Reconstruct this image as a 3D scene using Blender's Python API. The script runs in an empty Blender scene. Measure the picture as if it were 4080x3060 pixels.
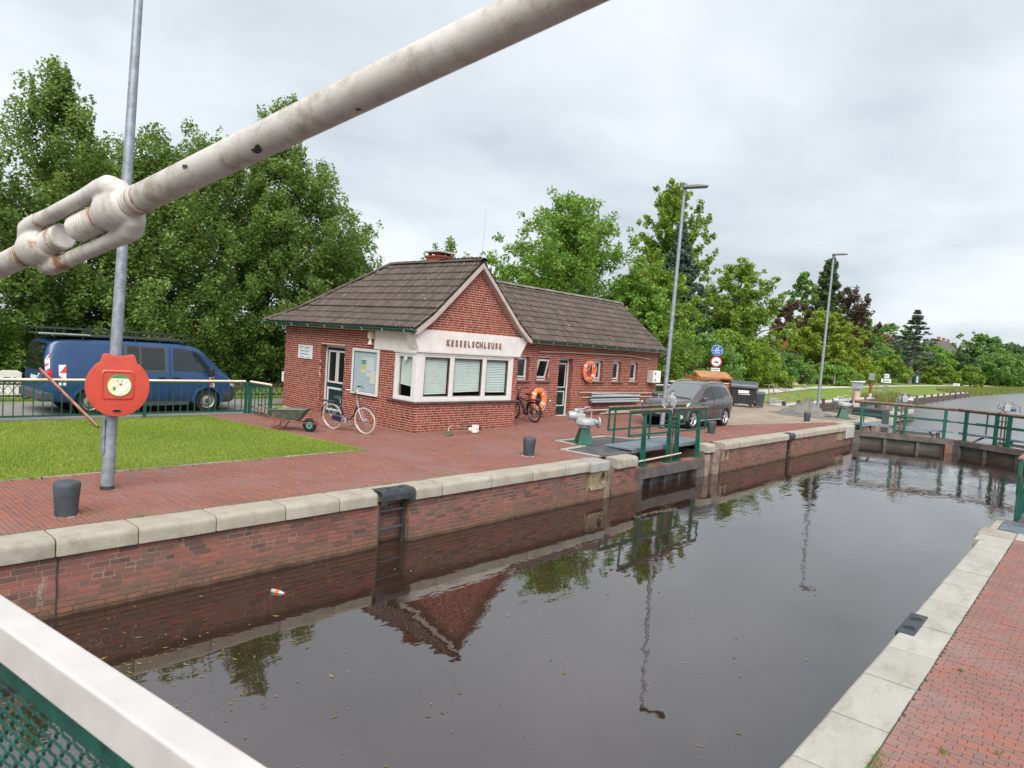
import bpy, bmesh, math, random
import numpy as np
from mathutils import Matrix, Vector, Euler

SC = bpy.context.scene
COL = SC.collection
R_ = math.radians

# ------------------------------------------------------------------ camera
CAM_LOC = (0.0, 0.0, 2.5)
cam_d = bpy.data.cameras.new('camera')
cam = bpy.data.objects.new('camera', cam_d)
COL.objects.link(cam)
ax_right = Vector((0.6627, -0.7456, 0.0702)).normalized()
ax_fwd = Vector((0.7487, 0.6604, -0.0560)).normalized()
ax_up = ax_right.cross(ax_fwd).normalized()
ax_right = ax_fwd.cross(ax_up).normalized()
mw = Matrix.Identity(4)
for i in range(3):
    mw[i][0] = ax_right[i]; mw[i][1] = ax_up[i]; mw[i][2] = -ax_fwd[i]; mw[i][3] = CAM_LOC[i]
cam.matrix_world = mw
cam_d.sensor_width = 36.0
cam_d.lens = 2700.0 / 4080.0 * 36.0
cam_d.clip_start = 0.05
cam_d.clip_end = 4000.0
cam_d.dof.use_dof = True
cam_d.dof.focus_distance = 18.0
cam_d.dof.aperture_fstop = 9.0
SC.camera = cam

# ------------------------------------------------------------------ sky and sun
SUN_EL, SUN_AZ = 48.0, 225.0          # azimuth measured from +X, counter-clockwise
world = bpy.data.worlds.new('World'); SC.world = world
world.use_nodes = True
wn = world.node_tree; wn.nodes.clear()
def wnode(t, **kw):
    n = wn.nodes.new(t)
    for a, b in kw.items(): setattr(n, a, b)
    return n
w_out = wnode('ShaderNodeOutputWorld'); w_bg = wnode('ShaderNodeBackground')
w_sky = wnode('ShaderNodeTexSky'); w_sky.sky_type = 'NISHITA'; w_sky.sun_disc = False
w_sky.sun_elevation = R_(SUN_EL); w_sky.sun_rotation = R_(90 - SUN_AZ)
w_tc = wnode('ShaderNodeTexCoord')
w_sep = wnode('ShaderNodeSeparateXYZ')
wn.links.new(w_tc.outputs['Generated'], w_sep.inputs[0])
def wmath(op, a, b=None):
    n = wnode('ShaderNodeMath', operation=op)
    for i, q in enumerate((a, b)):
        if q is None: continue
        if isinstance(q, (int, float)): n.inputs[i].default_value = q
        else: wn.links.new(q, n.inputs[i])
    return n.outputs[0]
zc = wmath('ADD', wmath('MAXIMUM', w_sep.outputs[2], 0.0), 0.22)     # a flat cloud deck seen in perspective
cxn = wmath('DIVIDE', w_sep.outputs[0], zc); cyn = wmath('DIVIDE', w_sep.outputs[1], zc)
w_cmb = wnode('ShaderNodeCombineXYZ')
wn.links.new(cxn, w_cmb.inputs[0]); wn.links.new(cyn, w_cmb.inputs[1])
def wnoise(scale, detail, rough, loc, dist=0.0):
    mp = wnode('ShaderNodeMapping'); mp.inputs['Location'].default_value = loc
    wn.links.new(w_cmb.outputs[0], mp.inputs[0])
    n = wnode('ShaderNodeTexNoise'); n.inputs['Scale'].default_value = scale
    n.inputs['Detail'].default_value = detail; n.inputs['Roughness'].default_value = rough
    n.inputs['Distortion'].default_value = dist
    wn.links.new(mp.outputs[0], n.inputs['Vector'])
    return n.outputs[0]
n1 = wnoise(0.75, 6, 0.5, (3.1, 7.4, 0.0), 0.25)
n2 = wnoise(2.6, 5, 0.55, (1.7, 2.2, 4.0), 0.2)
mixv = wmath('ADD', wmath('MULTIPLY', n1, 0.8), wmath('MULTIPLY', n2, 0.2))
w_ramp = wnode('ShaderNodeValToRGB')
cr = w_ramp.color_ramp
cr.elements[0].position = 0.36; cr.elements[0].color = (1.50, 1.65, 1.80, 1)
cr.elements[1].position = 0.62; cr.elements[1].color = (2.51, 2.63, 2.77, 1)
e = cr.elements.new(0.47); e.color = (1.95, 2.11, 2.26, 1)
e = cr.elements.new(0.55); e.color = (2.26, 2.40, 2.55, 1)
wn.links.new(mixv, w_ramp.inputs[0])
w_mix = wnode('ShaderNodeMixRGB'); w_mix.inputs[0].default_value = 0.965
wn.links.new(w_sky.outputs[0], w_mix.inputs[1]); wn.links.new(w_ramp.outputs[0], w_mix.inputs[2])
wn.links.new(w_mix.outputs[0], w_bg.inputs[0]); w_bg.inputs[1].default_value = 0.1
wn.links.new(w_bg.outputs[0], w_out.inputs[0])

sun_d = bpy.data.lights.new('sun', 'SUN'); sun = bpy.data.objects.new('sun', sun_d); COL.objects.link(sun)
sun_d.energy = 1.5; sun_d.angle = R_(55.0); sun_d.color = (1.0, 0.96, 0.9)
sdir = Vector((math.cos(R_(SUN_AZ)) * math.cos(R_(SUN_EL)), math.sin(R_(SUN_AZ)) * math.cos(R_(SUN_EL)), math.sin(R_(SUN_EL))))
sun.rotation_euler = sdir.to_track_quat('Z', 'Y').to_euler()
SC.view_settings.view_transform = 'Standard'
SC.view_settings.look = 'None'
SC.view_settings.gamma = 1.0
SC.view_settings.exposure = 1.9
SC.view_settings.use_curve_mapping = False
try:
    SC.cycles.max_bounces = 8; SC.cycles.transparent_max_bounces = 8
except Exception: pass

# ------------------------------------------------------------------ helpers
def tag(o, label=None, cat=None, group=None, kind=None):
    if label: o['label'] = label
    if cat: o['category'] = cat
    if group: o['group'] = group
    if kind: o['kind'] = kind
    return o
def thing(name, label, cat, loc=(0, 0, 0), rz=0.0, group=None):
    o = bpy.data.objects.new(name, None); COL.objects.link(o)
    o.empty_display_size = 0.2
    o.location = loc; o.rotation_euler = (0, 0, rz)
    return tag(o, label, cat, group)
def parent_world(o, p):
    o.parent = p
    M4 = Matrix.Translation(p.location) @ p.rotation_euler.to_matrix().to_4x4() if p.type == 'EMPTY' else Matrix.Identity(4)
    o.matrix_parent_inverse = M4.inverted()
def copy_tree(o, parent=None):
    c = o.copy(); COL.objects.link(c)
    if parent is not None:
        mpi = o.matrix_parent_inverse.copy(); c.parent = parent; c.matrix_parent_inverse = mpi
    for ch in list(o.children): copy_tree(ch, c)
    return c

class MB:
    def __init__(s): s.v = []; s.f = []
    def add(s, vs, fs):
        o = len(s.v); s.v += [tuple(p) for p in vs]; s.f += [tuple(i + o for i in f) for f in fs]; return s
    def box(s, x0, x1, y0, y1, z0, z1):
        return s.add([(x0,y0,z0),(x1,y0,z0),(x1,y1,z0),(x0,y1,z0),(x0,y0,z1),(x1,y0,z1),(x1,y1,z1),(x0,y1,z1)],
                     [(0,3,2,1),(4,5,6,7),(0,1,5,4),(1,2,6,5),(2,3,7,6),(3,0,4,7)])
    def obox(s, c, size, rot=None):
        a, b, d = [q / 2 for q in size]
        m = Euler(rot).to_matrix() if rot is not None else Matrix.Identity(3)
        vs = [Vector(c) + m @ Vector(q) for q in [(-a,-b,-d),(a,-b,-d),(a,b,-d),(-a,b,-d),(-a,-b,d),(a,-b,d),(a,b,d),(-a,b,d)]]
        return s.add(vs, [(0,3,2,1),(4,5,6,7),(0,1,5,4),(1,2,6,5),(2,3,7,6),(3,0,4,7)])
    def bar(s, p0, p1, w, h, up=(0, 0, 1)):
        p0, p1 = Vector(p0), Vector(p1); d = (p1 - p0).normalized()
        u = Vector(up); sd = d.cross(u)
        if sd.length < 1e-4: sd = d.cross(Vector((1, 0, 0)))
        sd.normalize(); u = sd.cross(d).normalized()
        vs = []
        for p in (p0, p1):
            for a, b in ((-1,-1),(1,-1),(1,1),(-1,1)): vs.append(p + sd * (a * w / 2) + u * (b * h / 2))
        return s.add(vs, [(0,3,2,1),(4,5,6,7),(0,1,5,4),(1,2,6,5),(2,3,7,6),(3,0,4,7)])
    def cyl(s, p0, p1, r0, r1=None, n=14, caps=True):
        r1 = r0 if r1 is None else r1
        p0, p1 = Vector(p0), Vector(p1); d = (p1 - p0).normalized()
        a = d.orthogonal().normalized(); b = d.cross(a)
        vs = []
        for p, r in ((p0, r0), (p1, r1)):
            for i in range(n):
                t = 2 * math.pi * i / n; vs.append(p + a * (r * math.cos(t)) + b * (r * math.sin(t)))
        fs = [(i, (i + 1) % n, n + (i + 1) % n, n + i) for i in range(n)]
        if caps: fs += [tuple(range(n - 1, -1, -1)), tuple(range(n, 2 * n))]
        return s.add(vs, fs)
    def tube(s, path, r, n=8, closed=False, caps=True):
        P = [Vector(p) for p in path]; m = len(P)
        rr = r if isinstance(r, (list, tuple)) else [r] * m
        prev = None; vs = []
        for i in range(m):
            if closed: d = (P[(i + 1) % m] - P[i - 1])
            else: d = P[min(i + 1, m - 1)] - P[max(i - 1, 0)]
            d.normalize()
            if prev is None: a = d.orthogonal().normalized()
            else:
                a = prev - d * prev.dot(d)
                a = a.normalized() if a.length > 1e-6 else d.orthogonal().normalized()
            prev = a; b = d.cross(a)
            for j in range(n):
                t = 2 * math.pi * j / n; vs.append(P[i] + a * (rr[i] * math.cos(t)) + b * (rr[i] * math.sin(t)))
        fs = []
        for i in range(m if closed else m - 1):
            k = (i + 1) % m
            for j in range(n): fs.append((i*n+j, i*n+(j+1)%n, k*n+(j+1)%n, k*n+j))
        if not closed and caps: fs += [tuple(range(n - 1, -1, -1)), tuple(range((m-1)*n, m*n))]
        return s.add(vs, fs)
    def prism(s, poly, axis, d0, d1):
        def pt(a, b, d): return {'x': (d, a, b), 'y': (a, d, b), 'z': (a, b, d)}[axis]
        n = len(poly); vs = [pt(a, b, d0) for a, b in poly] + [pt(a, b, d1) for a, b in poly]
        fs = [(i, (i+1) % n, n + (i+1) % n, n + i) for i in range(n)] + [tuple(range(n-1, -1, -1)), tuple(range(n, 2*n))]
        return s.add(vs, fs)
    def lathe(s, prof, c=(0, 0, 0), ax=(0, 0, 1), n=24, caps=True):
        d = Vector(ax).normalized(); a = d.orthogonal().normalized(); b = d.cross(a); c = Vector(c); vs = []
        for r, z in prof:
            for i in range(n):
                t = 2*math.pi*i/n; vs.append(c + d*z + a*(r*math.cos(t)) + b*(r*math.sin(t)))
        fs = []
        for k in range(len(prof) - 1):
            for i in range(n): fs.append((k*n+i, k*n+(i+1)%n, (k+1)*n+(i+1)%n, (k+1)*n+i))
        if caps: fs += [tuple(range(n-1, -1, -1)), tuple(range((len(prof)-1)*n, len(prof)*n))]
        return s.add(vs, fs)
    def torus(s, c, ax, R, r, n=32, m=10, a0=0.0, a1=None, sx=1.0, sy=1.0, xdir=None):
        d = Vector(ax).normalized()
        a = Vector(xdir).normalized() if xdir is not None else d.orthogonal().normalized()
        b = d.cross(a); c = Vector(c)
        full = a1 is None; a1 = 2*math.pi if full else a1
        path = [c + a*(R*sx*math.cos(t)) + b*(R*sy*math.sin(t)) for t in [a0 + (a1-a0)*i/(n if full else n-1) for i in range(n)]]
        return s.tube(path, r, m, closed=full)
    def xform(s, m): s.v = [tuple(m @ Vector(p)) for p in s.v]; return s
    def mesh(s, name):
        me = bpy.data.meshes.new(name); me.from_pydata(s.v, [], s.f); me.update()
        bm = bmesh.new(); bm.from_mesh(me); bmesh.ops.recalc_face_normals(bm, faces=bm.faces); bm.to_mesh(me); bm.free()
        return me
    def build(s, name, mat, parent=None, smooth=None, bevel=0.0, seg=2, world=False, kind=None, subsurf=0):
        me = s.mesh(name); me.materials.append(M[mat] if isinstance(mat, str) else mat)
        o = bpy.data.objects.new(name, me); COL.objects.link(o)
        if parent is not None:
            if world: parent_world(o, parent)
            else: o.parent = parent
        if smooth is not None:
            me.shade_smooth()
            if smooth < 180: me.set_sharp_from_angle(angle=R_(smooth))
        if bevel > 0:
            b = o.modifiers.new('bevel', 'BEVEL'); b.width = bevel; b.segments = seg; b.limit_method = 'ANGLE'; b.angle_limit = R_(35); b.harden_normals = False
        if subsurf:
            q = o.modifiers.new('sub', 'SUBSURF'); q.levels = subsurf; q.render_levels = subsurf
        if kind: o['kind'] = kind
        return o

def np_mesh(name, V, F, mat, parent=None, kind=None, smooth=False, attr=None, world=False):
    """V (n,3), F (m,k) uniform polygons"""
    V = np.asarray(V, dtype=np.float32); F = np.asarray(F, dtype=np.int32)
    me = bpy.data.meshes.new(name)
    me.vertices.add(len(V)); me.vertices.foreach_set('co', V.ravel())
    k = F.shape[1]
    me.loops.add(F.size); me.loops.foreach_set('vertex_index', F.ravel())
    me.polygons.add(len(F)); me.polygons.foreach_set('loop_start', np.arange(0, F.size, k, dtype=np.int32))
    try: me.polygons.foreach_set('loop_total', np.full(len(F), k, dtype=np.int32))
    except Exception: pass
    me.update(calc_edges=True)
    if attr is not None:
        a = me.attributes.new('tint', 'FLOAT', 'POINT'); a.data.foreach_set('value', np.asarray(attr, dtype=np.float32))
    if smooth:
        me.shade_smooth(); me.set_sharp_from_angle(angle=R_(50))
    else: me.shade_flat()
    me.materials.append(M[mat] if isinstance(mat, str) else mat)
    o = bpy.data.objects.new(name, me); COL.objects.link(o)
    if parent is not None:
        if world: parent_world(o, parent)
        else: o.parent = parent
    if kind: o['kind'] = kind
    return o

# ------------------------------------------------------------------ materials
M = {}
class NT:
    def __init__(s, name):
        s.m = bpy.data.materials.new(name); s.m.use_nodes = True; s.t = s.m.node_tree
        s.b = s.t.nodes['Principled BSDF']; s.out = s.t.nodes['Material Output']; M[name] = s.m
    def n(s, typ, **kw):
        q = s.t.nodes.new(typ)
        for a, b in kw.items(): setattr(q, a, b)
        return q
    def l(s, a, b): s.t.links.new(a, b)
    def math(s, op, a, b=None, c=None, clamp=False):
        q = s.n('ShaderNodeMath', operation=op); q.use_clamp = clamp
        for i, v in enumerate((a, b, c)):
            if v is None: continue
            if isinstance(v, (int, float)): q.inputs[i].default_value = v
            else: s.l(v, q.inputs[i])
        return q.outputs[0]
    def coord(s, kind='Object', scale=None):
        tc = s.n('ShaderNodeTexCoord'); o = tc.outputs[kind]
        if scale is not None:
            mp = s.n('ShaderNodeMapping'); mp.inputs['Scale'].default_value = scale; s.l(o, mp.inputs[0]); o = mp.outputs[0]
        return o
    def pos(s, scale=None):
        g = s.n('ShaderNodeNewGeometry'); o = g.outputs['Position']
        if scale is not None:
            mp = s.n('ShaderNodeMapping'); mp.inputs['Scale'].default_value = scale; s.l(o, mp.inputs[0]); o = mp.outputs[0]
        return o
    def noise(s, vec, scale, detail=4, rough=0.55, dist=0.0):
        q = s.n('ShaderNodeTexNoise'); q.inputs['Scale'].default_value = scale; q.inputs['Detail'].default_value = detail
        q.inputs['Roughness'].default_value = rough; q.inputs['Distortion'].default_value = dist; s.l(vec, q.inputs['Vector']); return q.outputs[0]
    def ramp(s, fac, stops):
        q = s.n('ShaderNodeValToRGB'); els = q.color_ramp.elements
        for i, (p, c) in enumerate(stops):
            el = els[i] if i < 2 else els.new(p)
            el.position = p; el.color = (*c, 1) if len(c) == 3 else c
        s.l(fac, q.inputs[0]); return q.outputs[0]
    def mix(s, fac, a, b, blend='MIX'):
        q = s.n('ShaderNodeMixRGB', blend_type=blend)
        for i, v in enumerate((fac, a, b)):
            if isinstance(v, (int, float)): q.inputs[i].default_value = v
            elif isinstance(v, tuple): q.inputs[i].default_value = (*v, 1) if len(v) == 3 else v
            else: s.l(v, q.inputs[i])
        return q.outputs[0]
    def bump(s, height, strength, dist=0.01):
        q = s.n('ShaderNodeBump'); q.inputs['Strength'].default_value = strength; q.inputs['Distance'].default_value = dist
        s.l(height, q.inputs['Height']); s.l(q.outputs[0], s.b.inputs['Normal']); return q
    def rnd(s):
        oi = s.n('ShaderNodeObjectInfo'); g = s.n('ShaderNodeNewGeometry')
        return s.math('FRACT', s.math('ADD', oi.outputs['Random'], g.outputs['Random Per Island']))
    def set(s, **kw):
        for a, v in kw.items():
            i = s.b.inputs[a.replace('_', ' ')]
            if isinstance(v, (int, float)): i.default_value = v
            elif isinstance(v, tuple): i.default_value = (*v, 1) if len(v) == 3 else v
            else: s.l(v, i)
        return s

def simple(name, col, rough=0.6, metal=0.0, var=0.12, scale=6.0, bump=0.0, bscale=40.0, coat=0.0, dirt=None, dirt_amt=0.5):
    t = NT(name); c = t.coord('Object')
    n = t.noise(c, scale, 5)
    lo = tuple(max(0, q * (1 - var * 1.6)) for q in col); hi = tuple(min(1, q * (1 + var * 1.4)) for q in col)
    base = t.ramp(n, [(0.3, lo), (0.7, hi)])
    if dirt is not None:
        d = t.noise(c, scale * 0.7, 8, 0.7)
        base = t.mix(t.ramp(d, [(0.55, (0, 0, 0)), (0.72, (dirt_amt,) * 3)]), base, dirt)
    rn = t.ramp(n, [(0.2, (max(0, rough - .08),) * 3), (0.8, (min(1, rough + .1),) * 3)])
    t.set(Base_Color=base, Roughness=rn, Metallic=metal)
    if coat: t.set(Coat_Weight=coat, Coat_Roughness=0.03, Coat_IOR=1.6)
    if bump: t.bump(t.noise(c, bscale, 4), bump, 0.005)
    return t

simple('white_frame', (0.60, 0.59, 0.585), 0.35, var=0.03)
simple('barge_paint', (0.40, 0.335, 0.31), 0.6, var=0.08, bump=0.05, dirt=(0.3, 0.26, 0.22), dirt_amt=0.3)
simple('white_paint', (0.66, 0.64, 0.62), 0.55, var=0.05, bump=0.05, dirt=(0.5, 0.46, 0.4), dirt_amt=0.25)
simple('pale_stucco', (0.62, 0.595, 0.57), 0.8, var=0.05, scale=3, bump=0.15, bscale=60, dirt=(0.45, 0.42, 0.38), dirt_amt=0.3)
simple('cream_rail', (0.66, 0.56, 0.45), 0.5, var=0.08, dirt=(0.35, 0.28, 0.2), dirt_amt=0.35)
simple('green_paint', (0.007, 0.078, 0.052), 0.4, var=0.2, scale=4, dirt=(0.03, 0.09, 0.07), dirt_amt=0.5)
simple('dark_green', (0.006, 0.035, 0.028), 0.35, var=0.15)
simple('galv_dark', (0.095, 0.105, 0.12), 0.5, metal=0.3, var=0.2)
simple('galvanised', (0.24, 0.27, 0.31), 0.45, metal=0.35, var=0.18, scale=9, bump=0.04)
simple('lamp_grey', (0.16, 0.17, 0.18), 0.45, metal=0.3, var=0.1)
simple('deck_steel', (0.18, 0.23, 0.27), 0.5, metal=0.3, var=0.15, bump=0.1, bscale=90)
simple('dark_plate', (0.085, 0.085, 0.09), 0.45, metal=0.2, var=0.25, scale=3, bump=0.15, bscale=50, dirt=(0.12, 0.10, 0.08))
simple('black_iron', (0.030, 0.034, 0.040), 0.5, var=0.3, bump=0.15, bscale=30)
simple('bollard_grey', (0.045, 0.055, 0.065), 0.65, var=0.22, scale=5, bump=0.12, bscale=45)
simple('grey_cast', (0.33, 0.345, 0.35), 0.42, metal=0.2, var=0.08, scale=5, dirt=(0.25, 0.23, 0.2), dirt_amt=0.4)
simple('gate_steel', (0.085, 0.078, 0.075), 0.5, var=0.3, scale=3, bump=0.1, dirt=(0.10, 0.055, 0.04), dirt_amt=0.8)
simple('gate_wood', (0.16, 0.075, 0.055), 0.75, var=0.3, scale=3, bump=0.2)
simple('timber_grey', (0.20, 0.15, 0.12), 0.85, var=0.35, scale=5, bump=0.3, bscale=25)
simple('rail_wood', (0.20, 0.105, 0.07), 0.65, var=0.3, scale=7, bump=0.15, dirt=(0.30, 0.24, 0.2), dirt_amt=0.6)
simple('plank_wood', (0.26, 0.115, 0.075), 0.7, var=0.3, scale=5, bump=0.15)
simple('rubber', (0.012, 0.012, 0.013), 0.75, var=0.2, scale=20)
simple('black_plastic', (0.014, 0.015, 0.017), 0.42, var=0.2)
simple('dark_cavity', (0.010, 0.010, 0.011), 0.9, var=0.1)
simple('alu_rim', (0.55, 0.55, 0.56), 0.3, metal=0.8, var=0.08)
simple('chrome', (0.7, 0.7, 0.7), 0.2, metal=1.0, var=0.04)
simple('steel_rim', (0.34, 0.31, 0.27), 0.45, metal=0.4, var=0.15)
simple('bumper_grey', (0.055, 0.06, 0.068), 0.6, var=0.1)
simple('red_plastic', (0.43, 0.052, 0.030), 0.42, var=0.07, scale=4, dirt=(0.38, 0.05, 0.035), dirt_amt=0.5)
simple('orange_ring', (0.80, 0.105, 0.030), 0.5, var=0.10)
simple('bright_orange_ring', (0.85, 0.17, 0.015), 0.5, var=0.10)
simple('reflective_tape', (0.62, 0.50, 0.44), 0.45, var=0.06)
simple('rope', (0.55, 0.48, 0.42), 0.9, var=0.15)
simple('orange_container', (0.34, 0.105, 0.028), 0.6, var=0.2, scale=3, dirt=(0.30, 0.16, 0.08), dirt_amt=0.7)
simple('container_lid', (0.30, 0.155, 0.07), 0.65, var=0.2, scale=3, dirt=(0.3, 0.2, 0.12))
simple('bin_plastic', (0.018, 0.020, 0.024), 0.45, var=0.2, scale=3)
simple('bin_lid', (0.045, 0.055, 0.068), 0.4, var=0.15, scale=3)
simple('barrow_tray', (0.115, 0.125, 0.105), 0.55, metal=0.2, var=0.2, scale=5, dirt=(0.14, 0.07, 0.04), dirt_amt=0.8)
simple('rust_frame', (0.19, 0.055, 0.032), 0.75, var=0.3, scale=9)
simple('teal_rim', (0.10, 0.36, 0.35), 0.5, var=0.1)
simple('bike_navy', (0.022, 0.026, 0.065), 0.3, var=0.1, coat=0.3)
simple('bike_silver', (0.45, 0.42, 0.50), 0.35, metal=0.4, var=0.1)
simple('tyre_cream', (0.50, 0.42, 0.34), 0.8, var=0.1)
simple('grey_pipe', (0.30, 0.34, 0.36), 0.5, var=0.08)
simple('cabinet_white', (0.70, 0.69, 0.66), 0.5, var=0.04)
simple('cabinet_side', (0.42, 0.40, 0.38), 0.5, var=0.04)
simple('pole_beige', (0.42, 0.36, 0.29), 0.7, var=0.1)
simple('brown_letter', (0.20, 0.105, 0.058), 0.6, var=0.2, scale=12)
simple('blind_slat', (0.62, 0.68, 0.66), 0.5, var=0.05)
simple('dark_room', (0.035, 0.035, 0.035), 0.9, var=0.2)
simple('sill_brown', (0.105, 0.060, 0.055), 0.5, var=0.2)
simple('notice_back', (0.42, 0.50, 0.55), 0.6, var=0.03)
simple('paper', (0.66, 0.62, 0.52), 0.8, var=0.06, scale=25)
simple('ink', (0.03, 0.03, 0.035), 0.7, var=0.1)
simple('sign_white', (0.62, 0.65, 0.67), 0.4, var=0.03)
simple('sign_blue', (0.012, 0.10, 0.42), 0.4, var=0.05)
simple('sign_red', (0.50, 0.025, 0.025), 0.4, var=0.05)
simple('sticker_pale', (0.60, 0.57, 0.33), 0.5, var=0.06)
simple('sign_yellow', (0.65, 0.50, 0.10), 0.5, var=0.1)
simple('sign_green', (0.03, 0.24, 0.07), 0.5, var=0.1)
simple('sign_sky', (0.05, 0.33, 0.55), 0.5, var=0.1)
simple('roof_red_far', (0.42, 0.085, 0.035), 0.8, var=0.15, scale=2)
simple('roof_dark_far', (0.085, 0.070, 0.065), 0.8, var=0.2, scale=1)
simple('wall_brick_far', (0.30, 0.15, 0.095), 0.85, var=0.2, scale=1)
simple('wall_pale_far', (0.55, 0.53, 0.50), 0.85, var=0.1, scale=1)
simple('concrete', (0.40, 0.38, 0.34), 0.85, var=0.15, scale=3, bump=0.2, bscale=30, dirt=(0.22, 0.2, 0.16))
simple('pink_concrete', (0.46, 0.33, 0.28), 0.85, var=0.15, scale=3, bump=0.2, bscale=30)
simple('kerb_grey', (0.30, 0.29, 0.27), 0.85, var=0.2, scale=3, bump=0.2, bscale=30)
simple('bark', (0.085, 0.065, 0.05), 0.9, var=0.35, scale=6, bump=0.5, bscale=20)
simple('bark_grey', (0.17, 0.14, 0.12), 0.9, var=0.3, scale=6, bump=0.5, bscale=20)
simple('trimmer_white', (0.66, 0.62, 0.56), 0.45, var=0.08)
simple('trimmer_shaft', (0.40, 0.33, 0.25), 0.4, metal=0.4, var=0.1)
simple('olive', (0.08, 0.085, 0.04), 0.6, var=0.2)
simple('bottle_grey', (0.35, 0.36, 0.36), 0.15, var=0.05)
simple('blue_motor', (0.035, 0.075, 0.16), 0.45, var=0.1)
simple('tape_red', (0.55, 0.03, 0.02), 0.45, var=0.05)
simple('tail_red', (0.38, 0.010, 0.012), 0.15, var=0.05)
simple('lamp_clear', (0.62, 0.64, 0.60), 0.12, metal=0.3, var=0.1, scale=18)

# vehicle paint
t = simple('van_blue', (0.012, 0.048, 0.135), 0.32, var=0.06, scale=2, coat=0.45)
t = simple('suv_grey', (0.072, 0.063, 0.060), 0.32, metal=0.25, var=0.04, scale=2, coat=0.8)
# glass
def glass(name, col, rough=0.03, alpha=1.0, ior=1.5):
    t = NT(name); t.set(Base_Color=col, Roughness=rough, IOR=ior)
    if alpha < 1:
        tr = t.n('ShaderNodeBsdfTransparent'); tr.inputs[0].default_value = (0.93, 0.96, 0.95, 1)
        mx = t.n('ShaderNodeMixShader'); mx.inputs[0].default_value = alpha
        t.l(tr.outputs[0], mx.inputs[1]); t.l(t.b.outputs[0], mx.inputs[2]); t.l(mx.outputs[0], t.out.inputs[0])
glass('car_glass', (0.016, 0.022, 0.021), 0.02, 0.72, 1.7)
glass('windscreen_glass', (0.13, 0.14, 0.145), 0.03, 0.8, 2.9)  # pale base colour imitates sky reflected in the windscreen
glass('van_dark_glass', (0.008, 0.009, 0.010), 0.04, 0.9)
glass('window_glass', (0.02, 0.025, 0.025), 0.02, 0.10)

# bricks
def brick_mat(name, stops, rough=0.85, stain=None, bump=0.4, grain=0.35, soil=None):
    t = NT(name); p = t.pos()
    r = t.rnd()
    base = t.ramp(r, stops)
    g = t.noise(p, 55, 4, 0.6)
    base = t.mix(grain, base, t.ramp(g, [(0.25, (0.35,) * 3), (0.75, (1.0,) * 3)]), 'MULTIPLY')
    big = t.noise(p, 0.9, 5, 0.6)
    base = t.mix(0.3, base, t.ramp(big, [(0.3, (0.6,) * 3), (0.7, (1.15,) * 3)]), 'MULTIPLY')
    if soil is not None:
        n = t.noise(p, soil[1], 7, 0.65)
        base = t.mix(t.ramp(n, [(soil[2], (0, 0, 0)), (soil[2] + .14, (soil[3],) * 3)]), base, soil[0])
    if stain == 'waterline':
        sx = t.n('ShaderNodeSeparateXYZ'); t.l(p, sx.inputs[0])
        zz = t.math('ADD', sx.outputs[2], t.math('MULTIPLY', t.noise(p, 3.0, 6, 0.65), 0.22))
        f = t.ramp(zz, [(0.0, (1, 1, 1)), (1.0, (0, 0, 0))])
        mr = t.n('ShaderNodeMapRange'); mr.inputs[1].default_value = -0.80; mr.inputs[2].default_value = -0.50
        mr.inputs[3].default_value = 0.85; mr.inputs[4].default_value = 0.0; t.l(zz, mr.inputs[0])
        base = t.mix(mr.outputs[0], base, (0.165, 0.098, 0.062))
        mr2 = t.n('ShaderNodeMapRange'); mr2.inputs[1].default_value = -0.86; mr2.inputs[2].default_value = -0.74
        mr2.inputs[3].default_value = 1.0; mr2.inputs[4].default_value = 0.0; t.l(zz, mr2.inputs[0])
        base = t.mix(mr2.outputs[0], base, (0.012, 0.011, 0.007))
        wn_ = t.noise(t.pos((1.2, 1.2, 0.35)), 2.6, 8, 0.72)
        base = t.mix(t.ramp(wn_, [(0.63, (0, 0, 0)), (0.70, (0.55,) * 3)]), base, (0.34, 0.30, 0.27))
    t.set(Base_Color=base, Roughness=rough, Specular_IOR_Level=0.3)
    t.bump(t.noise(p, 90, 3), bump, 0.003)
    return t
brick_mat('house_brick', [(0.0, (0.165, 0.036, 0.024)), (0.35, (0.22, 0.046, 0.030)), (0.75, (0.26, 0.055, 0.036)), (1.0, (0.295, 0.070, 0.046))], grain=0.25, bump=0.2)
brick_mat('lock_brick', [(0.0, (0.10, 0.070, 0.062)), (0.25, (0.155, 0.088, 0.074)), (0.5, (0.22, 0.098, 0.078)), (0.8, (0.27, 0.105, 0.082)), (1.0, (0.31, 0.112, 0.087))], stain='waterline',
          soil=((0.14, 0.095, 0.076), 1.6, 0.50, 0.8))
brick_mat('paving_brick', [(0.0, (0.195, 0.103, 0.083)), (0.25, (0.225, 0.101, 0.079)), (0.6, (0.25, 0.102, 0.078)), (1.0, (0.275, 0.110, 0.082))], rough=0.7, grain=.25,
          soil=((0.215, 0.118, 0.100), 0.6, 0.46, 0.75))
brick_mat('paving_brick_pale', [(0.0, (0.205, 0.130, 0.118)), (0.3, (0.232, 0.130, 0.112)), (0.55, (0.258, 0.128, 0.105)), (0.85, (0.282, 0.126, 0.099)), (1.0, (0.305, 0.120, 0.090))], rough=0.7,
          soil=((0.235, 0.150, 0.135), 1.7, 0.50, 0.65))
brick_mat('far_brick', [(0.0, (0.17, 0.08, 0.06)), (1.0, (0.30, 0.12, 0.085))])
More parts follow.
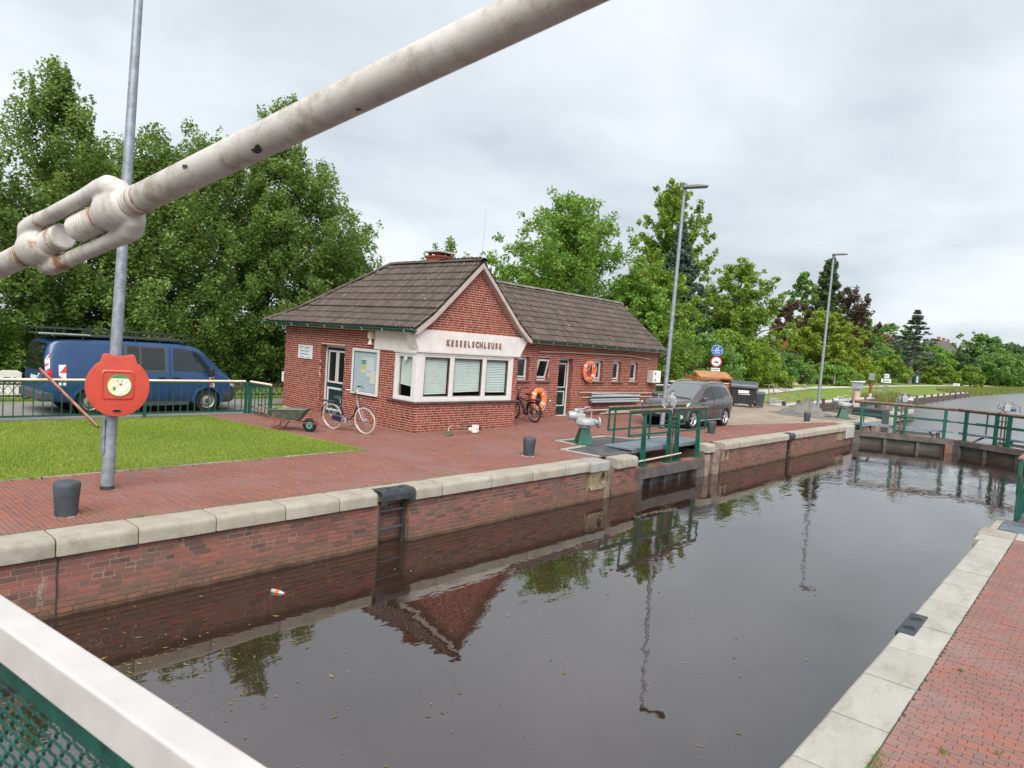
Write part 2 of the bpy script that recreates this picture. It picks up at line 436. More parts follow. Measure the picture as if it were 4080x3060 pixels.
def mortar(name, col, stain=False):
    t = NT(name); p = t.pos(); n = t.noise(p, 9, 6, 0.6)
    base = t.ramp(n, [(0.3, tuple(q * .75 for q in col)), (0.7, tuple(q * 1.12 for q in col))])
    if stain:
        sx = t.n('ShaderNodeSeparateXYZ'); t.l(p, sx.inputs[0])
        mr = t.n('ShaderNodeMapRange'); mr.inputs[1].default_value = -0.82; mr.inputs[2].default_value = -0.45
        mr.inputs[3].default_value = 0.9; mr.inputs[4].default_value = 0.0
        t.l(t.math('ADD', sx.outputs[2], t.math('MULTIPLY', n, 0.15)), mr.inputs[0])
        base = t.mix(mr.outputs[0], base, (0.045, 0.032, 0.02))
        base = t.mix(t.ramp(t.noise(p, 1.1, 5), [(0.45, (0, 0, 0)), (0.6, (0.75,) * 3)]), base, (0.07, 0.045, 0.038))
    t.set(Base_Color=base, Roughness=0.95); t.bump(t.noise(p, 120, 3), 0.4, 0.003)
mortar('house_mortar', (0.62, 0.44, 0.36))
mortar('lock_mortar', (0.30, 0.20, 0.16), True)
mortar('joint_sand', (0.12, 0.072, 0.06))
# stone coping
t = NT('coping_stone'); p = t.pos(); r = t.rnd()
base = t.ramp(t.noise(p, 2.0, 6, 0.65), [(0.25, (0.25, 0.23, 0.19)), (0.5, (0.33, 0.31, 0.265)), (0.75, (0.39, 0.37, 0.325))])
base = t.mix(0.5, base, t.ramp(r, [(0, (0.84, 0.82, 0.78)), (1, (1.05, 1.04, 1.02))]), 'MULTIPLY')
base = t.mix(0.45, base, t.ramp(t.noise(p, 60, 3, 0.6), [(0.3, (0.6, 0.58, 0.55)), (0.7, (1.08, 1.08, 1.08))]), 'MULTIPLY')
base = t.mix(t.ramp(t.noise(p, 3.2, 8, 0.75), [(0.50, (0, 0, 0)), (0.66, (0.65,) * 3)]), base, (0.17, 0.145, 0.105))
base = t.mix(t.ramp(t.noise(p, 0.7, 4, 0.6), [(0.42, (0, 0, 0)), (0.62, (0.4,) * 3)]), base, (0.30, 0.255, 0.19))
t.set(Base_Color=base, Roughness=0.9); t.bump(t.noise(p, 35, 5, 0.65), 0.35, 0.012)
t = NT('pale_stone'); p = t.pos(); r = t.rnd()
base = t.ramp(t.noise(p, 2.4, 6, 0.65), [(0.25, (0.31, 0.30, 0.265)), (0.75, (0.40, 0.39, 0.355))])
base = t.mix(0.5, base, t.ramp(r, [(0, (0.86, 0.86, 0.85)), (1, (1.05, 1.05, 1.04))]), 'MULTIPLY')
base = t.mix(0.35, base, t.ramp(t.noise(p, 75, 3, 0.6), [(0.3, (0.68, 0.67, 0.64)), (0.7, (1.06, 1.06, 1.06))]), 'MULTIPLY')
base = t.mix(t.ramp(t.noise(t.pos((0.7, 1.6, 1)), 2.6, 8, 0.72), [(0.50, (0, 0, 0)), (0.64, (0.6,) * 3)]), base, (0.22, 0.20, 0.165))
base = t.mix(t.ramp(t.noise(p, 14, 7, 0.75), [(0.58, (0, 0, 0)), (0.70, (0.45,) * 3)]), base, (0.20, 0.185, 0.155))
t.set(Base_Color=base, Roughness=0.9); t.bump(t.noise(p, 40, 5, 0.65), 0.3, 0.01)
simple('patch_concrete', (0.25, 0.245, 0.235), 0.9, var=0.12, scale=4, bump=0.2, bscale=60)
simple('ochre_stone', (0.24, 0.185, 0.12), 0.9, var=0.3, scale=4, bump=0.35, bscale=25, dirt=(0.13, 0.09, 0.06), dirt_amt=0.7)
# roof tiles
t = NT('roof_tile'); p = t.pos(); r = t.rnd()
base = t.ramp(r, [(0, (0.058, 0.043, 0.036)), (0.5, (0.080, 0.060, 0.051)), (1, (0.108, 0.083, 0.071))])
base = t.mix(0.5, base, t.ramp(t.noise(p, 14, 6, 0.7), [(0.3, (0.5,) * 3), (0.7, (1.15,) * 3)]), 'MULTIPLY')
base = t.mix(t.ramp(t.noise(p, 5.5, 7, 0.75), [(0.61, (0, 0, 0)), (0.68, (0.7,) * 3)]), base, (0.27, 0.26, 0.22))
base = t.mix(t.ramp(t.noise(p, 2.3, 6, 0.7), [(0.60, (0, 0, 0)), (0.70, (0.6,) * 3)]), base, (0.055, 0.035, 0.025))
t.set(Base_Color=base, Roughness=0.85); t.bump(t.noise(p, 60, 4), 0.35, 0.006)
t = NT('ridge_tile'); p = t.pos(); r = t.rnd()
base = t.ramp(r, [(0, (0.10, 0.085, 0.072)), (0.6, (0.17, 0.15, 0.13)), (1, (0.22, 0.20, 0.175))])
base = t.mix(t.ramp(t.noise(p, 4.5, 7, 0.75), [(0.56, (0, 0, 0)), (0.66, (0.8,) * 3)]), base, (0.31, 0.29, 0.23))
base = t.mix(t.ramp(t.noise(p, 2.2, 5, 0.7), [(0.62, (0, 0, 0)), (0.68, (0.8,) * 3)]), base, (0.26, 0.135, 0.035))
t.set(Base_Color=base, Roughness=0.9); t.bump(t.noise(p, 50, 4), 0.5, 0.01)
# ground materials
def ground_mat(name, stops, scale, rough=0.95, bump=0.3, bscale=20, fine=None, second=None):
    t = NT(name); p = t.pos()
    base = t.ramp(t.noise(p, scale, 8, 0.65), stops)
    if second: base = t.mix(t.ramp(t.noise(p, second[1], 6, 0.65), [(0.5, (0, 0, 0)), (0.68, (second[2],) * 3)]), base, second[0])
    if fine: base = t.mix(fine[1], base, t.ramp(t.noise(p, fine[0], 3, 0.7), [(0.3, (0.45,) * 3), (0.7, (1.3,) * 3)]), 'MULTIPLY')
    t.set(Base_Color=base, Roughness=rough, Specular_IOR_Level=0.2); t.bump(t.noise(p, bscale, 5, 0.7), bump, 0.02)
ground_mat('lawn_soil', [(0.3, (0.105, 0.150, 0.025)), (0.55, (0.145, 0.185, 0.032)), (0.75, (0.185, 0.20, 0.045))], 1.1, fine=(60, 0.5), second=((0.13, 0.12, 0.045), 0.5, 0.5))
ground_mat('worn_soil', [(0.3, (0.10, 0.085, 0.04)), (0.55, (0.12, 0.13, 0.035)), (0.75, (0.15, 0.115, 0.06))], 4.0, fine=(60, 0.5))
ground_mat('bank_grass', [(0.3, (0.10, 0.165, 0.020)), (0.7, (0.165, 0.225, 0.032))], 0.35, fine=(9, 0.4), second=((0.15, 0.16, 0.05), 0.12, 0.6))
ground_mat('asphalt', [(0.3, (0.17, 0.165, 0.155)), (0.7, (0.25, 0.24, 0.225))], 0.8, fine=(110, 0.35))
ground_mat('gravel', [(0.3, (0.23, 0.185, 0.14)), (0.7, (0.34, 0.285, 0.22))], 0.9, fine=(45, 0.55), bump=0.5, bscale=40, second=((0.19, 0.13, 0.10), 0.4, 0.6))
ground_mat('grit', [(0.3, (0.13, 0.125, 0.115)), (0.7, (0.21, 0.205, 0.19))], 2.2, fine=(60, 0.6), bump=0.6, bscale=45)
ground_mat('path_pale', [(0.3, (0.36, 0.34, 0.31)), (0.7, (0.46, 0.44, 0.41))], 0.5, fine=(30, 0.2))
ground_mat('earth', [(0.3, (0.055, 0.06, 0.028)), (0.7, (0.09, 0.085, 0.04))], 0.5, fine=(12, 0.4))
# foliage
def leaf_mat(name, dark, mid, light, trans=0.35, accent=None):
    t = NT(name); r = t.rnd()
    at = t.n('ShaderNodeAttribute'); at.attribute_name = 'tint'
    f = t.math('ADD', t.math('MULTIPLY', r, 0.45), t.math('MULTIPLY', at.outputs['Fac'], 0.55))
    base = t.ramp(f, [(0.12, dark), (0.5, mid), (0.88, light)])
    t.set(Base_Color=base, Roughness=0.55, Specular_IOR_Level=0.35)
    tr = t.n('ShaderNodeBsdfTranslucent'); t.l(t.mix(0.35, base, (0.5, 0.6, 0.1), 'MIX'), tr.inputs[0])
    mx = t.n('ShaderNodeMixShader'); mx.inputs[0].default_value = trans
    t.l(t.b.outputs[0], mx.inputs[1]); t.l(tr.outputs[0], mx.inputs[2]); t.l(mx.outputs[0], t.out.inputs[0])
leaf_mat('leaf_poplar', (0.044, 0.098, 0.026), (0.105, 0.20, 0.044), (0.235, 0.32, 0.075), 0.42)
leaf_mat('leaf_maple', (0.070, 0.155, 0.023), (0.132, 0.265, 0.037), (0.233, 0.389, 0.062))
leaf_mat('leaf_light', (0.076, 0.152, 0.020), (0.152, 0.262, 0.030), (0.276, 0.373, 0.048))
leaf_mat('leaf_yellow', (0.098, 0.149, 0.016), (0.196, 0.265, 0.023), (0.310, 0.356, 0.040))
leaf_mat('leaf_mid', (0.049, 0.128, 0.029), (0.098, 0.215, 0.047), (0.176, 0.313, 0.069))
leaf_mat('leaf_dark', (0.025, 0.061, 0.025), (0.047, 0.101, 0.040), (0.081, 0.153, 0.054), 0.2)
leaf_mat('leaf_spruce', (0.032, 0.066, 0.044), (0.060, 0.108, 0.074), (0.10, 0.155, 0.11), 0.15)
leaf_mat('leaf_pine', (0.029, 0.055, 0.042), (0.052, 0.086, 0.065), (0.085, 0.124, 0.091), 0.1)
leaf_mat('leaf_conifer', (0.036, 0.058, 0.022), (0.062, 0.094, 0.031), (0.102, 0.132, 0.046), 0.15)
leaf_mat('leaf_copper', (0.031, 0.017, 0.017), (0.066, 0.031, 0.029), (0.114, 0.054, 0.046), 0.2)
leaf_mat('leaf_reed', (0.095, 0.123, 0.028), (0.162, 0.190, 0.043), (0.257, 0.247, 0.095), 0.3)
leaf_mat('leaf_lawn', (0.14, 0.215, 0.026), (0.22, 0.30, 0.036), (0.31, 0.365, 0.07), 0.3)
leaf_mat('leaf_floating', (0.088, 0.061, 0.019), (0.187, 0.149, 0.041), (0.275, 0.253, 0.099), 0.1)

# water
t = NT('water'); p = t.pos()
sx = t.n('ShaderNodeSeparateXYZ'); t.l(p, sx.inputs[0])
n_a = t.noise(t.pos((0.55, 1.3, 1)), 2.2, 3, 0.5, 0.3)
n_b = t.noise(t.pos((0.8, 1.6, 1)), 6.5, 2, 0.5, 0.2)
mr = t.n('ShaderNodeMapRange'); mr.inputs[1].default_value = 9.0; mr.inputs[2].default_value = 30.0
mr.inputs[3].default_value = 0.10; mr.inputs[4].default_value = 1.0; t.l(sx.outputs[0], mr.inputs[0])
patch = t.ramp(t.noise(p, 0.33, 3, 0.5), [(0.35, (0.35,) * 3), (0.65, (1.0,) * 3)])
amp = t.math('MULTIPLY', mr.outputs[0], patch)
hgt = t.math('ADD', t.math('MULTIPLY', n_a, 1.0), t.math('MULTIPLY', n_b, t.math('MULTIPLY', amp, 0.55)))
bp = t.n('ShaderNodeBump'); bp.inputs['Distance'].default_value = 0.03; t.l(hgt, bp.inputs['Height'])
t.l(t.math('ADD', t.math('MULTIPLY', amp, 0.30), 0.065), bp.inputs['Strength'])
t.l(bp.outputs[0], t.b.inputs['Normal'])
mrr = t.n('ShaderNodeMapRange'); mrr.inputs[1].default_value = 33.0; mrr.inputs[2].default_value = 55.0
mrr.inputs[3].default_value = 0.0; mrr.inputs[4].default_value = 1.0; t.l(sx.outputs[0], mrr.inputs[0])
t.l(t.math('ADD', t.math('MULTIPLY', mrr.outputs[0], 0.22), 0.015), t.b.inputs['Roughness'])
t.l(t.math('ADD', t.math('ADD', t.math('MULTIPLY', amp, 0.30), 0.065), t.math('MULTIPLY', mrr.outputs[0], 0.7)), bp.inputs['Strength'])
t.set(Base_Color=(0.025, 0.0145, 0.0108), IOR=2.2)

# ================================================================== setting: water, ground, quays
rng = np.random.default_rng(7)
WZ = -0.93
def struct(name, mb, mat, **kw):
    o = mb.build(name, mat, **kw); o['kind'] = 'structure'; return o
mb = MB(); mb.add([(-60,-60,WZ),(1500,-60,WZ),(1500,70,WZ),(-60,70,WZ)], [(0,1,2,3)])
struct('water', mb, 'water')
mb = MB(); mb.add([(-60,-60,-2.6),(1500,-60,-2.6),(1500,70,-2.6),(-60,70,-2.6)], [(0,1,2,3)])
struct('canal_bed', mb, 'earth')
# land on the house side: flat, with a grassy bank sloping to the outer canal
XS = [42.8, 58, 80, 100, 151, 200, 265, 400, 600, 1000, 1500]
TOE = [16.9, 17.9, 19.2, 19.5, 20.1, 20.3, 20.8, 23.0, 27.0, 33.0, 45.0]
TOP = [18.5, 21.5, 24.3, 25.3, 27.0, 26.0, 26.0, 28.0, 32.0, 38.0, 50.0]
mb = MB()
mb.add([(-80,9.2,-0.06),(39.8,9.2,-0.06),(40.3,12.1,-0.06),(42.8,16.9,-0.06),(42.8,400,-0.06),(-80,400,-0.06)], [(0,1,2,3,4,5)])
vs = []; n = len(XS)
for x, a, b in zip(XS, TOE, TOP): vs += [(x, a, -1.15), (x, a + 0.25, -0.75), (x, b, -0.04), (x, 900, -0.04)]
fs = []
for i in range(n - 1):
    for j in range(3): fs.append((i*4+j, (i+1)*4+j, (i+1)*4+j+1, i*4+j+1))
mb.add(vs, fs)
mb.add([(42.8,16.9,-1.15),(42.8,17.15,-0.75),(42.8,18.5,-0.04),(42.8,30,-0.04),(42.79,30,-1.15)], [(0,1,2,3,4)])
mb.add([(-80,400,-0.06),(42.8,400,-0.06),(42.8,900,-0.04),(-80,900,-0.04)], [(0,1,2,3)])
mb.add([(-900,9.2,-0.06),(-80,9.2,-0.06),(-80,900,-0.06),(-900,900,-0.06)], [(0,1,2,3)])
struct('ground', mb, 'bank_grass')
# land on the near side (right of the lock)
mb = MB(); mb.box(-40, 17.5, -60, 0.93, -1.6, -0.055); mb.box(17.5, 40, -60, -0.3, -1.6, -0.055)
struct('near_ground', mb, 'joint_sand')

def sheet(name, poly, z, mat, kind='structure'):
    mb = MB(); mb.add([(x, y, z) for x, y in poly], [tuple(range(len(poly)))])
    o = mb.build(name, mat); o['kind'] = kind; return o
ROAD = [(-80,18.75),(11.5,18.75),(11.5,21.2),(16,21.2),(44,23.5),(44,25.2),(16,22.7),(-80,22.7)]
sheet('road', ROAD, -0.03, 'asphalt')
GRAVEL = [(24.6,11.25),(33,9.62),(36.6,9.55),(39.6,9.3),(40.2,12.1),(42.3,16.6),(44,23.5),(27.6,23.0),(27.6,15.35),(24.6,15.35)]
sheet('gravel_yard', GRAVEL, -0.022, 'gravel')
# pale path along the canal
pl = [(44,19.8),(57,22.6),(80,26.6),(142,30.8),(253,35.2),(420,39),(700,46)]
mb = MB(); vs = []
for i, (x, y) in enumerate(pl):
    w = 1.1
    vs += [(x, y - w, 0.012), (x, y + w, 0.012)]
mb.add(vs, [(2*i, 2*i+2, 2*i+3, 2*i+1) for i in range(len(pl)-1)])
struct('path', mb, 'path_pale')

# ---------------- lawn
LAWN = [(-12, 11.93), (9.04, 12.15), (8.34, 18.5), (-12, 18.5)]
sheet('lawn', LAWN, -0.012, 'lawn_soil')
q = random.Random(4); sv = []
for i in range(81):
    x = 1.0 + 8.0*i/80; sv += [(x, 12.02 + (x - 1)/8.04*.09, -.0085), (x, 12.16 + (x - 1)/8.04*.09 + .07*math.sin(i*.9) + q.uniform(-.05, .06), -.0085)]
mb = MB(); mb.add(sv, [(2*i, 2*i+2, 2*i+3, 2*i+1) for i in range(80)]); struct('worn_soil', mb, 'worn_soil')
def in_poly(px, py, poly):
    inside = np.zeros(len(px), bool); j = len(poly) - 1
    for i in range(len(poly)):
        xi, yi = poly[i]; xj, yj = poly[j]
        c = ((yi > py) != (yj > py)) & (px < (xj - xi) * (py - yi) / (yj - yi + 1e-12) + xi)
        inside ^= c; j = i
    return inside
def blades(name, pts, hmin, hmax, wid, mat, seed=1, lean=0.5, label=None, cat=None):
    r = np.random.default_rng(seed); n = len(pts)
    h = r.uniform(hmin, hmax, n); a = r.uniform(0, 2*np.pi, n); w = wid * r.uniform(.6, 1.3, n)
    dx = np.cos(a) * w; dy = np.sin(a) * w; la = r.uniform(0, 2*np.pi, n); ll = h * lean * r.uniform(0, 1, n)
    V = np.zeros((n, 3, 3)); V[:, 0] = pts; V[:, 1] = pts; V[:, 2] = pts
    V[:, 0, 0] -= dx; V[:, 0, 1] -= dy; V[:, 1, 0] += dx; V[:, 1, 1] += dy
    V[:, 2, 0] += np.cos(la) * ll; V[:, 2, 1] += np.sin(la) * ll; V[:, 2, 2] += h
    tint = 0.5 + 0.5 * np.sin(pts[:, 0] * 0.9 + 1.3 * np.sin(pts[:, 1] * 0.7)) * np.cos(pts[:, 1] * 1.1 + pts[:, 0] * .3)
    tint = np.clip(tint * .6 + r.uniform(0, .45, n), 0, 1)
    o = np_mesh(name, V.reshape(-1, 3), np.arange(n*3).reshape(-1, 3), mat, attr=np.repeat(tint, 3))
    tag(o, label, cat, kind='stuff'); return o
n = 150000
px = rng.uniform(1.0, 9.1, n); py = rng.uniform(11.9, 18.55, n)
ok = in_poly(px, py, LAWN) & (rng.uniform(0, 1, n) < 1.25 - 0.05 * (py - 11))
pts = np.stack([px[ok], py[ok], np.full(ok.sum(), -0.012)], 1)
pn = np.sin(pts[:, 0]*1.7 + 2*np.sin(pts[:, 1]*.9)) * np.cos(pts[:, 1]*1.5 + pts[:, 0]*.6); pts = pts[rng.uniform(0, 1, len(pts)) < .72 + .4*pn]
ne = 5000; ex = rng.uniform(1.0, 9.05, ne); ey = 12.03 + (ex - 1)/8.04*.09 + np.abs(rng.normal(0, .05, ne)) - .035*(np.sin(ex*3.1) > .3)
ex2 = rng.uniform(12.2, 18.5, ne//2); ed2 = 9.04 - (ex2 - 12.12)/6.38*.68 - np.abs(rng.normal(0, .05, ne//2)) + .02
pts = np.concatenate([pts, np.stack([ex, ey, np.full(ne, -.012)], 1), np.stack([ed2, ex2, np.full(ne//2, -.012)], 1)])
blades('grass', pts, 0.02, 0.055, 0.006, 'leaf_lawn', 3, 0.9, 'short mown bright green grass of the lawn beside the quay', 'grass')
# edging strip between lawn and paving
lawn_edge = MB()
def edge_run(a, b, w=0.05):
    L = math.hypot(b[0]-a[0], b[1]-a[1]); k = int(L / 0.99); out = []
    for i in range(k):
        t0 = i / k; t1 = (i + 1) / k - 0.004
        p = [a[0] + (b[0]-a[0])*t0, a[1] + (b[1]-a[1])*t0]; q = [a[0] + (b[0]-a[0])*t1, a[1] + (b[1]-a[1])*t1]
        out.append((p, q))
    return out
edging = thing('lawn_edging', 'thin grey kerb stones edging the lawn along the brick paving', 'kerb', (9.04, 12.15, 0))
for (p, q) in edge_run((1.0, 12.03), (9.04, 12.12)) + edge_run((9.06, 12.12), (8.38, 18.5)):
    m_ = MB(); m_.bar((p[0], p[1], -0.05), (q[0], q[1], -0.05), 0.045, 0.11)
    m_.build('kerb_stone', 'kerb_grey', edging, world=True)

# ---------------- brick setting
def brick_boxes(P, U, V, N):
    """arrays (n,3): corner P, edges U,V and outward N -> 5-face boxes"""
    n = len(P)
    c = np.stack([P, P+U, P+U+V, P+V, P+N, P+U+N, P+U+V+N, P+V+N], 1)
    f = np.array([(4,5,6,7),(0,1,5,4),(1,2,6,5),(2,3,7,6),(3,0,4,7)])
    F = (np.arange(n)[:, None, None] * 8 + f[None]).reshape(-1, 4)
    return c.reshape(-1, 3), F
CAMV = np.array(CAM_LOC)
def set_bricks(bricks, nmax, parent, mat, kinds, stuff_name, stuff_parent, name='brick'):
    """bricks: list of (P,U,V,N,kind); kind -1 = cut piece. nearest nmax whole ones become objects"""
    P = np.array([b[0] for b in bricks], float); U = np.array([b[1] for b in bricks], float)
    V = np.array([b[2] for b in bricks], float); N = np.array([b[3] for b in bricks], float)
    K = np.array([b[4] for b in bricks])
    C = P + U/2 + V/2
    d = np.linalg.norm(C - CAMV, axis=1)
    d[K < 0] = 1e9
    fw = np.array(ax_fwd); rt = np.array(ax_right); upv = np.array(ax_up)
    rel = C - CAMV; dep = rel @ fw; sx_ = rel @ rt / np.maximum(dep, .01); sy_ = rel @ upv / np.maximum(dep, .01)
    vis = (dep > 0.3) & (np.abs(sx_) < 0.755) & (np.abs(sy_) < 0.566)
    d[~vis] += 1e6
    idx = np.argsort(d)[:nmax]; idx = idx[d[idx] < 1e6]
    named = np.zeros(len(P), bool); named[idx] = True
    meshes = {}
    for i in idx:
        k = (int(K[i]), tuple(np.round(U[i], 4)), tuple(np.sign(np.round(N[i], 4))))
        if k not in meshes:
            mb_ = MB(); v, f = brick_boxes(np.zeros((1,3)), U[i:i+1], V[i:i+1], N[i:i+1])
            me = bpy.data.meshes.new(name); me.from_pydata(v.tolist(), [], f.tolist()); me.update(); me.materials.append(M[mat]); meshes[k] = me
        o = bpy.data.objects.new(name, meshes[k]); COL.objects.link(o); o.location = P[i]
        if parent is not None: parent_world(o, parent)
    rest = ~named
    if rest.any():
        v, f = brick_boxes(P[rest], U[rest], V[rest], N[rest])
        np_mesh(stuff_name, v, f, mat, stuff_parent, kind='stuff', world=True)

def paving(x0, x1, y0, y1, L, W, test, z, along='y', joint=0.006, seed=5, jit=0.003):
    """running bond, long side along y: rows stacked in x"""
    r = np.random.default_rng(seed); out = []
    rows = int((x1 - x0) / W)
    for i in range(rows):
        xa = x0 + i * W; off = (0.5 if i % 2 else 0.0) * L + r.uniform(-.12, .12) * L
        y = y0 - L + (off % L)
        while y < y1:
            a, b = max(y, y0), min(y + L - joint, y1)
            if b - a > 0.03:
                out.append((xa, a, b))
            y += L
    A = np.array(out)
    ok = test(A[:, 0] + W/2, (A[:, 1] + A[:, 2]) / 2)
    A = A[ok]; bricks = []
    hz = r.normal(0, jit, len(A))
    full = np.abs((A[:, 2] - A[:, 1]) - (L - joint)) < 1e-6
    for (xa, a, b), h, fl in zip(A, hz, full):
        bricks.append(((xa + joint/2, a, z + h), (W - joint, 0, 0), (0, b - a, 0), (0, 0, 0.03), 1 if fl else -1))
    return bricks

# left quay paving
QPOLY = [(0.6,9.06),(33.2,9.06),(33.2,9.62),(24.6,11.25),(24.6,15.35),(15.92,15.35),(15.92,13.75),(11.75,13.75),(11.75,18.7),(8.4,18.7),(9.1,12.08),(0.6,11.98)]
PLATE = [(14.84,11.11),(14.81,10.19),(13.7,10.06),(13.79,8.9),(19.3,8.9),(19.3,10.2),(17.37,10.37),(17.08,11.1)]
BORD = [(14.93,11.36),(14.58,10.25),(13.50,10.21),(13.48,8.9),(19.5,8.9),(19.5,10.4),(17.6,10.5),(17.3,11.41)]
sheet('quay_pavement', [(-30,9.0),(33.6,9.0),(33.4,9.7),(24.4,11.4),(24.4,15.4),(11.8,15.4),(11.8,18.75),(8.2,18.75),(9.1,12.0),(-30,11.93)], -0.018, 'joint_sand')
quay_pav = bpy.data.objects['quay_pavement']
test = lambda x, y: in_poly(x, y, QPOLY) & ~in_poly(x, y, BORD)
bk = paving(0.6, 33.2, 9.06, 18.7, 0.205, 0.062, test, -0.030, jit=0.0016)
set_bricks(bk, 300, quay_pav, 'paving_brick', None, 'brick_field', quay_pav)
# right quay paving
sheet('near_pavement', [(-20,-8),(14.2,-8),(14.2,0.94),(-20,0.94)], -0.02, 'joint_sand')
near_pav = bpy.data.objects['near_pavement']
test = lambda x, y: (y < 0.93) & (x < 13.3)
bk = paving(4.0, 13.3, -0.9, 0.932, 0.118, 0.056, test, -0.031, seed=9, jit=0.0012, joint=.0042)
set_bricks(bk, 300, near_pav, 'paving_brick_pale', None, 'brick_field', near_pav)

# ---------------- lock walls
def wall_quads(u0, u1, v0, v1, holes):
    us = sorted({u0, u1, *[h[0] for h in holes], *[h[1] for h in holes]}); vs_ = sorted({v0, v1, *[h[2] for h in holes], *[h[3] for h in holes]})
    us = [u for u in us if u0 <= u <= u1]; vs_ = [v for v in vs_ if v0 <= v <= v1]
    out = []
    for a, b in zip(us[:-1], us[1:]):
        for c, d in zip(vs_[:-1], vs_[1:]):
            mu, mv = (a+b)/2, (c+d)/2
            if not any(h[0] < mu < h[1] and h[2] < mv < h[3] for h in holes): out.append((a, b, c, d))
    return out
def lay_bricks(O, Ud, Nd, u0, u1, v0, v1, holes=(), Ls=0.215, Lh=0.102, H=0.0665, j=0.0135, proud=0.006, seed=1, bound=None, head=0.35, cut_kind=-1):
    """wall bricks: returns list for set_bricks"""
    r = random.Random(seed); O = np.array(O, float); Ud = np.array(Ud, float); Nd = np.array(Nd, float); Zd = np.array((0, 0, 1.0))
    out = []; v = v0; row = 0
    while v < v1 - 0.02:
        h = min(H - j, v1 - v)
        a0, a1 = (u0, u1) if bound is None else bound(v, v + h)
        if a1 - a0 > 0.03:
            u = u0 - r.uniform(0, Ls)
            flip = r.random() < .5
            while u < a1:
                hd = flip if head >= 0.5 else (r.random() < head)
                flip = not flip
                L = Lh if hd else Ls
                segs = [(max(u, a0), min(u + L, a1))]
                for hx in holes:
                    if v + h > hx[2] + .004 and v < hx[3] - .004:
                        ns = []
                        for (p, q) in segs:
                            if q <= hx[0] or p >= hx[1]: ns.append((p, q)); continue
                            if p < hx[0]: ns.append((p, hx[0]))
                            if q > hx[1]: ns.append((hx[1], q))
                        segs = ns
                for (p, q) in segs:
                    if q - p < 0.02: continue
                    full = abs((q - p) - L) < 1e-6 and abs(h - (H - j)) < 1e-6
                    e = proud + r.uniform(-.002, .002)
                    out.append((O + Ud*p + Zd*v, Ud*(q-p), Zd*h, Nd*e, (1 if not hd else 2) if full else cut_kind))
                u += L + j
        v += H; row += 1
    return out

WY = 8.68
wall_l = thing('lock_wall', 'long brick lock chamber wall with pale rounded coping stones along the left quay', 'wall', (0.6, WY, -1))
segs = [(-6.0, 6.80, []), (7.46, 12.60, []), (13.70, 14.68, []), (19.72, 25.27, []), (25.78, 31.25, []), (33.5, 33.6, [])]
face = MB(); bk = []
for a, b, _ in segs:
    if b - a > .2:
        face.box(a, b, WY + 0.006, WY + 0.45, -2.4, -0.2)
        bk += lay_bricks((0, WY + 0.008, 0), (1, 0, 0), (0, -1, 0), max(a, 0.8), b, -1.02, -0.205, seed=int(a*10), proud=0.006)
# ladder recesses
for a, b in ((6.80, 7.46), (25.27, 25.78)):
    face.box(a, b, WY + 0.26, WY + 0.45, -2.4, -0.2)
    bk += lay_bricks((0, WY + 0.262, 0), (1, 0, 0), (0, -1, 0), a, b, -1.02, -0.205, seed=91, proud=0.006)
    bk += lay_bricks((b - .002, 0, 0), (0, 1, 0), (-1, 0, 0), WY + .03, WY + .26, -1.02, -0.205, seed=93, proud=0.006)
# gate recess: back and returns
face.box(14.95, 18.70, 9.62, 9.9, -2.4, -0.16); face.box(14.68, 14.95, WY + 0.25, 9.9, -2.4, -0.2); face.box(18.70, 19.28, WY + 0.12, 9.9, -2.4, -0.2)
bk += lay_bricks((0, 9.622, 0), (1, 0, 0), (0, -1, 0), 14.95, 18.70, -1.02, -0.17, seed=77, proud=0.010)
bk += lay_bricks((0, WY + 0.122, 0), (1, 0, 0), (0, -1, 0), 18.72, 19.26, -1.02, -0.2, seed=78, proud=0.010)
wf = face.build('wall_face', 'lock_mortar', wall_l, world=True)
set_bricks(bk, 300, wf, 'lock_brick', None, 'brickwork', wall_l)
# dark movement joint
m_ = MB(); m_.tube([(2.33 + .006*math.sin(i*1.7), WY - 0.004, -0.2 - 0.09*i) for i in range(10)], 0.010, 5); m_.build('movement_joint', 'black_iron', wall_l, world=True)

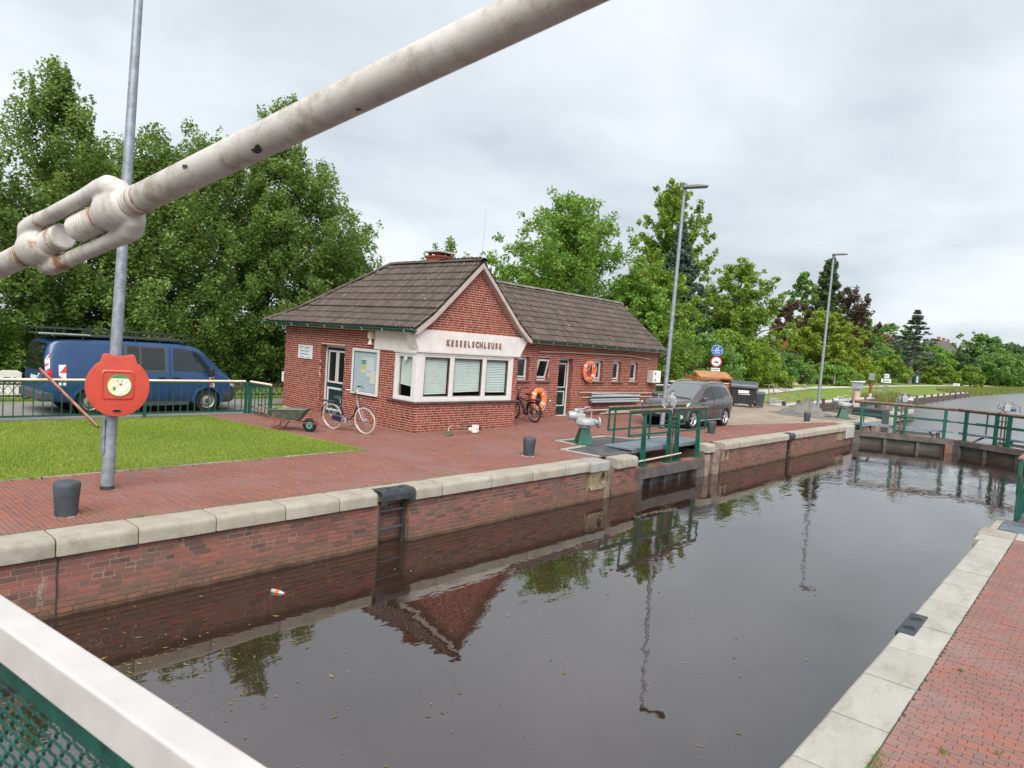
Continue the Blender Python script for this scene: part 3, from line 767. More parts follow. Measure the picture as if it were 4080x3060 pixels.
def coping(parent, xa, xb, yf, yb, th, mat, r=0.07, zt=0.0, name='coping_stone', seed=0, nudge=0.004, side=-1, split=None):
    """rounded stone: front edge on the water side"""
    q = random.Random(seed * 31 + int(xa * 100)); dy = q.uniform(-nudge, nudge); dz = q.uniform(-nudge, nudge) * .6
    prof = [(yb, zt + dz), (yb, zt - th)]
    prof += [(yf + dy, zt - th)]
    for i in range(6):
        t = i / 5 * math.pi / 2
        prof.append((yf + dy - side * (-(r) + r * math.sin(0)) * 0 + (r - r * math.cos(t)) * (1 if side < 0 else -1), zt + dz - r + r * math.sin(t)))
    m = MB(); c = 0.012
    n_ = len(prof); ym = sum(p[0] for p in prof)/n_; zm = sum(p[1] for p in prof)/n_
    g_ = .007 + q.uniform(0, .004); rings = [(xa + g_, 0.955), (xa + g_ + c, 1.0)]
    L = xb - xa
    for k in range(1, 4): rings.append((xa + L * k / 4, 1.0 ))
    rings += [(xb - .007 - c, 1.0), (xb - .007, 0.955)]
    vs = []
    for x, s_ in rings:
        w = q.uniform(-.0035, .0035) if 1 < rings.index((x, s_)) < len(rings) - 2 else 0
        for (y, z) in prof: vs.append((x, ym + (y - ym) * s_ + w, zm + (z - zm) * s_ + w * .5))
    fs = []
    for k in range(len(rings) - 1):
        for i in range(n_): fs.append((k*n_+i, k*n_+(i+1) % n_, (k+1)*n_+(i+1) % n_, (k+1)*n_+i))
    fs += [tuple(range(n_)), tuple(range((len(rings)-1)*n_, len(rings)*n_))]
    m.add(vs, fs)
    return m.build(name, mat, parent, smooth=35, world=True)
CF, CB = 8.60, 9.055
jl = [-1.2, -0.3, 0.62, 1.45, 2.29, 3.15, 4.10, 5.10, 6.00, 6.72]
jl2 = [7.50, 8.12, 9.38, 10.60, 11.72, 12.60]
for J in (jl, jl2, [19.75, 20.9, 22.0, 23.05, 24.2, 25.22], [25.83, 26.9, 28.0, 29.1, 30.2, 31.25]):
    for a, b in zip(J[:-1], J[1:]): coping(wall_l, a, b, CF, CB, 0.2, 'coping_stone')
# stone at ladder plates (cut back behind the iron)
coping(wall_l, 6.72, 7.50, 8.80, CB, 0.2, 'coping_stone', r=0.02); coping(wall_l, 25.22, 25.83, 8.80, CB, 0.2, 'coping_stone', r=0.02)
# special blocks by the gate recess
coping(wall_l, 12.60, 13.38, CF - .03, CB + .1, 0.22, 'patch_concrete', r=0.06, name='patched_coping')
coping(wall_l, 13.72, 14.20, CF - .01, CB - .1, 0.24, 'coping_stone'); coping(wall_l, 14.20, 14.68, CF - .01, CB - .1, 0.24, 'coping_stone', r=0.1)
coping(wall_l, 18.72, 19.30, CF + .1, CB, 0.24, 'coping_stone', r=0.1); coping(wall_l, 14.70, 15.15, 9.52, 9.95, 0.2, 'coping_stone'); 
for a, b in ((15.5, 16.2), (16.25, 16.85), (16.9, 17.6), (17.65, 18.3)): coping(wall_l, a, b, 9.53, 9.98, 0.2, 'coping_stone', zt=-0.02)
def hole_block(parent, xa, xb, yf, z0, z1, hx, hz, hr, name='anchor_block'):
    """stone block with a round mooring recess"""
    m = MB(); n_ = 24
    ring = [(hx + hr * math.cos(2*math.pi*i/n_), hz + hr*1.12 * math.sin(2*math.pi*i/n_)) for i in range(n_)]
    def outer(t):
        cx_, cz_ = math.cos(t), math.sin(t)
        sx_ = ((xb - hx) if cx_ > 0 else (hx - xa)) / max(abs(cx_), 1e-6); sz_ = ((z1 - hz) if cz_ > 0 else (hz - z0)) / max(abs(cz_), 1e-6)
        s_ = min(sx_, sz_); return (hx + cx_ * s_, hz + cz_ * s_)
    out = [outer(2*math.pi*i/n_) for i in range(n_)]
    vs = [(x, yf, z) for x, z in out] + [(x, yf, z) for x, z in ring] + [(x, yf + 0.18, z) for x, z in ring]
    fs = []
    for i in range(n_):
        k = (i+1) % n_; fs += [(i, k, n_+k, n_+i), (n_+i, n_+k, 2*n_+k, 2*n_+i)]
    m.add(vs, fs); m.add([(x, yf + 0.18, z) for x, z in ring], [tuple(range(n_))])
    m.box(xa, xa + .01, yf, yf + .4, z0, z1); m.box(xb - .01, xb, yf, yf + .4, z0, z1); m.box(xa, xb, yf + .2, yf + .4, z0, z1)
    b_ = m.build(name, 'ochre_stone', parent, smooth=30, world=True)
    m = MB(); m.torus((hx, yf, hz), (0, 1, 0), hr, 0.018, 24, 6, sy=1.12, xdir=(1, 0, 0)); m.build('recess_rim', 'ochre_stone', b_, smooth=60, world=True)
    m = MB(); m.tube([(hx - .02, yf + .12, hz + hr), (hx - .015, yf + .06, hz), (hx - .02, yf + .12, hz - hr)], 0.018, 6); m.build('mooring_bar', 'rust_frame', b_, smooth=60, world=True)
hole_block(wall_l, 12.66, 13.38, WY - 0.04, -0.66, -0.225, 13.20, -0.40, 0.125)
hole_block(wall_l, 19.74, 20.2, WY - 0.02, -0.55, -0.205, 19.92, -0.37, 0.11)
hole_block(wall_l, 31.25, 32.20, WY - 0.03, -0.6, -0.2, 31.95, -0.35, 0.12)
m_ = MB(); m_.box(12.60, 13.38, WY, WY + .4, -2.4, -0.66); m_.box(31.25, 33.6, WY + .01, WY + .5, -2.4, -0.55); m_.box(33.5, 40.2, WY + .35, 9.2, -2.4, -0.06)
m_.build('lower_masonry', 'lock_mortar', wall_l, world=True)
bk = lay_bricks((0, WY + .002, 0), (1, 0, 0), (0, -1, 0), 12.62, 13.36, -1.02, -0.665, seed=41) + lay_bricks((0, WY + .012, 0), (1, 0, 0), (0, -1, 0), 31.27, 33.5, -1.02, -0.6, seed=42)
set_bricks(bk, 0, wall_l, 'lock_brick', None, 'end_brickwork', wall_l)
coping(wall_l, 31.25, 32.2, CF - .03, CB, 0.2, 'coping_stone'); coping(wall_l, 32.22, 33.5, CF - .03, CB, 0.55, 'pale_stone', r=0.05); coping(wall_l, 33.5, 35.5, 8.95, 9.5, 0.25, 'coping_stone'); coping(wall_l, 35.5, 37.6, 8.95, 9.5, 0.25, 'pale_stone'); coping(wall_l, 37.6, 39.9, 8.95, 9.5, 0.25, 'coping_stone')
# timber slot posts
def rough_post(parent, x0, x1, y0, y1, z0, z1, name='timber_post', mat='timber_grey'):
    q = random.Random(int(x0*77)); m = MB(); zs = [z0, z0 + (z1-z0)*.3, z0 + (z1-z0)*.65, z1]; vs = []
    for z in zs:
        d = [q.uniform(-.012, .012) for _ in range(4)]
        vs += [(x0+d[0], y0+d[1], z), (x1+d[2], y0+d[3], z), (x1+d[1], y1, z), (x0+d[3], y1, z)]
    fs = [(i*4+j, i*4+(j+1)%4, (i+1)*4+(j+1)%4, (i+1)*4+j) for i in range(3) for j in range(4)] + [(3,2,1,0), (12,13,14,15)]
    m.add(vs, fs); return m.build(name, mat, parent, bevel=0.012, world=True)
rough_post(wall_l, 13.40, 13.68, WY + .05, WY + .35, -2.2, -0.13)
rough_post(wall_l, 19.32, 19.70, WY + .05, WY + .35, -2.2, -0.16)
rough_post(wall_l, 14.70, 14.92, WY + .02, WY + .3, -2.2, -0.30, mat='gate_wood')
rough_post(wall_l, 18.74, 18.98, WY + .03, WY + .3, -2.2, -0.30)
# iron ladder plates and ladders
def lock_ladder(x0, x1, label):
    t = thing('wall_ladder', label, 'ladder', ((x0+x1)/2, WY + .1, WZ), group='ladders in the lock wall')
    # bent cover plate over the coping
    m = MB(); a, b = x0 - .04, x1 + .02; th = 0.02
    prof = [(8.87, 0.012)] + [(8.57 + .09 - .09*math.cos(u), 0.012 - .09 + .09*math.sin(u)) for u in [math.pi/2 - i*math.pi/12 for i in range(7)]] + [(8.57, -0.15)]
    inner = [(8.87, -0.01)] + [(8.585 + .08 - .08*math.cos(u), -0.01 - .08 + .08*math.sin(u)) for u in [math.pi/2 - i*math.pi/12 for i in range(7)]] + [(8.585, -0.15)]
    poly = prof + inner[::-1]
    m.prism(poly, 'x', a, b)
    pl_ = m.build('cover_plate', 'black_iron', t, smooth=40, world=True)
    for xx in (a, b):
        g = MB(); g.prism([(8.575, -0.14), (8.575, -0.23), (8.60, -0.23), (8.60, -0.14)], 'x', xx - (.0 if xx == a else .12), xx + (.12 if xx == a else 0)); g.build('plate_ear', 'black_iron', t, bevel=.01, world=True)
    for f_ in (.33, .72):
        g = MB(); xx = a + (b-a)*f_; g.lathe([(0.045, 0), (0.045, 0.006)], (xx, 8.74, 0.010), n=16); g.build('hand_hole', 'dark_cavity', pl_, world=True)
    for xx in (x0 + .05, x1 - .07):
        g = MB(); g.box(xx - .02, xx + .02, WY + .07, WY + .13, -1.9, -0.28); g.build('stile', 'black_iron' if xx > (x0+x1)/2 else 'galv_dark', t, bevel=.005, world=True)
    for zz in (-0.36, -0.66, -0.96, -1.26):
        g = MB(); g.box(x0 + .07, x1 - .09, WY + .08, WY + .12, zz - .016, zz + .016); g.build('rung', 'galv_dark', t, bevel=.005, world=True)
    return t

lock_ladder(6.82, 7.46, 'black iron ladder with bent cover plate in the near lock wall recess')
lock_ladder(25.29, 25.77, 'narrow iron ladder in the far stretch of the left lock wall')

# right lock wall
wall_r = thing('lock_wall', 'near lock wall with broad flat pale coping slabs beside the red brick paving', 'wall', (8, 1.3, -1))
m_ = MB(); m_.box(-20, 13.3, 0.94, 1.27, -2.4, -0.22); m_.box(13.3, 36, 0.3, 1.0, -2.4, -0.12)
wfr = m_.build('wall_face', 'lock_mortar', wall_r, world=True)
bk = lay_bricks((0, 1.268, 0), (1, 0, 0), (0, 1, 0), 2.0, 13.3, -1.02, -0.225, seed=51, proud=0.01)
set_bricks(bk, 0, wfr, 'lock_brick', None, 'brickwork', wall_r)
jr = [0.6, 1.4, 2.2, 3.0, 3.7, 4.49, 5.29, 6.18, 6.97, 7.80, 8.86, 9.68, 10.50, 11.24, 12.08, 12.78, 13.30]
for a, b in zip(jr[:-1], jr[1:]):
    yf = 1.345 if a < 12.7 else 1.42
    coping(wall_r, a, b, yf, 0.945, 0.22, 'pale_stone', r=0.035, side=1, nudge=0.003)
# iron plate set in the right coping
t = thing('ladder_plate', 'black iron plate with two hand holes set in the near coping', 'plate', (7.77, 1.28, 0))
m_ = MB(); m_.box(7.42, 8.12, 1.20, 1.36, -0.10, 0.012); pl_ = m_.build('plate', 'black_iron', t, bevel=0.012, world=True)
for xx in (7.60, 7.92):
    g = MB(); g.lathe([(0.05, 0.0), (0.05, 0.008)], (xx, 1.275, 0.006), n=18); g.build('hand_hole', 'dark_cavity', pl_, world=True)
    g = MB(); g.torus((xx, 1.275, 0.013), (0, 0, 1), 0.052, 0.006, 18, 6); g.build('hole_rim', 'black_iron', pl_, smooth=60, world=True)
# small weeds in the joints of the quay
r = np.random.default_rng(31); cl = []
for (x, y, n_, sp) in ((2.9, 9.5, 60, .10), (2.62, 9.72, 40, .12), (3.3, 9.08, 90, .06), (8.6, 9.3, 120, .12), (16.2, 11.35, 160, .18), (11.6, 16.9, 80, .1), (7.2, 9.06, 60, .08), (4.9, .93, 70, .05), (5.3, .62, 40, .02), (5.6, .35, 30, .02), (4.72, .93, 90, .06), (6.9, .75, 30, .02), (20.5, 15.3, 80, .15), (23.0, 15.2, 60, .2), (30.5, 9.1, 90, .2), (13.4, 13.72, 50, .2)):
    cl.append(np.stack([r.normal(x, sp, n_), np.minimum(r.normal(y, sp*.6, n_), 99 if y > 5 else .94), np.full(n_, -.005)], 1))
xx = r.uniform(1.5, 12.5, 500); cl.append(np.stack([xx, 9.06 + np.abs(r.normal(0, .012, 500)), np.full(500, -.004)], 1))
blades('weeds', np.concatenate(cl), .01, .045, .004, 'leaf_mid', 9, .9, 'tiny weeds growing in the brick paving joints of the quays', 'weeds')

# ================================================================== the lock house
house = thing('lock_house', 'red brick lock keeper house with dark tiled roof and white lettered gable band', 'house', (11.8, 13.8, 0))
FX0, FX1, FY, LY1, WYH, WX1 = 11.8, 15.88, 13.8, 20.5, 15.4, 27.3
allb = []
# --- left wall (faces -X): u = y
hl = [(17.12, 18.40, 0.0, 2.15), (13.8, 14.72, 0.82, 2.9), (13.8, 15.68, 2.13, 2.62)]
mb = MB()
for a, b, c, d in wall_quads(13.816, LY1 - .016, -0.1, 2.74, hl): mb.box(FX0 + 0.008, FX0 + 0.25, a, b, c, d)
mb.box(FX0 + .25, FX0 + .5, 17.12, 18.4, 2.15, 2.3)
wl = mb.build('wall', 'house_mortar', house, world=True); wl['label'] = 'left brick wall with door'
allb += lay_bricks((FX0 + 0.010, 0, 0), (0, 1, 0), (-1, 0, 0), 13.8, LY1, 0.0, 2.73, hl, seed=11)
# reveals of the left door
allb += lay_bricks((0, 18.398, 0), (1, 0, 0), (0, -1, 0), FX0 + .01, FX0 + .25, 0.0, 2.15, seed=12)
# --- front wall (faces -Y): u = x
hf = [(11.7, 15.62, 0.82, 2.16), (11.7, 15.9, 2.16, 2.76)]
def gable_bound(v0, v1):
    if v1 < 2.74: return (FX0, FX1)
    z = v1
    if z < 3.2: a = 11.62 + (z - 2.76) / 0.44 * 0.55 + .12
    else: a = 12.17 + (z - 3.2) / 1.62 * 1.70 + .10
    a = max(a, FX0); b = min(2 * 13.87 - a, FX1)
    return (a, b)
mb = MB()
for a, b, c, d in wall_quads(FX0 + .016, FX1 - .016, -0.1, 2.76, hf): mb.box(a, b, FY + 0.008, FY + 0.25, c, d)
mb.prism([(FX0, 2.76), (FX1, 2.76), (15.62, 3.2), (13.87, 4.72), (12.12, 3.2)], 'y', FY + 0.008, FY + 0.2)
wf_ = mb.build('wall', 'house_mortar', house, world=True); wf_['label'] = 'brick gable wall under the roof peak'
allb += lay_bricks((0, FY + 0.010, 0), (1, 0, 0), (0, -1, 0), FX0, FX1, 0.0, 4.62, hf, seed=13, bound=gable_bound)
# right side return of the projecting room (faces +X) and back
mb = MB(); mb.box(FX1 - .2, FX1 - .008, FY + .25, WYH + .1, -0.1, 2.74); mb.box(FX0 + .02, WX1 - .02, 20.3, 20.48, -0.1, 2.7); mb.box(WX1 - .2, WX1 - .01, WYH + .2, 20.3, -0.1, 2.75)
mb.prism([(WYH + .2, 2.75), (20.2, 2.75), (17.75, 4.7)], 'x', WX1 - .2, WX1 - .01)
mb.build('wall', 'house_mortar', house, world=True)['label'] = 'rear and end brick walls'
allb += lay_bricks((FX1 - .010, 0, 0), (0, 1, 0), (1, 0, 0), FY + .01, WYH, 0.0, 2.73, [], seed=14)
allb += lay_bricks((WX1 - .012, 0, 0), (0, 1, 0), (1, 0, 0), WYH + .01, 20.3, 0.0, 2.73, [], seed=15)
# --- wing wall (faces -Y)
WINS = [(17.66, 18.33), (18.77, 19.44), (22.32, 22.96), (23.68, 24.32), (25.03, 25.68)]
hw = [(a, b, 1.32, 2.17) for a, b in WINS] + [(20.03, 20.93, 0.0, 2.18)]
mb = MB()
for a, b, c, d in wall_quads(FX1 - .01, WX1 - .016, -0.1, 2.74, hw): mb.box(a, b, WYH + 0.008, WYH + 0.3, c, d)
ww = mb.build('wall', 'house_mortar', house, world=True); ww['label'] = 'long wing wall with small windows'
allb += lay_bricks((0, WYH + 0.010, 0), (1, 0, 0), (0, -1, 0), FX1, WX1, 0.0, 2.73, hw, seed=16)
for a, b, c, d in hw:
    allb += lay_bricks((b - .002, 0, 0), (0, 1, 0), (-1, 0, 0), WYH + .01, WYH + .30, c, d, [], seed=int(b*9))
# corbel at the wing corner
for i in range(5): allb.append((np.array((WX1 - .0, WYH + .01, 2.34 + i*.07)), np.array((0.04 + .05*i, 0, 0)), np.array((0, 0, .06)), np.array((0, -0.012, 0)), -1))
mb = MB(); mb.prism([(WX1 - .02, 2.3), (WX1 + .26, 2.7), (WX1 - .02, 2.7)], 'y', WYH + .012, WYH + .24); mb.build('corbel', 'house_mortar', house, world=True)
set_bricks(allb, 300, wf_, 'house_brick', None, 'brickwork', house)

# --- white band with letters
mb = MB(); mb.prism([(11.50, 2.76), (16.24, 2.76), (15.88, 2.19), (11.80, 2.19)], 'y', FY - .055, FY + .01)
band = mb.build('sign_band', 'pale_stucco', house, bevel=.006, world=True)
mb = MB(); mb.box(FX0 - .035, FX0 + .02, FY + .012, 15.67, 2.14, 2.66); mb.build('side_band', 'pale_stucco', house, bevel=.006, world=True)
mb = MB(); mb.prism([(11.52, 2.755), (FX0 - .036, 2.755), (FX0 - .036, 2.20)], 'y', FY + .012, FY + .32); mb.build('eave_bracket', 'pale_stucco', house, world=True)
mb = MB(); mb.box(FX0 - .05, 15.90, FY - .065, FY + .0, 2.165, 2.188); mb.box(FX0 - .05, FX0, FY, 14.75, 2.115, 2.138); mb.build('drip_strip', 'white_frame', house, world=True)
def text_mesh(s, size, extrude, bold=0.0, align='CENTER'):
    cu = bpy.data.curves.new('txt', 'FONT'); cu.body = s; cu.size = size; cu.extrude = extrude; cu.offset = bold; cu.align_x = align
    cu.resolution_u = 3
    ob = bpy.data.objects.new('txt', cu); COL.objects.link(ob)
    bpy.context.view_layer.update()
    me = bpy.data.meshes.new_from_object(ob.evaluated_get(bpy.context.evaluated_depsgraph_get()))
    bpy.data.objects.remove(ob); bpy.data.curves.remove(cu)
    return me
lm = {}
word = 'KESSELSCHLEUSE'
for i, ch in enumerate(word):
    if ch not in lm:
        lm[ch] = text_mesh(ch, 0.235, 0.012, 0.006); lm[ch].materials.append(M['brown_letter'])
    o = bpy.data.objects.new('letter', lm[ch]); COL.objects.link(o)
    o.location = (12.80 + i * (2.12 / 13), FY - .068, 2.385); o.rotation_euler = (R_(90), 0, 0); o.scale = (0.78, 1.0, 1.0)
    parent_world(o, band)

# --- bay window: frames, panes, blinds
def ring_frame(mb, a0, a1, z0, z1, w, d0, d1, axis):
    """rectangular ring in the plane perpendicular to axis ('y': a=x, 'x': a=y)"""
    for (p0, p1, q0, q1) in ((a0, a1, z0, z0+w), (a0, a1, z1-w, z1), (a0, a0+w, z0+w, z1-w), (a1-w, a1, z0+w, z1-w)):
        if axis == 'y': mb.box(p0, p1, d0, d1, q0, q1)
        else: mb.box(d0, d1, p0, p1, q0, q1)
    return mb
def blind(parent, a0, a1, z0, z1, d, axis, skew=0.0, pitch=0.05):
    mb = MB(); n_ = int((z1 - z0) / pitch)
    for i in range(n_):
        z = z1 - (i + .5) * pitch
        s_ = skew * (i / n_)
        if axis == 'y':
            mb.add([(a0, d - .012, z - .023), (a1, d - .012, z - .023 + s_), (a1, d + .012, z + .023 + s_), (a0, d + .012, z + .023)], [(0, 1, 2, 3)])
        else:
            mb.add([(d - .012, a0, z - .023), (d - .012, a1, z - .023 + s_), (d + .012, a1, z + .023 + s_), (d + .012, a0, z + .023)], [(0, 1, 2, 3)])
    return mb.build('blind', 'blind_slat', parent, world=True)
bay = MB()
bay.box(11.80, 12.01, FY - .02, FY + .10, 0.83, 2.165); bay.box(15.48, 15.62, FY - .02, FY + .10, 0.83, 2.165)
bay.box(12.01, 15.48, FY - .02, FY + .10, 0.83, 0.91); bay.box(12.01, 15.48, FY - .02, FY + .10, 2.10, 2.165)
bay.box(13.05, 13.10, FY - .018, FY + .10, 0.91, 2.10); bay.box(14.35, 14.40, FY - .018, FY + .10, 0.91, 2.10)
bay.box(FX0 - .02, FX0 + .0, 13.80, 13.96, 0.83, 2.13); bay.box(FX0 - .02, FX0 + .1, 14.62, 14.72, 0.83, 2.13)
bay.box(FX0 - .02, FX0 + .1, 13.96, 14.62, 0.83, 0.90); bay.box(FX0 - .02, FX0 + .1, 13.96, 14.62, 2.06, 2.13)
bayw = bay.build('bay_frame', 'white_frame', house, bevel=.004, world=True)
for i, (a, b, zb, sk) in enumerate(((12.01, 13.05, 0.985, .02), (13.10, 14.35, 1.04, .03), (14.40, 15.48, 1.06, 0))):
    w_ = ring_frame(MB(), a, b, 0.91, 2.10, 0.055, FY - .004, FY + .07, 'y').build('window', 'white_frame', house, bevel=.004, world=True)
    ring_frame(MB(), a + .06, b - .06, 0.97, 2.04, 0.02, FY + .012, FY + .04, 'y').build('gasket', 'sill_brown', w_, world=True)
    g = MB(); g.add([(a+.05, FY+.03, .96), (b-.05, FY+.03, .96), (b-.05, FY+.03, 2.05), (a+.05, FY+.03, 2.05)], [(0,1,2,3)]); g.build('pane', 'window_glass', w_, world=True)
    blind(w_, a + .075, b - .075, zb, 2.02, FY + .10, 'y', sk)
w_ = ring_frame(MB(), 13.96, 14.62, 0.90, 2.06, 0.045, FX0 - .004, FX0 + .07, 'x').build('window', 'white_frame', house, bevel=.004, world=True)
g = MB(); g.add([(FX0+.03, 14.0, .94), (FX0+.03, 14.58, .94), (FX0+.03, 14.58, 2.02), (FX0+.03, 14.0, 2.02)], [(0,1,2,3)]); g.build('pane', 'window_glass', w_, world=True)
blind(w_, 14.01, 14.57, 1.16, 2.01, FX0 + .10, 'x', .05)
g = MB(); g.lathe([(0.06, 0), (0.06, .02), (0.02, .025)], (FX0 - .002, 14.28, 1.96), (-1, 0, 0), 18); g.build('vent', 'white_frame', w_, smooth=40, world=True)
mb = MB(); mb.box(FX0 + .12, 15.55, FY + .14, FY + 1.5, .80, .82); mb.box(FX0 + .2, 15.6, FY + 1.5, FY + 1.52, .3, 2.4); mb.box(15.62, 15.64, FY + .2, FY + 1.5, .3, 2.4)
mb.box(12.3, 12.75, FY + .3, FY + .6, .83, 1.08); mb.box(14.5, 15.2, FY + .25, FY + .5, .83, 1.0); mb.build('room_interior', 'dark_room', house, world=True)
mb = MB(); mb.box(FX0 - .07, 15.95, FY - .07, FY + .02, .775, .829); mb.box(FX0 - .07, FX0 + .02, FY + .02, 14.95, .775, .829); mb.build('window_sill', 'sill_brown', house, bevel=.006, world=True)

# --- doors
dl = MB(); ring_frame(dl, 17.12, 18.39, -0.07, 2.14, 0.07, FX0 + .20, FX0 + .27, 'x'); dfr = dl.build('door_frame', 'white_frame', house, world=True)
mb = MB(); mb.box(FX0 + .22, FX0 + .27, 17.19, 18.32, 0.0, 2.07); door = mb.build('door', 'dark_green', house, world=True)
for a, b in ((17.26, 17.74), (17.78, 18.24)):
    ring_frame(MB(), a, b, 0.98, 1.98, .05, FX0 + .195, FX0 + .222, 'x').build('moulding', 'white_frame', door, world=True)
    g = MB(); g.box(FX0 + .214, FX0 + .219, a + .05, b - .05, 1.03, 1.93); g.build('pane', 'car_glass', door, world=True)
    g = MB()
    for i in range(22): g.box(FX0 + .2195, FX0 + .2215, a + .06, b - .06, 1.05 + i * .04, 1.068 + i * .04)
    g.build('blind', 'blind_slat', door, world=True)
ring_frame(MB(), 17.26, 18.24, 0.12, 0.84, .06, FX0 + .2, FX0 + .222, 'x').build('moulding', 'white_frame', door, world=True)
g = MB(); g.tube([(FX0 + .22, 17.24, 1.02), (FX0 + .16, 17.24, 1.02), (FX0 + .16, 17.36, 1.02)], .012, 8); g.build('door_handle', 'chrome', door, smooth=60, world=True)
mb = MB(); mb.box(FX0 - .35, FX0 + .2, 17.1, 18.45, -.05, .02); mb.build('threshold', 'paving_brick', house, bevel=.01, world=True)
dl = MB(); ring_frame(dl, 20.03, 20.92, -0.07, 2.17, 0.075, WYH + .22, WYH + .30, 'y'); dl.build('door_frame', 'white_frame', house, world=True)
mb = MB(); mb.box(20.10, 20.85, WYH + .24, WYH + .29, 0.0, 2.1); door2 = mb.build('door', 'dark_green', house, world=True)
for z0, z1 in ((0.35, 0.92), (1.05, 1.98)):
    ring_frame(MB(), 20.18, 20.76, z0, z1, .035, WYH + .215, WYH + .242, 'y').build('moulding', 'white_frame', door2, world=True)
g = MB(); g.box(20.22, 20.72, WYH + .232, WYH + .238, 1.09, 1.94); g.build('pane', 'van_dark_glass', door2, world=True)
# --- wing windows
for i, (a, b) in enumerate(WINS):
    y0 = WYH + .15
    fr = ring_frame(MB(), a - .02, b - .01, 1.33, 2.165, .05, y0, y0 + .06, 'y').build('window', 'white_frame', house, world=True)
    if i != 1:
        ring_frame(MB(), a + .03, b - .06, 1.42, 2.11, .055, y0 - .025, y0 + .03, 'y').build('sash', 'white_frame', fr, bevel=.003, world=True)
        g = MB(); g.box(a + .06, b - .1, y0 + .02, y0 + .026, 1.45, 2.08); g.build('pane', 'car_glass', fr, world=True)
    else:   # tilted open
        s_ = ring_frame(MB(), a + .03, b - .06, 0, .69, .055, -.025, .03, 'y'); s_.xform(Matrix.Translation((0, y0 - .005, 1.42)) @ Matrix.Rotation(R_(13), 4, 'X'))
        s_.build('sash', 'white_frame', fr, bevel=.003, world=True)
        g = MB(); g.box(a + .06, b - .1, .0, .006, .04, .65); g.xform(Matrix.Translation((0, y0 - .005, 1.42)) @ Matrix.Rotation(R_(13), 4, 'X')); g.build('pane', 'car_glass', fr, world=True)
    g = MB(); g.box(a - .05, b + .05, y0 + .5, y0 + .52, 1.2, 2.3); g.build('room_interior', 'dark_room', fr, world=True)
    if i == 0:
        g = MB(); g.lathe([(.02, 0), (.07, .04), (.08, .1), (.04, .16), (.01, .19)], (a + .28, y0 + .2, 1.4), n=12); g.build('ornament', 'sign_white', fr, smooth=60, world=True)
    g = MB(); g.obox(((a + b) / 2, WYH + .06, 1.29), (b - a + .10, .22, .05), (R_(12), 0, 0)); g.build('window_sill', 'sill_brown', house, bevel=.006, world=True)

# --- roof
SL = [(11.52, 2.76), (12.12, 3.20), (13.87, 4.82)]
RIDX, RIDZ = 13.87, 4.82
deck = MB()
def deck_quad(p): deck.add(p + [(a, b, c - .06) for a, b, c in p], [tuple(range(len(p))), tuple(range(2*len(p)-1, len(p)-1, -1))] + [(i, (i+1) % len(p), len(p) + (i+1) % len(p), len(p) + i) for i in range(len(p))])
Y0G, YH, YE = 13.63, 17.8, 21.3
def hipY(x): return YE - (x - 11.52) / (RIDX - 11.52) * (YE - YH)
deck_quad([(11.52, Y0G, 2.74), (12.12, Y0G, 3.18), (12.12, hipY(12.12), 3.18), (11.52, YE, 2.74)])
deck_quad([(12.12, Y0G, 3.18), (RIDX, Y0G, 4.80), (RIDX, YH, 4.80), (12.12, hipY(12.12), 3.18)])
deck_quad([(16.22, Y0G, 2.74), (15.62, Y0G, 3.18), (15.62, 19, 3.18), (16.22, 19, 2.74)])
deck_quad([(15.62, Y0G, 3.18), (RIDX, Y0G, 4.80), (RIDX, YH, 4.80), (15.62, 19.0, 3.18)])
deck_quad([(11.52, YE, 2.74), (RIDX, YH, 4.80), (16.22, YE, 2.74)])
deck_quad([(13.9, 17.75, 4.80), (27.55, 17.75, 4.80), (27.55, 15.12, 2.73), (16.1, 15.12, 2.73)])
deck_quad([(13.9, 17.75, 4.80), (27.55, 17.75, 4.80), (27.55, 20.5, 2.73), (13.9, 20.5, 2.73)])
roof = deck.build('roof', 'roof_tile', house, world=True)
# one interlocking tile: u across, s up the slope, n normal
TW, TL = 0.30, 0.345
def tile_pts(w=TW, L=TL):
    us = np.linspace(0, w, 11); ph = (us / w * 2) % 1.0
    hgt = 0.040 * np.clip(np.sin(np.pi * np.clip((us / w * 2 % 1.0) / 0.62, 0, 1)), 0, 1); hgt[-1] = 0
    lo = np.stack([us, np.zeros(11), hgt + .052], 1); hi = np.stack([us, np.full(11, L + .04), hgt + .012], 1); fr = np.stack([us, np.zeros(11), hgt - .004], 1)
    V = np.concatenate([lo, hi, fr]); F = []
    for i in range(10): F += [(i, i+1, 11+i+1, 11+i), (22+i, 22+i+1, i+1, i)]
    return V, np.array(F)
TV, TF = tile_pts()
tiles = []     # (origin, U, S, N)
def lay_tiles(e0, e1, up, L, xr, smin, smax, seed):
    """e0->e1 along the eave direction; profile handled by caller"""
    pass
rq = np.random.default_rng(4)
def slope_tiles(prof, axis_pt, ulen_fn, nrows_dir, flip):
    pass
def profile_point(prof, s):
    acc = 0
    for (a, b) in zip(prof[:-1], prof[1:]):
        l = math.hypot(b[0]-a[0], b[1]-a[1])
        if s <= acc + l or b is prof[-1]:
            t_ = (s - acc) / l; return (a[0] + (b[0]-a[0])*t_, a[1] + (b[1]-a[1])*t_, (b[0]-a[0])/l, (b[1]-a[1])/l)
        acc += l
plen = sum(math.hypot(b[0]-a[0], b[1]-a[1]) for a, b in zip(SL[:-1], SL[1:]))
nrow = int(plen / TL)
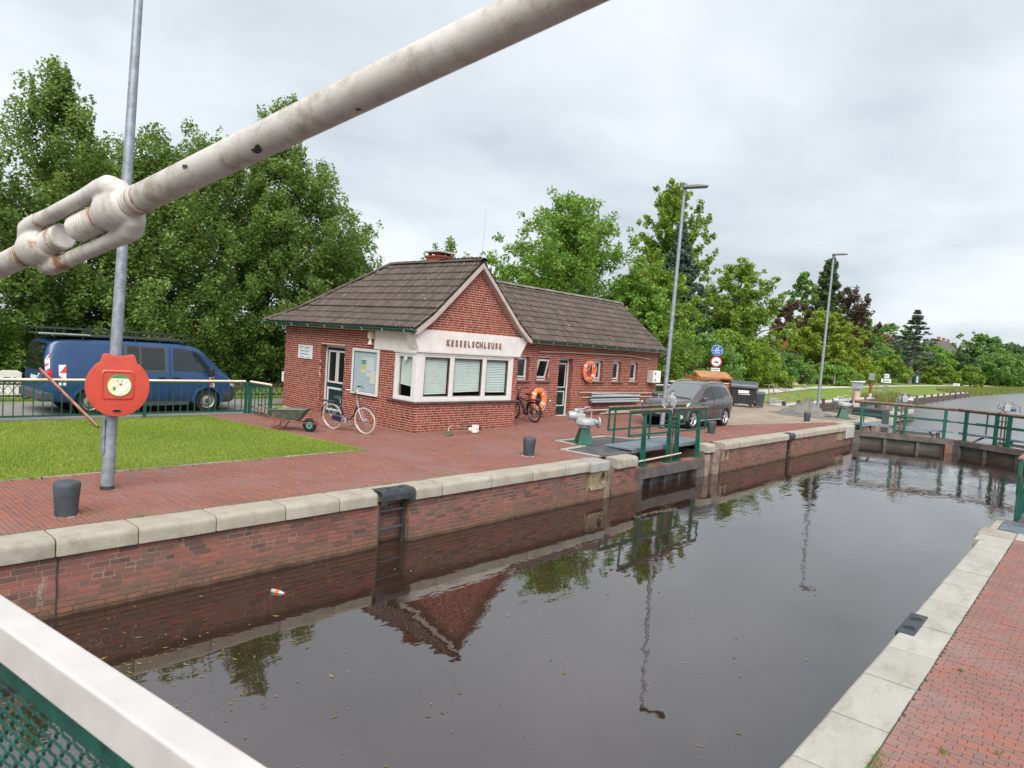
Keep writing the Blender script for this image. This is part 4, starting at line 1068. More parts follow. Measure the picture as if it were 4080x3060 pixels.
for r_ in range(nrow + 1):
    s0 = -0.03 + r_ * (plen / (nrow + 0.6))
    x, z, dx, dz = profile_point(SL, max(s0, 0)); S = np.array((dx, 0, dz)); N = np.array((-dz, 0, dx))
    ymax = hipY(min(x + dx*.17, RIDX)); y = Y0G
    while y + TW * .5 < ymax:
        j = rq.normal(0, .004)
        tiles.append((np.array((x, y + TW, z)) + N * rq.normal(0, .003), np.array((0, -1.0, 0)) , S, N)); y += TW
    # right-hand slope of the same gable
    S2 = np.array((-dx, 0, dz)); N2 = np.array((dz, 0, dx)); y = Y0G
    while y < 15.3:
        tiles.append((np.array((2*RIDX - x, y, z)), np.array((0, 1.0, 0)), S2, N2)); y += TW
wl_ = math.hypot(17.75 - 15.12, 4.82 - 2.75); nrw = int(wl_ / TL); dy, dz = (17.75 - 15.12) / wl_, (4.82 - 2.75) / wl_
for r_ in range(nrw + 1):
    s0 = -0.03 + r_ * (wl_ / (nrw + .6)); S = np.array((0, dy, dz)); N = np.array((0, -dz, dy))
    y, z = 15.12 + dy * s0, 2.75 + dz * s0
    x = 27.55 - TW
    xmin = RIDX + (RIDZ - z) / .92 - .1
    while x > xmin:
        tiles.append((np.array((x, y, z)) + N * rq.normal(0, .003), np.array((1.0, 0, 0)), S, N)); x -= TW
O_ = np.array([t_[0] for t_ in tiles]); dist = np.linalg.norm(O_ - CAMV, axis=1)
vis_t = np.array([t_[3] @ (CAMV - t_[0]) > 0 for t_ in tiles]); dist[~vis_t] += 1e6
order = np.argsort(dist); tm = {}
namedt = set(order[:300].tolist())
RV, RF = [], []
for i, (o_, U, S, N) in enumerate(tiles):
    if i in namedt:
        key = (tuple(np.round(U, 3)), tuple(np.round(S, 3)))
        if key not in tm:
            me = bpy.data.meshes.new('roof_tile'); V = TV[:, :1] * U + TV[:, 1:2] * S + TV[:, 2:] * N
            me.from_pydata(V.tolist(), [], TF.tolist()); me.update(); me.shade_smooth(); me.set_sharp_from_angle(angle=R_(50)); me.materials.append(M['roof_tile']); tm[key] = me
        ob = bpy.data.objects.new('roof_tile', tm[key]); COL.objects.link(ob); ob.location = o_; parent_world(ob, roof)
    else:
        V = o_ + TV[:, :1] * U + TV[:, 1:2] * S + TV[:, 2:] * N
        RF.append(TF + len(RV) * 33); RV.append(V)
np_mesh('tile_field', np.concatenate(RV), np.concatenate(RF), 'roof_tile', house, kind='stuff', smooth=True, world=True)
# ridge and hip caps
cap_me = {}
def caps(a, b, mat, L=0.38, r=0.115, name='ridge_tile', seed=0):
    a, b = Vector(a), Vector(b); n_ = max(1, round((b - a).length / L)); d = (b - a).normalized(); st = (b - a).length / n_
    q = random.Random(seed)
    if 'm' not in cap_me or True:
        m = MB(); seg_ = 8; vs = []
        for u, rr in ((-.02, r), (st + .02, r * .86)):
            for i in range(seg_ + 1):
                t_ = math.pi * i / seg_; vs.append((u, rr * 1.15 * math.cos(t_), rr * .8 * math.sin(t_) - .02))
        for i in range(seg_ + 1):
            t_ = math.pi * i / seg_; vs.append((-.02, r * 1.0 * math.cos(t_), r * .62 * math.sin(t_) - .02))
        k = seg_ + 1
        m.add(vs, [(i, i+1, k+i+1, k+i) for i in range(seg_)] + [(2*k+i, 2*k+i+1, i+1, i) for i in range(seg_)])
        me = m.mesh(name); me.materials.append(M[mat]); me.shade_smooth(); me.set_sharp_from_angle(angle=R_(50))
    side = Vector((0, 0, 1)).cross(d).normalized(); up = d.cross(side)
    R3 = Matrix((d, side, up)).transposed().to_4x4()
    for i in range(n_):
        o = bpy.data.objects.new(name, me); COL.objects.link(o)
        o.matrix_world = Matrix.Translation(a + d * (i * st) + up * q.uniform(-.004, .006)) @ R3 @ Matrix.Rotation(q.uniform(-.03, .03), 4, 'X')
        mwm = o.matrix_world.copy(); o.parent = roof; o.matrix_parent_inverse = Matrix.Identity(4); o.matrix_basis = mwm
caps((RIDX, Y0G - .02, RIDZ + .05), (RIDX, YH, RIDZ + .05), 'roof_tile', seed=1)
caps((11.50, YE + .02, 2.80), (12.12, hipY(12.12), 3.24), 'roof_tile', seed=2)
caps((12.12, hipY(12.12), 3.24), (RIDX, YH, RIDZ + .05), 'roof_tile', seed=4)
caps((14.1, 17.75, RIDZ + .05), (27.58, 17.75, RIDZ + .05), 'ridge_tile', seed=3)
# barge boards on the gable
for sgn in (-1, 1):
    pts = [(13.87, 4.78), (13.87 + sgn*1.75, 3.15), (13.87 + sgn*2.37, 2.70)]
    lowp = [(13.87, 4.64), (13.87 + sgn*1.72, 3.03), (13.87 + sgn*2.26, 2.64), (13.87 + sgn*2.37, 2.62)]
    mb = MB(); mb.prism(pts + lowp[::-1], 'y', Y0G - .03, Y0G + .01); mb.build('barge_board', 'barge_paint', house, world=True)
    mb = MB(); mb.prism([(x, z) for x, z in lowp] + [(x, z + .03) for x, z in lowp[::-1]], 'y', Y0G + .01, FY + .01); mb.build('soffit', 'barge_paint', house, world=True)
mb = MB(); mb.box(11.50, FX0 + .02, FY + .32, 21.25, 2.655, 2.70); mb.box(16.0, 27.5, 15.14, WYH + .02, 2.64, 2.69); mb.build('eave_board', 'white_paint', house, world=True)
mb = MB(); mb.prism([(15.12, 2.70), (17.75, 4.78), (20.4, 2.70), (20.3, 2.6), (17.75, 4.6), (15.2, 2.6)], 'x', 27.5, 27.56); mb.build('barge_board', 'barge_paint', house, world=True)
# gutters
def gutter(p0, p1, out, nb):
    p0, p1, out = Vector(p0), Vector(p1), Vector(out)
    prof = [(math.cos(t_) * .07, -math.sin(t_) * .07) for t_ in [math.pi * i / 8 for i in range(9)]]
    m = MB(); vs = []
    for p in (p0, p1):
        for a, b in prof: vs.append(p + out * a + Vector((0, 0, b)))
        for a, b in prof[::-1]: vs.append(p + out * a * .9 + Vector((0, 0, b * .9)))
    k = 18; m.add(vs, [(i, (i+1) % k, k + (i+1) % k, k + i) for i in range(k)] + [tuple(range(k)), tuple(range(k, 2*k))])
    m.tube([p0 + out * .07, p1 + out * .07], .012, 6)
    g = m.build('gutter', 'green_paint', house, smooth=60, world=True)
    for e in (p0, p1):
        c_ = MB(); c_.add([e + out*a + Vector((0, 0, b)) for a, b in prof], [tuple(range(9))]); c_.build('gutter_end', 'green_paint', g, world=True)
    for i in range(nb):
        p = p0 + (p1 - p0) * ((i + .4) / nb); br = MB()
        br.tube([p + out * (math.cos(t_) * .078) + Vector((0, 0, -math.sin(t_) * .078)) for t_ in [math.pi * j / 8 for j in range(9)]] + [p - out * .1 + Vector((0, 0, .05))], .009, 5)
        br.build('gutter_bracket', 'white_frame', g, world=True)
gutter((11.46, 13.58, 2.735), (11.46, 21.9, 2.735), (-1, 0, 0), 9)
gutter((16.28, 15.05, 2.735), (27.75, 15.05, 2.735), (0, -1, 0), 14)
mb = MB(); mb.tube([(27.66, 15.1, 2.70), (27.62, 15.3, 2.45), (27.40, 15.6, 2.2), (27.38, 15.62, 0)], .04, 8); mb.build('downpipe', 'green_paint', house, smooth=60, world=True)
# chimney
ch = MB(); ch.box(13.80, 14.36, 15.45, 16.03, 4.0, 5.02); chim = ch.build('chimney', 'house_mortar', house, world=True)
cb = []
for (O__, Ud, Nd, L__) in (((13.798, 15.45, 0), (0, 1, 0), (-1, 0, 0), .58), ((13.80, 15.448, 0), (1, 0, 0), (0, -1, 0), .56), ((14.362, 15.45, 0), (0, 1, 0), (1, 0, 0), .58)):
    cb += lay_bricks(O__, Ud, Nd, 0, L__, 4.6, 5.02, seed=61, proud=.006)
set_bricks(cb, 0, chim, 'house_brick', None, 'brickwork', chim)
g = MB(); g.box(13.76, 14.40, 15.41, 16.07, 5.02, 5.07); g.build('chimney_collar', 'house_brick', chim, world=True)
for xx, yy in ((13.84, 15.49), (14.24, 15.49), (13.84, 15.91), (14.24, 15.91)):
    g = MB(); g.box(xx, xx + .08, yy, yy + .08, 5.07, 5.16); g.build('cap_support', 'house_brick', chim, world=True)
g = MB(); g.box(13.74, 14.42, 15.39, 16.09, 5.16, 5.215); g.build('chimney_cap', 'concrete', chim, bevel=.01, world=True)
mb = MB(); mb.cyl((13.9, 13.75, 4.7), (13.95, 13.75, 6.35), .005, .002, 6); mb.build('antenna', 'lamp_grey', house, world=True)

# ---------------- things fixed to the house
t = thing('name_plate', 'small white information plaque on the brick wall left of the green door', 'sign', (FX0, 19.23, 1.85))
mb = MB(); mb.box(FX0 - .03, FX0 - .012, 18.82, 19.64, 1.64, 2.07); mb.build('plate', 'sign_white', t, bevel=.004, world=True)
def wall_text_x(parent, s, size, x, y, z, mat, align='LEFT', sx=1.0):
    me = text_mesh(s, size, 0.001, 0.0, align); me.materials.append(M[mat]); o = bpy.data.objects.new('lettering', me); COL.objects.link(o)
    o.rotation_euler = (R_(90), 0, R_(-90)); o.location = (x, y, z); o.scale = (sx, 1, 1); parent_world(o, parent); return o
wall_text_x(t, 'Schleuse EJH-K', .075, FX0 - .032, 19.52, 1.855, 'ink', sx=1.15)
wall_text_x(t, 'Kesselschleuse', .075, FX0 - .032, 19.52, 1.765, 'ink', sx=1.15)
mb = MB()
mb.obox((FX0 - .032, 19.50, 2.01), (.002, .09, .018), (R_(-30), 0, 0)); mb.obox((FX0 - .032, 19.42, 2.01), (.002, .08, .018), (R_(35), 0, 0)); mb.obox((FX0 - .032, 19.34, 2.015), (.002, .07, .014), (R_(-25), 0, 0)); mb.obox((FX0 - .032, 19.46, 1.96), (.002, .13, .012), (R_(-6), 0, 0))
mb.box(FX0 - .033, FX0 - .031, 18.95, 19.26, 2.008, 2.016); mb.box(FX0 - .033, FX0 - .031, 18.93, 19.26, 1.99, 1.998); mb.box(FX0 - .033, FX0 - .031, 19.05, 19.30, 1.95, 1.962)
mb.box(FX0 - .033, FX0 - .031, 19.28, 19.52, 1.685, 1.70); mb.box(FX0 - .033, FX0 - .031, 18.90, 19.06, 1.685, 1.70); mb.build('emblem', 'ink', t, world=True)
mb = MB(); mb.prism([(19.14, 1.71), (19.10, 1.71), (19.10, 1.685), (19.12, 1.67), (19.14, 1.685)], 'x', FX0 - .034, FX0 - .031); mb.build('crest', 'sign_red', t, world=True)

t = thing('notice_board', 'white framed glazed notice board with pinned papers between door and bay window', 'notice board', (FX0, 16.0, .8))
ring_frame(MB(), 15.39, 16.64, .80, 2.12, .075, FX0 - .07, FX0 - .012, 'x').build('frame', 'white_frame', t, bevel=.006, world=True)
mb = MB(); mb.box(FX0 - .03, FX0 - .014, 15.46, 16.57, .87, 2.05); mb.build('back_panel', 'notice_back', t, world=True)
ring_frame(MB(), 15.465, 16.565, .875, 2.045, .02, FX0 - .055, FX0 - .03, 'x').build('inner_frame', 'galvanised', t, world=True)
for i, (a, b, c, d, m_) in enumerate(((15.98, 16.22, 1.44, 1.88, 'paper'), (15.62, 15.96, 1.50, 1.88, 'sign_white'), (15.72, 15.98, 1.32, 1.46, 'sign_white'), (15.52, 15.78, 1.14, 1.50, 'paper'))):
    mb = MB(); mb.box(FX0 - .036 - i*.001, FX0 - .031, a, b, c, d); p_ = mb.build('paper_sheet', m_, t, world=True)
    if i == 0:
        for (c0, c1, mm) in ((1.76, 1.80, 'sign_green'), (1.68, 1.75, 'sign_sky'), (1.61, 1.67, 'sign_yellow'), (1.54, 1.60, 'sign_yellow')):
            g = MB(); g.box(FX0 - .039, FX0 - .036, a + .01, b - .01, c0, c1); g.build('printed_block', mm, p_, world=True)
g = MB(); g.add([(FX0-.048, 15.48, .89), (FX0-.048, 16.55, .89), (FX0-.048, 16.55, 2.03), (FX0-.048, 15.48, 2.03)], [(0,1,2,3)]); g.build('pane', 'window_glass', t, world=True)

t = thing('wall_siren', 'beige horn siren fixed high on the wall beside the white band', 'siren', (FX0 - .1, 15.72, 2.3))
mb = MB(); mb.box(FX0 - .16, FX0 - .012, 15.70, 15.84, 2.42, 2.62); mb.build('housing', 'cream_rail', t, bevel=.02, world=True)
mb = MB(); mb.lathe([(.03, 0), (.04, .06), (.075, .16)], (FX0 - .1, 15.77, 2.42), (0, 0, -1), 14); mb.build('horn', 'cream_rail', t, smooth=50, world=True)
t = thing('meter_box', 'small grey meter box on the rear corner of the house', 'box', (FX0, 20.56, 1.0))
mb = MB(); mb.box(FX0 + .0, FX0 + .2, 20.5, 20.63, .78, 1.12); mb.build('body', 'sign_white', t, bevel=.01, world=True); mb = MB(); mb.box(FX0 - .006, FX0, 20.52, 20.61, .8, 1.1); mb.build('lid', 'sign_white', t, world=True)

# ---------------- things on the wing wall
def ring_thing(name, label, c, ax, R, r, sx, sy, mat, group, rope=True, tilt=None, xdir=(1, 0, 0)):
    t = thing(name, label, 'life ring', c, group=group)
    m = MB(); m.torus((0, 0, 0), (0, 1, 0), R, r, 48, 14, sx=sx, sy=sy, xdir=(1, 0, 0)); ro = m.build('ring', mat, t, smooth=180)
    for a in (0.6, 2.2, 3.75, 5.5):
        m = MB(); m.torus((0, 0, 0), (0, 1, 0), R, r * 1.03, 7, 14, a0=a - .12, a1=a + .12, sx=sx, sy=sy, xdir=(1, 0, 0)); m.build('tape_band', 'reflective_tape', ro, smooth=60)
    pts = []
    for i in range(33):
        a = 2*math.pi*i/32; s_ = 1.0 + .10 * abs(math.sin(2*a + .3))
        pts.append(((R + r*.75) * sx * s_ * math.cos(a), -r*.75 - .01*math.sin(3*a), (R + r*.75) * sy * s_ * math.sin(a)))
    m = MB(); m.tube(pts, .012, 6, closed=False); m.build('grab_rope', 'rope', ro, smooth=60)
    return t
t = ring_thing('life_ring', 'faded red life ring hanging on the wing wall beside the narrow green door', (21.85, WYH - .09, 1.72), None, .30, .085, 1.06, 1.08, 'orange_ring', 'life rings at the house')
m = MB(); m.tube([(-.02, -.06, .42), (-.12, -.1, .12), (-.32, -.08, .02)], .012, 6); m.tube([(.02, -.06, .42), (.06, -.1, .22), (.12, -.07, .0)], .012, 6); m.build('loose_rope', 'rope', t, smooth=60)
t2 = ring_thing('life_ring', 'bright orange life ring leaning on the wall behind the black bicycle', (18.74, WYH - .16, .66), None, .29, .10, 1.05, 1.06, 'bright_orange_ring', 'life rings at the house')
t2.rotation_euler = (R_(-6), 0, R_(4))
m = MB(); m.box(-.14, .16, -.05, .04, -.03, .06); m.build('rope_bag', 'black_plastic', t2, bevel=.02)
# electric cabinet
t = thing('switch_cabinet', 'white two-lock switch cabinet at the right end of the wing wall', 'cabinet', (26.7, WYH - .15, 1.3))
m = MB(); m.box(26.42, 27.10, WYH - .30, WYH - .012, 1.31, 1.86); m.build('body', 'cabinet_side', t, bevel=.008, world=True)
m = MB(); m.box(26.44, 27.08, WYH - .322, WYH - .302, 1.325, 1.845); dr = m.build('cabinet_door', 'cabinet_white', t, bevel=.006, world=True)
for z in (1.44, 1.72):
    m = MB(); m.box(26.56, 26.62, WYH - .345, WYH - .322, z - .04, z + .04); m.build('latch', 'black_plastic', dr, bevel=.006, world=True)
# long pole on hooks and stacked pipes
t = thing('boat_hook_pole', 'long bent wooden pole hanging under the wing eaves above the door', 'pole', (22, WYH - .06, 2.4))
m = MB(); m.tube([(18.75, WYH - .07, 2.36), (20.5, WYH - .07, 2.40), (22.5, WYH - .07, 2.41), (24.6, WYH - .07, 2.44), (26.45, WYH - .07, 2.34)], .022, 8); m.build('shaft', 'pole_beige', t, smooth=60, world=True)
for x in (18.85, 21.4, 24.4):
    m = MB(); m.tube([(x, WYH - .012, 2.44), (x, WYH - .1, 2.43), (x, WYH - .1, 2.36), (x, WYH - .03, 2.35)], .01, 6); m.build('hook', 'rust_frame', t, world=True)
def pipe(label, p0, p1, r, mat, name='pipe', group='poles and pipes stored along the wing wall', cat='pipe', hollow=True):
    t = thing(name, label, cat, p0, group=group)
    m = MB(); m.cyl(p0, p1, r, r, 12, caps=not hollow)
    if hollow:
        d = (Vector(p1) - Vector(p0)).normalized()
        for e, s_ in ((Vector(p0), 1), (Vector(p1), -1)):
            m.torus(e, d, r * .93, r * .09, 12, 5); m.cyl(e + d * s_ * .02, e + d * s_ * .025, r * .9, r * .9, 12)
    m.build('tube', mat, t, smooth=50, world=True); return t
YP = WYH - .16
pipe('upper grey plastic pipe lying on wall brackets below the windows', (22.05, YP, .74), (25.68, YP, .735), .055, 'grey_pipe')
pipe('second grey plastic pipe from the top on wall brackets', (22.15, YP + .09, .84), (25.2, YP + .09, .76), .03, 'grey_pipe')
pipe('third grey plastic pipe from the top on wall brackets', (22.0, YP, .60), (25.62, YP, .60), .045, 'grey_pipe')
pipe('lowest grey plastic pipe on the wall brackets', (22.05, YP - .03, .52), (25.6, YP - .03, .51), .045, 'grey_pipe')
pipe('thin wooden pole above the grey pipes on the wing wall', (21.4, YP + .1, .88), (27.0, YP + .1, .84), .024, 'pole_beige', 'wooden_pole', cat='pole', hollow=False)
pipe('thin wooden pole between the grey pipes reaching the car', (21.6, YP + .12, .68), (27.0, YP + .12, .67), .022, 'pole_beige', 'wooden_pole', cat='pole', hollow=False)
pipe('long pale pole lying low along the wing wall base', (21.7, YP - .02, .19), (26.8, YP - .02, .17), .035, 'grey_pipe', cat='pole', hollow=False)
for x in (22.4, 25.0):
    t = thing('pipe_bracket', 'steel wall bracket carrying the grey pipes, %s one' % ('left' if x < 23 else 'right'), 'bracket', (x, WYH, .5), group='brackets carrying the pipes')
    m = MB(); m.box(x - .02, x + .02, YP - .08, WYH - .012, .44, .47); m.build('arm', 'rust_frame', t, world=True); m = MB(); m.box(x - .02, x + .02, WYH - .03, WYH - .012, .40, .92); m.build('back_strip', 'rust_frame', t, world=True)
t = thing('board_pile', 'low pile of weathered boards on the paving under the pipes', 'boards', (24.0, WYH - .25, 0))
q = random.Random(3)
for i in range(5):
    m = MB(); y = WYH - .12 - .09 * (i % 3); z = .02 + .045 * (i // 2); x0 = 22.6 + q.uniform(0, .6); x1 = 26.2 + q.uniform(-.4, .4)
    m.bar((x0, y, z), (x1, y + q.uniform(-.04, .04), z + .01), .10, .035); m.build('board', 'plank_wood' if i % 2 else 'pole_beige', t, bevel=.004, world=True)
t = thing('water_tap', 'small brass water tap on the wing wall left of the door', 'tap', (19.55, WYH, .62))
m = MB(); m.tube([(19.5, WYH - .012, .62), (19.5, WYH - .1, .62), (19.5, WYH - .12, .57)], .014, 8); m.build('spout', 'chrome', t, smooth=60, world=True)
m = MB(); m.bar((19.46, WYH - .08, .655), (19.54, WYH - .08, .655), .012, .012); m.build('lever', 'chrome', t, world=True)

# ================================================================== vehicles
class Body:
    """lofted car body. stations: x, z_bottom, w_sill, z_sill, w_mid, z_mid, w_belt, z_belt, w_roof, z_roof"""
    def __init__(s, st, crown=0.03, rr=0.09, nx=72, smooth=2):
        st = np.array(st, float); s.crown = crown; s.rr = rr
        xs = np.linspace(st[0, 0], st[-1, 0], nx); s.xs = xs
        cols = [np.interp(xs, st[:, 0], st[:, k]) for k in range(1, st.shape[1])]
        for k in range(len(cols)):
            c = cols[k]
            for _ in range(smooth):
                d = c.copy(); d[1:-1] = (c[:-2] + 2*c[1:-1] + c[2:]) / 4; c = d
            cols[k] = c
        s.c = cols
    def key(s, x):
        v = [np.interp(x, s.xs, c) for c in s.c]
        zb, ws, zs, wm, zm, wb, zbelt, wr, zr = v
        rr = min(s.rr, (zr - zbelt) * .6 + .02)
        return [(ws - .10, zb), (ws, zs), (wm, zm), (wb, zbelt), (wr + (wb - wr) * .12, zr - rr), (wr - rr * .75, zr - .008), (wr * .45, zr + s.crown * .75), (0, zr + s.crown)]
    def pt(s, x, v, side=1, off=0.0):
        """v 0..7 along the key points (0 = bottom edge, 7 = roof centre)"""
        P = s.key(x); i = min(int(v), 6); f = v - i
        def cr(k): return np.array(P[max(0, min(7, k))])
        p0, p1, p2, p3 = cr(i-1), cr(i), cr(i+1), cr(i+2)
        if i >= 6: p3 = np.array((-P[6][0], P[6][1]))
        tt = .35
        m1, m2 = (p2 - p0) * tt, (p3 - p1) * tt
        h = (2*f**3 - 3*f**2 + 1) * p1 + (f**3 - 2*f**2 + f) * m1 + (-2*f**3 + 3*f**2) * p2 + (f**3 - f**2) * m2
        if off:
            e = .02; a = s.pt(x, min(v + e, 7)); b = s.pt(x, max(v - e, 0)); t_ = np.array((a[1] - b[1], a[2] - b[2])); L = np.linalg.norm(t_) + 1e-9
            nrm = np.array((t_[1], -t_[0])) / L
            if nrm[0] < -.2: nrm = -nrm
            dx = s.pt(min(x + .03, s.xs[-1]), v); dx0 = s.pt(max(x - .03, s.xs[0]), v)
            h = h + nrm * off
        return (x, side * h[0], h[1])
    def shell(s, arches=(), vs=(0, .5, 1, 1.35, 1.7, 2, 2.3, 2.65, 3, 3.3, 3.65, 4, 4.25, 4.5, 4.75, 5, 5.4, 6, 6.5, 7)):
        V = []; F = []; nv = len(vs)
        for side in (1, -1):
            o = len(V)
            for x in s.xs:
                for v in vs: V.append(s.pt(x, v, side))
            for i in range(len(s.xs) - 1):
                for j in range(nv - 1):
                    q = [o + i*nv + j, o + (i+1)*nv + j, o + (i+1)*nv + j+1, o + i*nv + j+1]
                    cx_ = sum(V[k][0] for k in q) / 4; cz_ = sum(V[k][2] for k in q) / 4; cy_ = abs(sum(V[k][1] for k in q) / 4)
                    if any(math.hypot(cx_ - a, cz_ - b) < r and cy_ > .5 for a, b, r in arches): continue
                    F.append(tuple(q if side < 0 else q[::-1]))
        m = MB(); m.v = V; m.f = F
        for i in (0, len(s.xs) - 1):     # end caps
            P = [s.pt(s.xs[i], v, 1) for v in vs] + [s.pt(s.xs[i], v, -1) for v in vs[::-1]]
            m.add(P, [tuple(range(len(P)))])
        return m
    def patch(s, x0f, x1f, v0, v1, sides=(1,), nx=10, nv=8, off=.006, m=None):
        m = m or MB()
        for side in sides:
            vs = []
            for j in range(nv + 1):
                v = v0 + (v1 - v0) * j / nv; a = x0f(v) if callable(x0f) else x0f; b = x1f(v) if callable(x1f) else x1f
                for i in range(nx + 1): vs.append(s.pt(a + (b - a) * i / nx, v, side, off))
            m.add(vs, [(j*(nx+1)+i, j*(nx+1)+i+1, (j+1)*(nx+1)+i+1, (j+1)*(nx+1)+i) for j in range(nv) for i in range(nx)])
        return m
def wheel(parent, x, y, R, w, side, rim_mat, spokes, rim_r=.66, tyre_mat='rubber'):
    """side: +1 outer face towards +y"""
    m = MB(); m.lathe([(R*rim_r, -w/2), (R*.93, -w/2), (R, -w*.36), (R, w*.36), (R*.93, w/2), (R*rim_r, w/2)], (x, y, R), (0, side, 0), 36, caps=False)
    wh = m.build('wheel', tyre_mat, parent, smooth=40)
    m = MB(); m.lathe([(R*rim_r, w*.5), (R*rim_r*.97, w*.47), (R*rim_r*.88, w*.36), (R*rim_r*.86, w*.2)], (x, y, R), (0, side, 0), 36, caps=False)
    if spokes == 0:   # pressed steel rim
        m.lathe([(R*rim_r*.86, w*.2), (R*rim_r*.62, w*.34), (R*rim_r*.35, w*.40), (R*rim_r*.0001, w*.40)], (x, y, R), (0, side, 0), 36, caps=False)
    rim = m.build('rim', rim_mat, wh, smooth=40)
    if spokes == 0:
        for i in range(16):
            a = 2*math.pi*i/16; g = MB(); rr = R*rim_r*.74
            g.lathe([(.018, 0), (.018, .004)], (x + rr*math.cos(a), y + side*(w*.285), R + rr*math.sin(a)), (0, side, 0), 8); g.build('rim_hole', 'dark_cavity', rim)
        g = MB(); g.lathe([(R*.20, w*.40), (R*.18, w*.48), (R*.05, w*.50)], (x, y, R), (0, side, 0), 20); g.build('hub_cap', 'bumper_grey', rim, smooth=40)
    else:
        g = MB(); g.lathe([(R*rim_r*.9, w*.18), (.02, w*.16)], (x, y, R), (0, side, 0), 24); g.build('brake_shade', 'dark_cavity', rim)
        for i in range(spokes):
            a = 2*math.pi*i/spokes + .2; g = MB()
            p = [(R*.10, .16), (R*rim_r*.9, .05), (R*rim_r*.9, -.05), (R*.10, -.16)]
            for s_ in (-1, 1):
                a2 = a + s_*.13; d = Vector((math.cos(a2), 0, math.sin(a2))); c_ = Vector((x, y + side*w*.42, R))
                g.bar(c_ + d*R*.1, c_ + d*R*rim_r*.93 - Vector((0, side*.02, 0)), .035, .028, (0, 1, 0))
            g.build('spoke', rim_mat, rim, bevel=.006)
        g = MB(); g.lathe([(R*.19, w*.38), (R*.17, w*.47), (.01, w*.48)], (x, y, R), (0, side, 0), 20); g.build('hub_cap', rim_mat, rim, smooth=40)
    return wh
def arch_ring(parent, x, z, r, yo, side, mat, w=.05, a0=-.12, a1=math.pi + .12):
    m = MB(); n_ = 24; vs = []
    for i in range(n_ + 1):
        t = a0 + (a1 - a0) * i / n_
        for rr, yy in ((r - .035, yo - .05), (r - .03, yo + .008), (r + w * .6, yo + .012), (r + w, yo - .035)): vs.append((x + rr*math.cos(t), side*yy, z + rr*math.sin(t)))
    m.add(vs, [(i*4+j, (i+1)*4+j, (i+1)*4+j+1, i*4+j+1) for i in range(n_) for j in range(3)])
    m.build('wheel_arch', mat, parent, smooth=50)
def wheel_well(parent, x, z, r, yo, side):
    m = MB(); m.lathe([(r, 0), (r, .38)], (x, side*(yo - .40), z), (0, side, 0), 28, caps=False); m.lathe([(r, 0), (.01, 0)], (x, side*(yo - .40), z), (0, side, 0), 28, caps=False); m.build('wheel_well', 'dark_cavity', parent)

# ---------------- blue van (nose towards +x, visible flank faces -y)
VX, VY = 5.85, 19.45 + .98
van = thing('blue_van', 'dark blue transporter van with roof rack parked behind the railing', 'van', (VX, VY, -.03))
# local x: 0 = rear axle
st = [  # x, zb, ws, zs, wm, zm, wb, zbelt, wr, zr
 (-1.00, .38, .86, .45, .90, .70, .88, 1.02, .70, 1.55),
 (-.96, .36, .89, .42, .93, .72, .91, 1.05, .74, 1.78),
 (-.80, .34, .91, .40, .95, .75, .93, 1.08, .78, 1.90),
 (-.40, .30, .92, .38, .952, .75, .94, 1.09, .80, 1.935),
 (1.0, .28, .92, .36, .952, .75, .94, 1.09, .81, 1.95),
 (2.2, .28, .92, .36, .952, .75, .94, 1.09, .81, 1.93),
 (2.55, .28, .92, .36, .952, .75, .94, 1.09, .79, 1.89),
 (2.85, .28, .92, .36, .952, .74, .94, 1.09, .76, 1.77),
 (3.15, .28, .92, .36, .95, .73, .93, 1.07, .73, 1.52),
 (3.45, .28, .92, .36, .945, .72, .92, 1.02, .74, 1.23),
 (3.60, .28, .91, .36, .935, .70, .90, .96, .74, 1.12),
 (3.78, .29, .86, .37, .89, .66, .84, .87, .70, .99),
 (3.88, .31, .76, .38, .79, .62, .76, .78, .62, .87),
 (3.92, .34, .66, .40, .69, .58, .66, .68, .52, .74)]
B = Body(st, crown=.025, rr=.11, nx=80)
ar = [(0, .33, .395), (3.0, .33, .395)]
B.shell(ar).build('body', 'van_blue', van, smooth=38)
vside = (-1,)
def on(v): return v
# side glazing and doors on the visible flank (and mirrored on the far side)
for sd in (-1, 1):
    B.patch(2.02, lambda v: 3.36 - (v - 3.12) * .82, 3.16, 3.93, (sd,), 14, 8).build('front_side_window', 'car_glass', van)
    B.patch(.78, 1.86, 3.10, 3.98, (sd,), 10, 6, off=.004).build('window_surround', 'bumper_grey', van)
    B.patch(.84, 1.14, 3.16, 3.92, (sd,), 6, 6, off=.009).build('fixed_side_window', 'car_glass', van)
    B.patch(1.19, 1.79, 3.18, 3.90, (sd,), 8, 6, off=.010).build('sliding_side_window', 'car_glass', van)
    B.patch(-.62, .62, 3.14, 3.95, (sd,), 10, 6, off=.004).build('panel_pressing', 'van_blue', van)
# panel gaps
def gap(xa, va, vb, side): return MB().tube([B.pt(xa if not callable(xa) else xa(v), v, side, .003) for v in np.linspace(va, vb, 12)], .006, 5)
for sd in (-1, 1):
    for xg in (.74, 1.93): gap(xg, .7, 4.0, sd).build('door_gap', 'dark_cavity', van)
    MB().tube([B.pt(x, 2.55, sd, .004) for x in np.linspace(-.9, 3.45, 40)], .007, 5).build('waist_crease', 'van_blue', van)
    for xh in (1.72, 2.10):
        m = MB(); p = Vector(B.pt(xh, 2.72, sd, .02)); m.obox(p, (.19, .035, .035)); m.build('door_handle', 'black_plastic', van, bevel=.012)
m = MB(); B.patch(2.50, 3.44, 5.2, 7, (-1, 1), 12, 6, off=.006, m=m); m.build('windscreen', 'windscreen_glass', van)
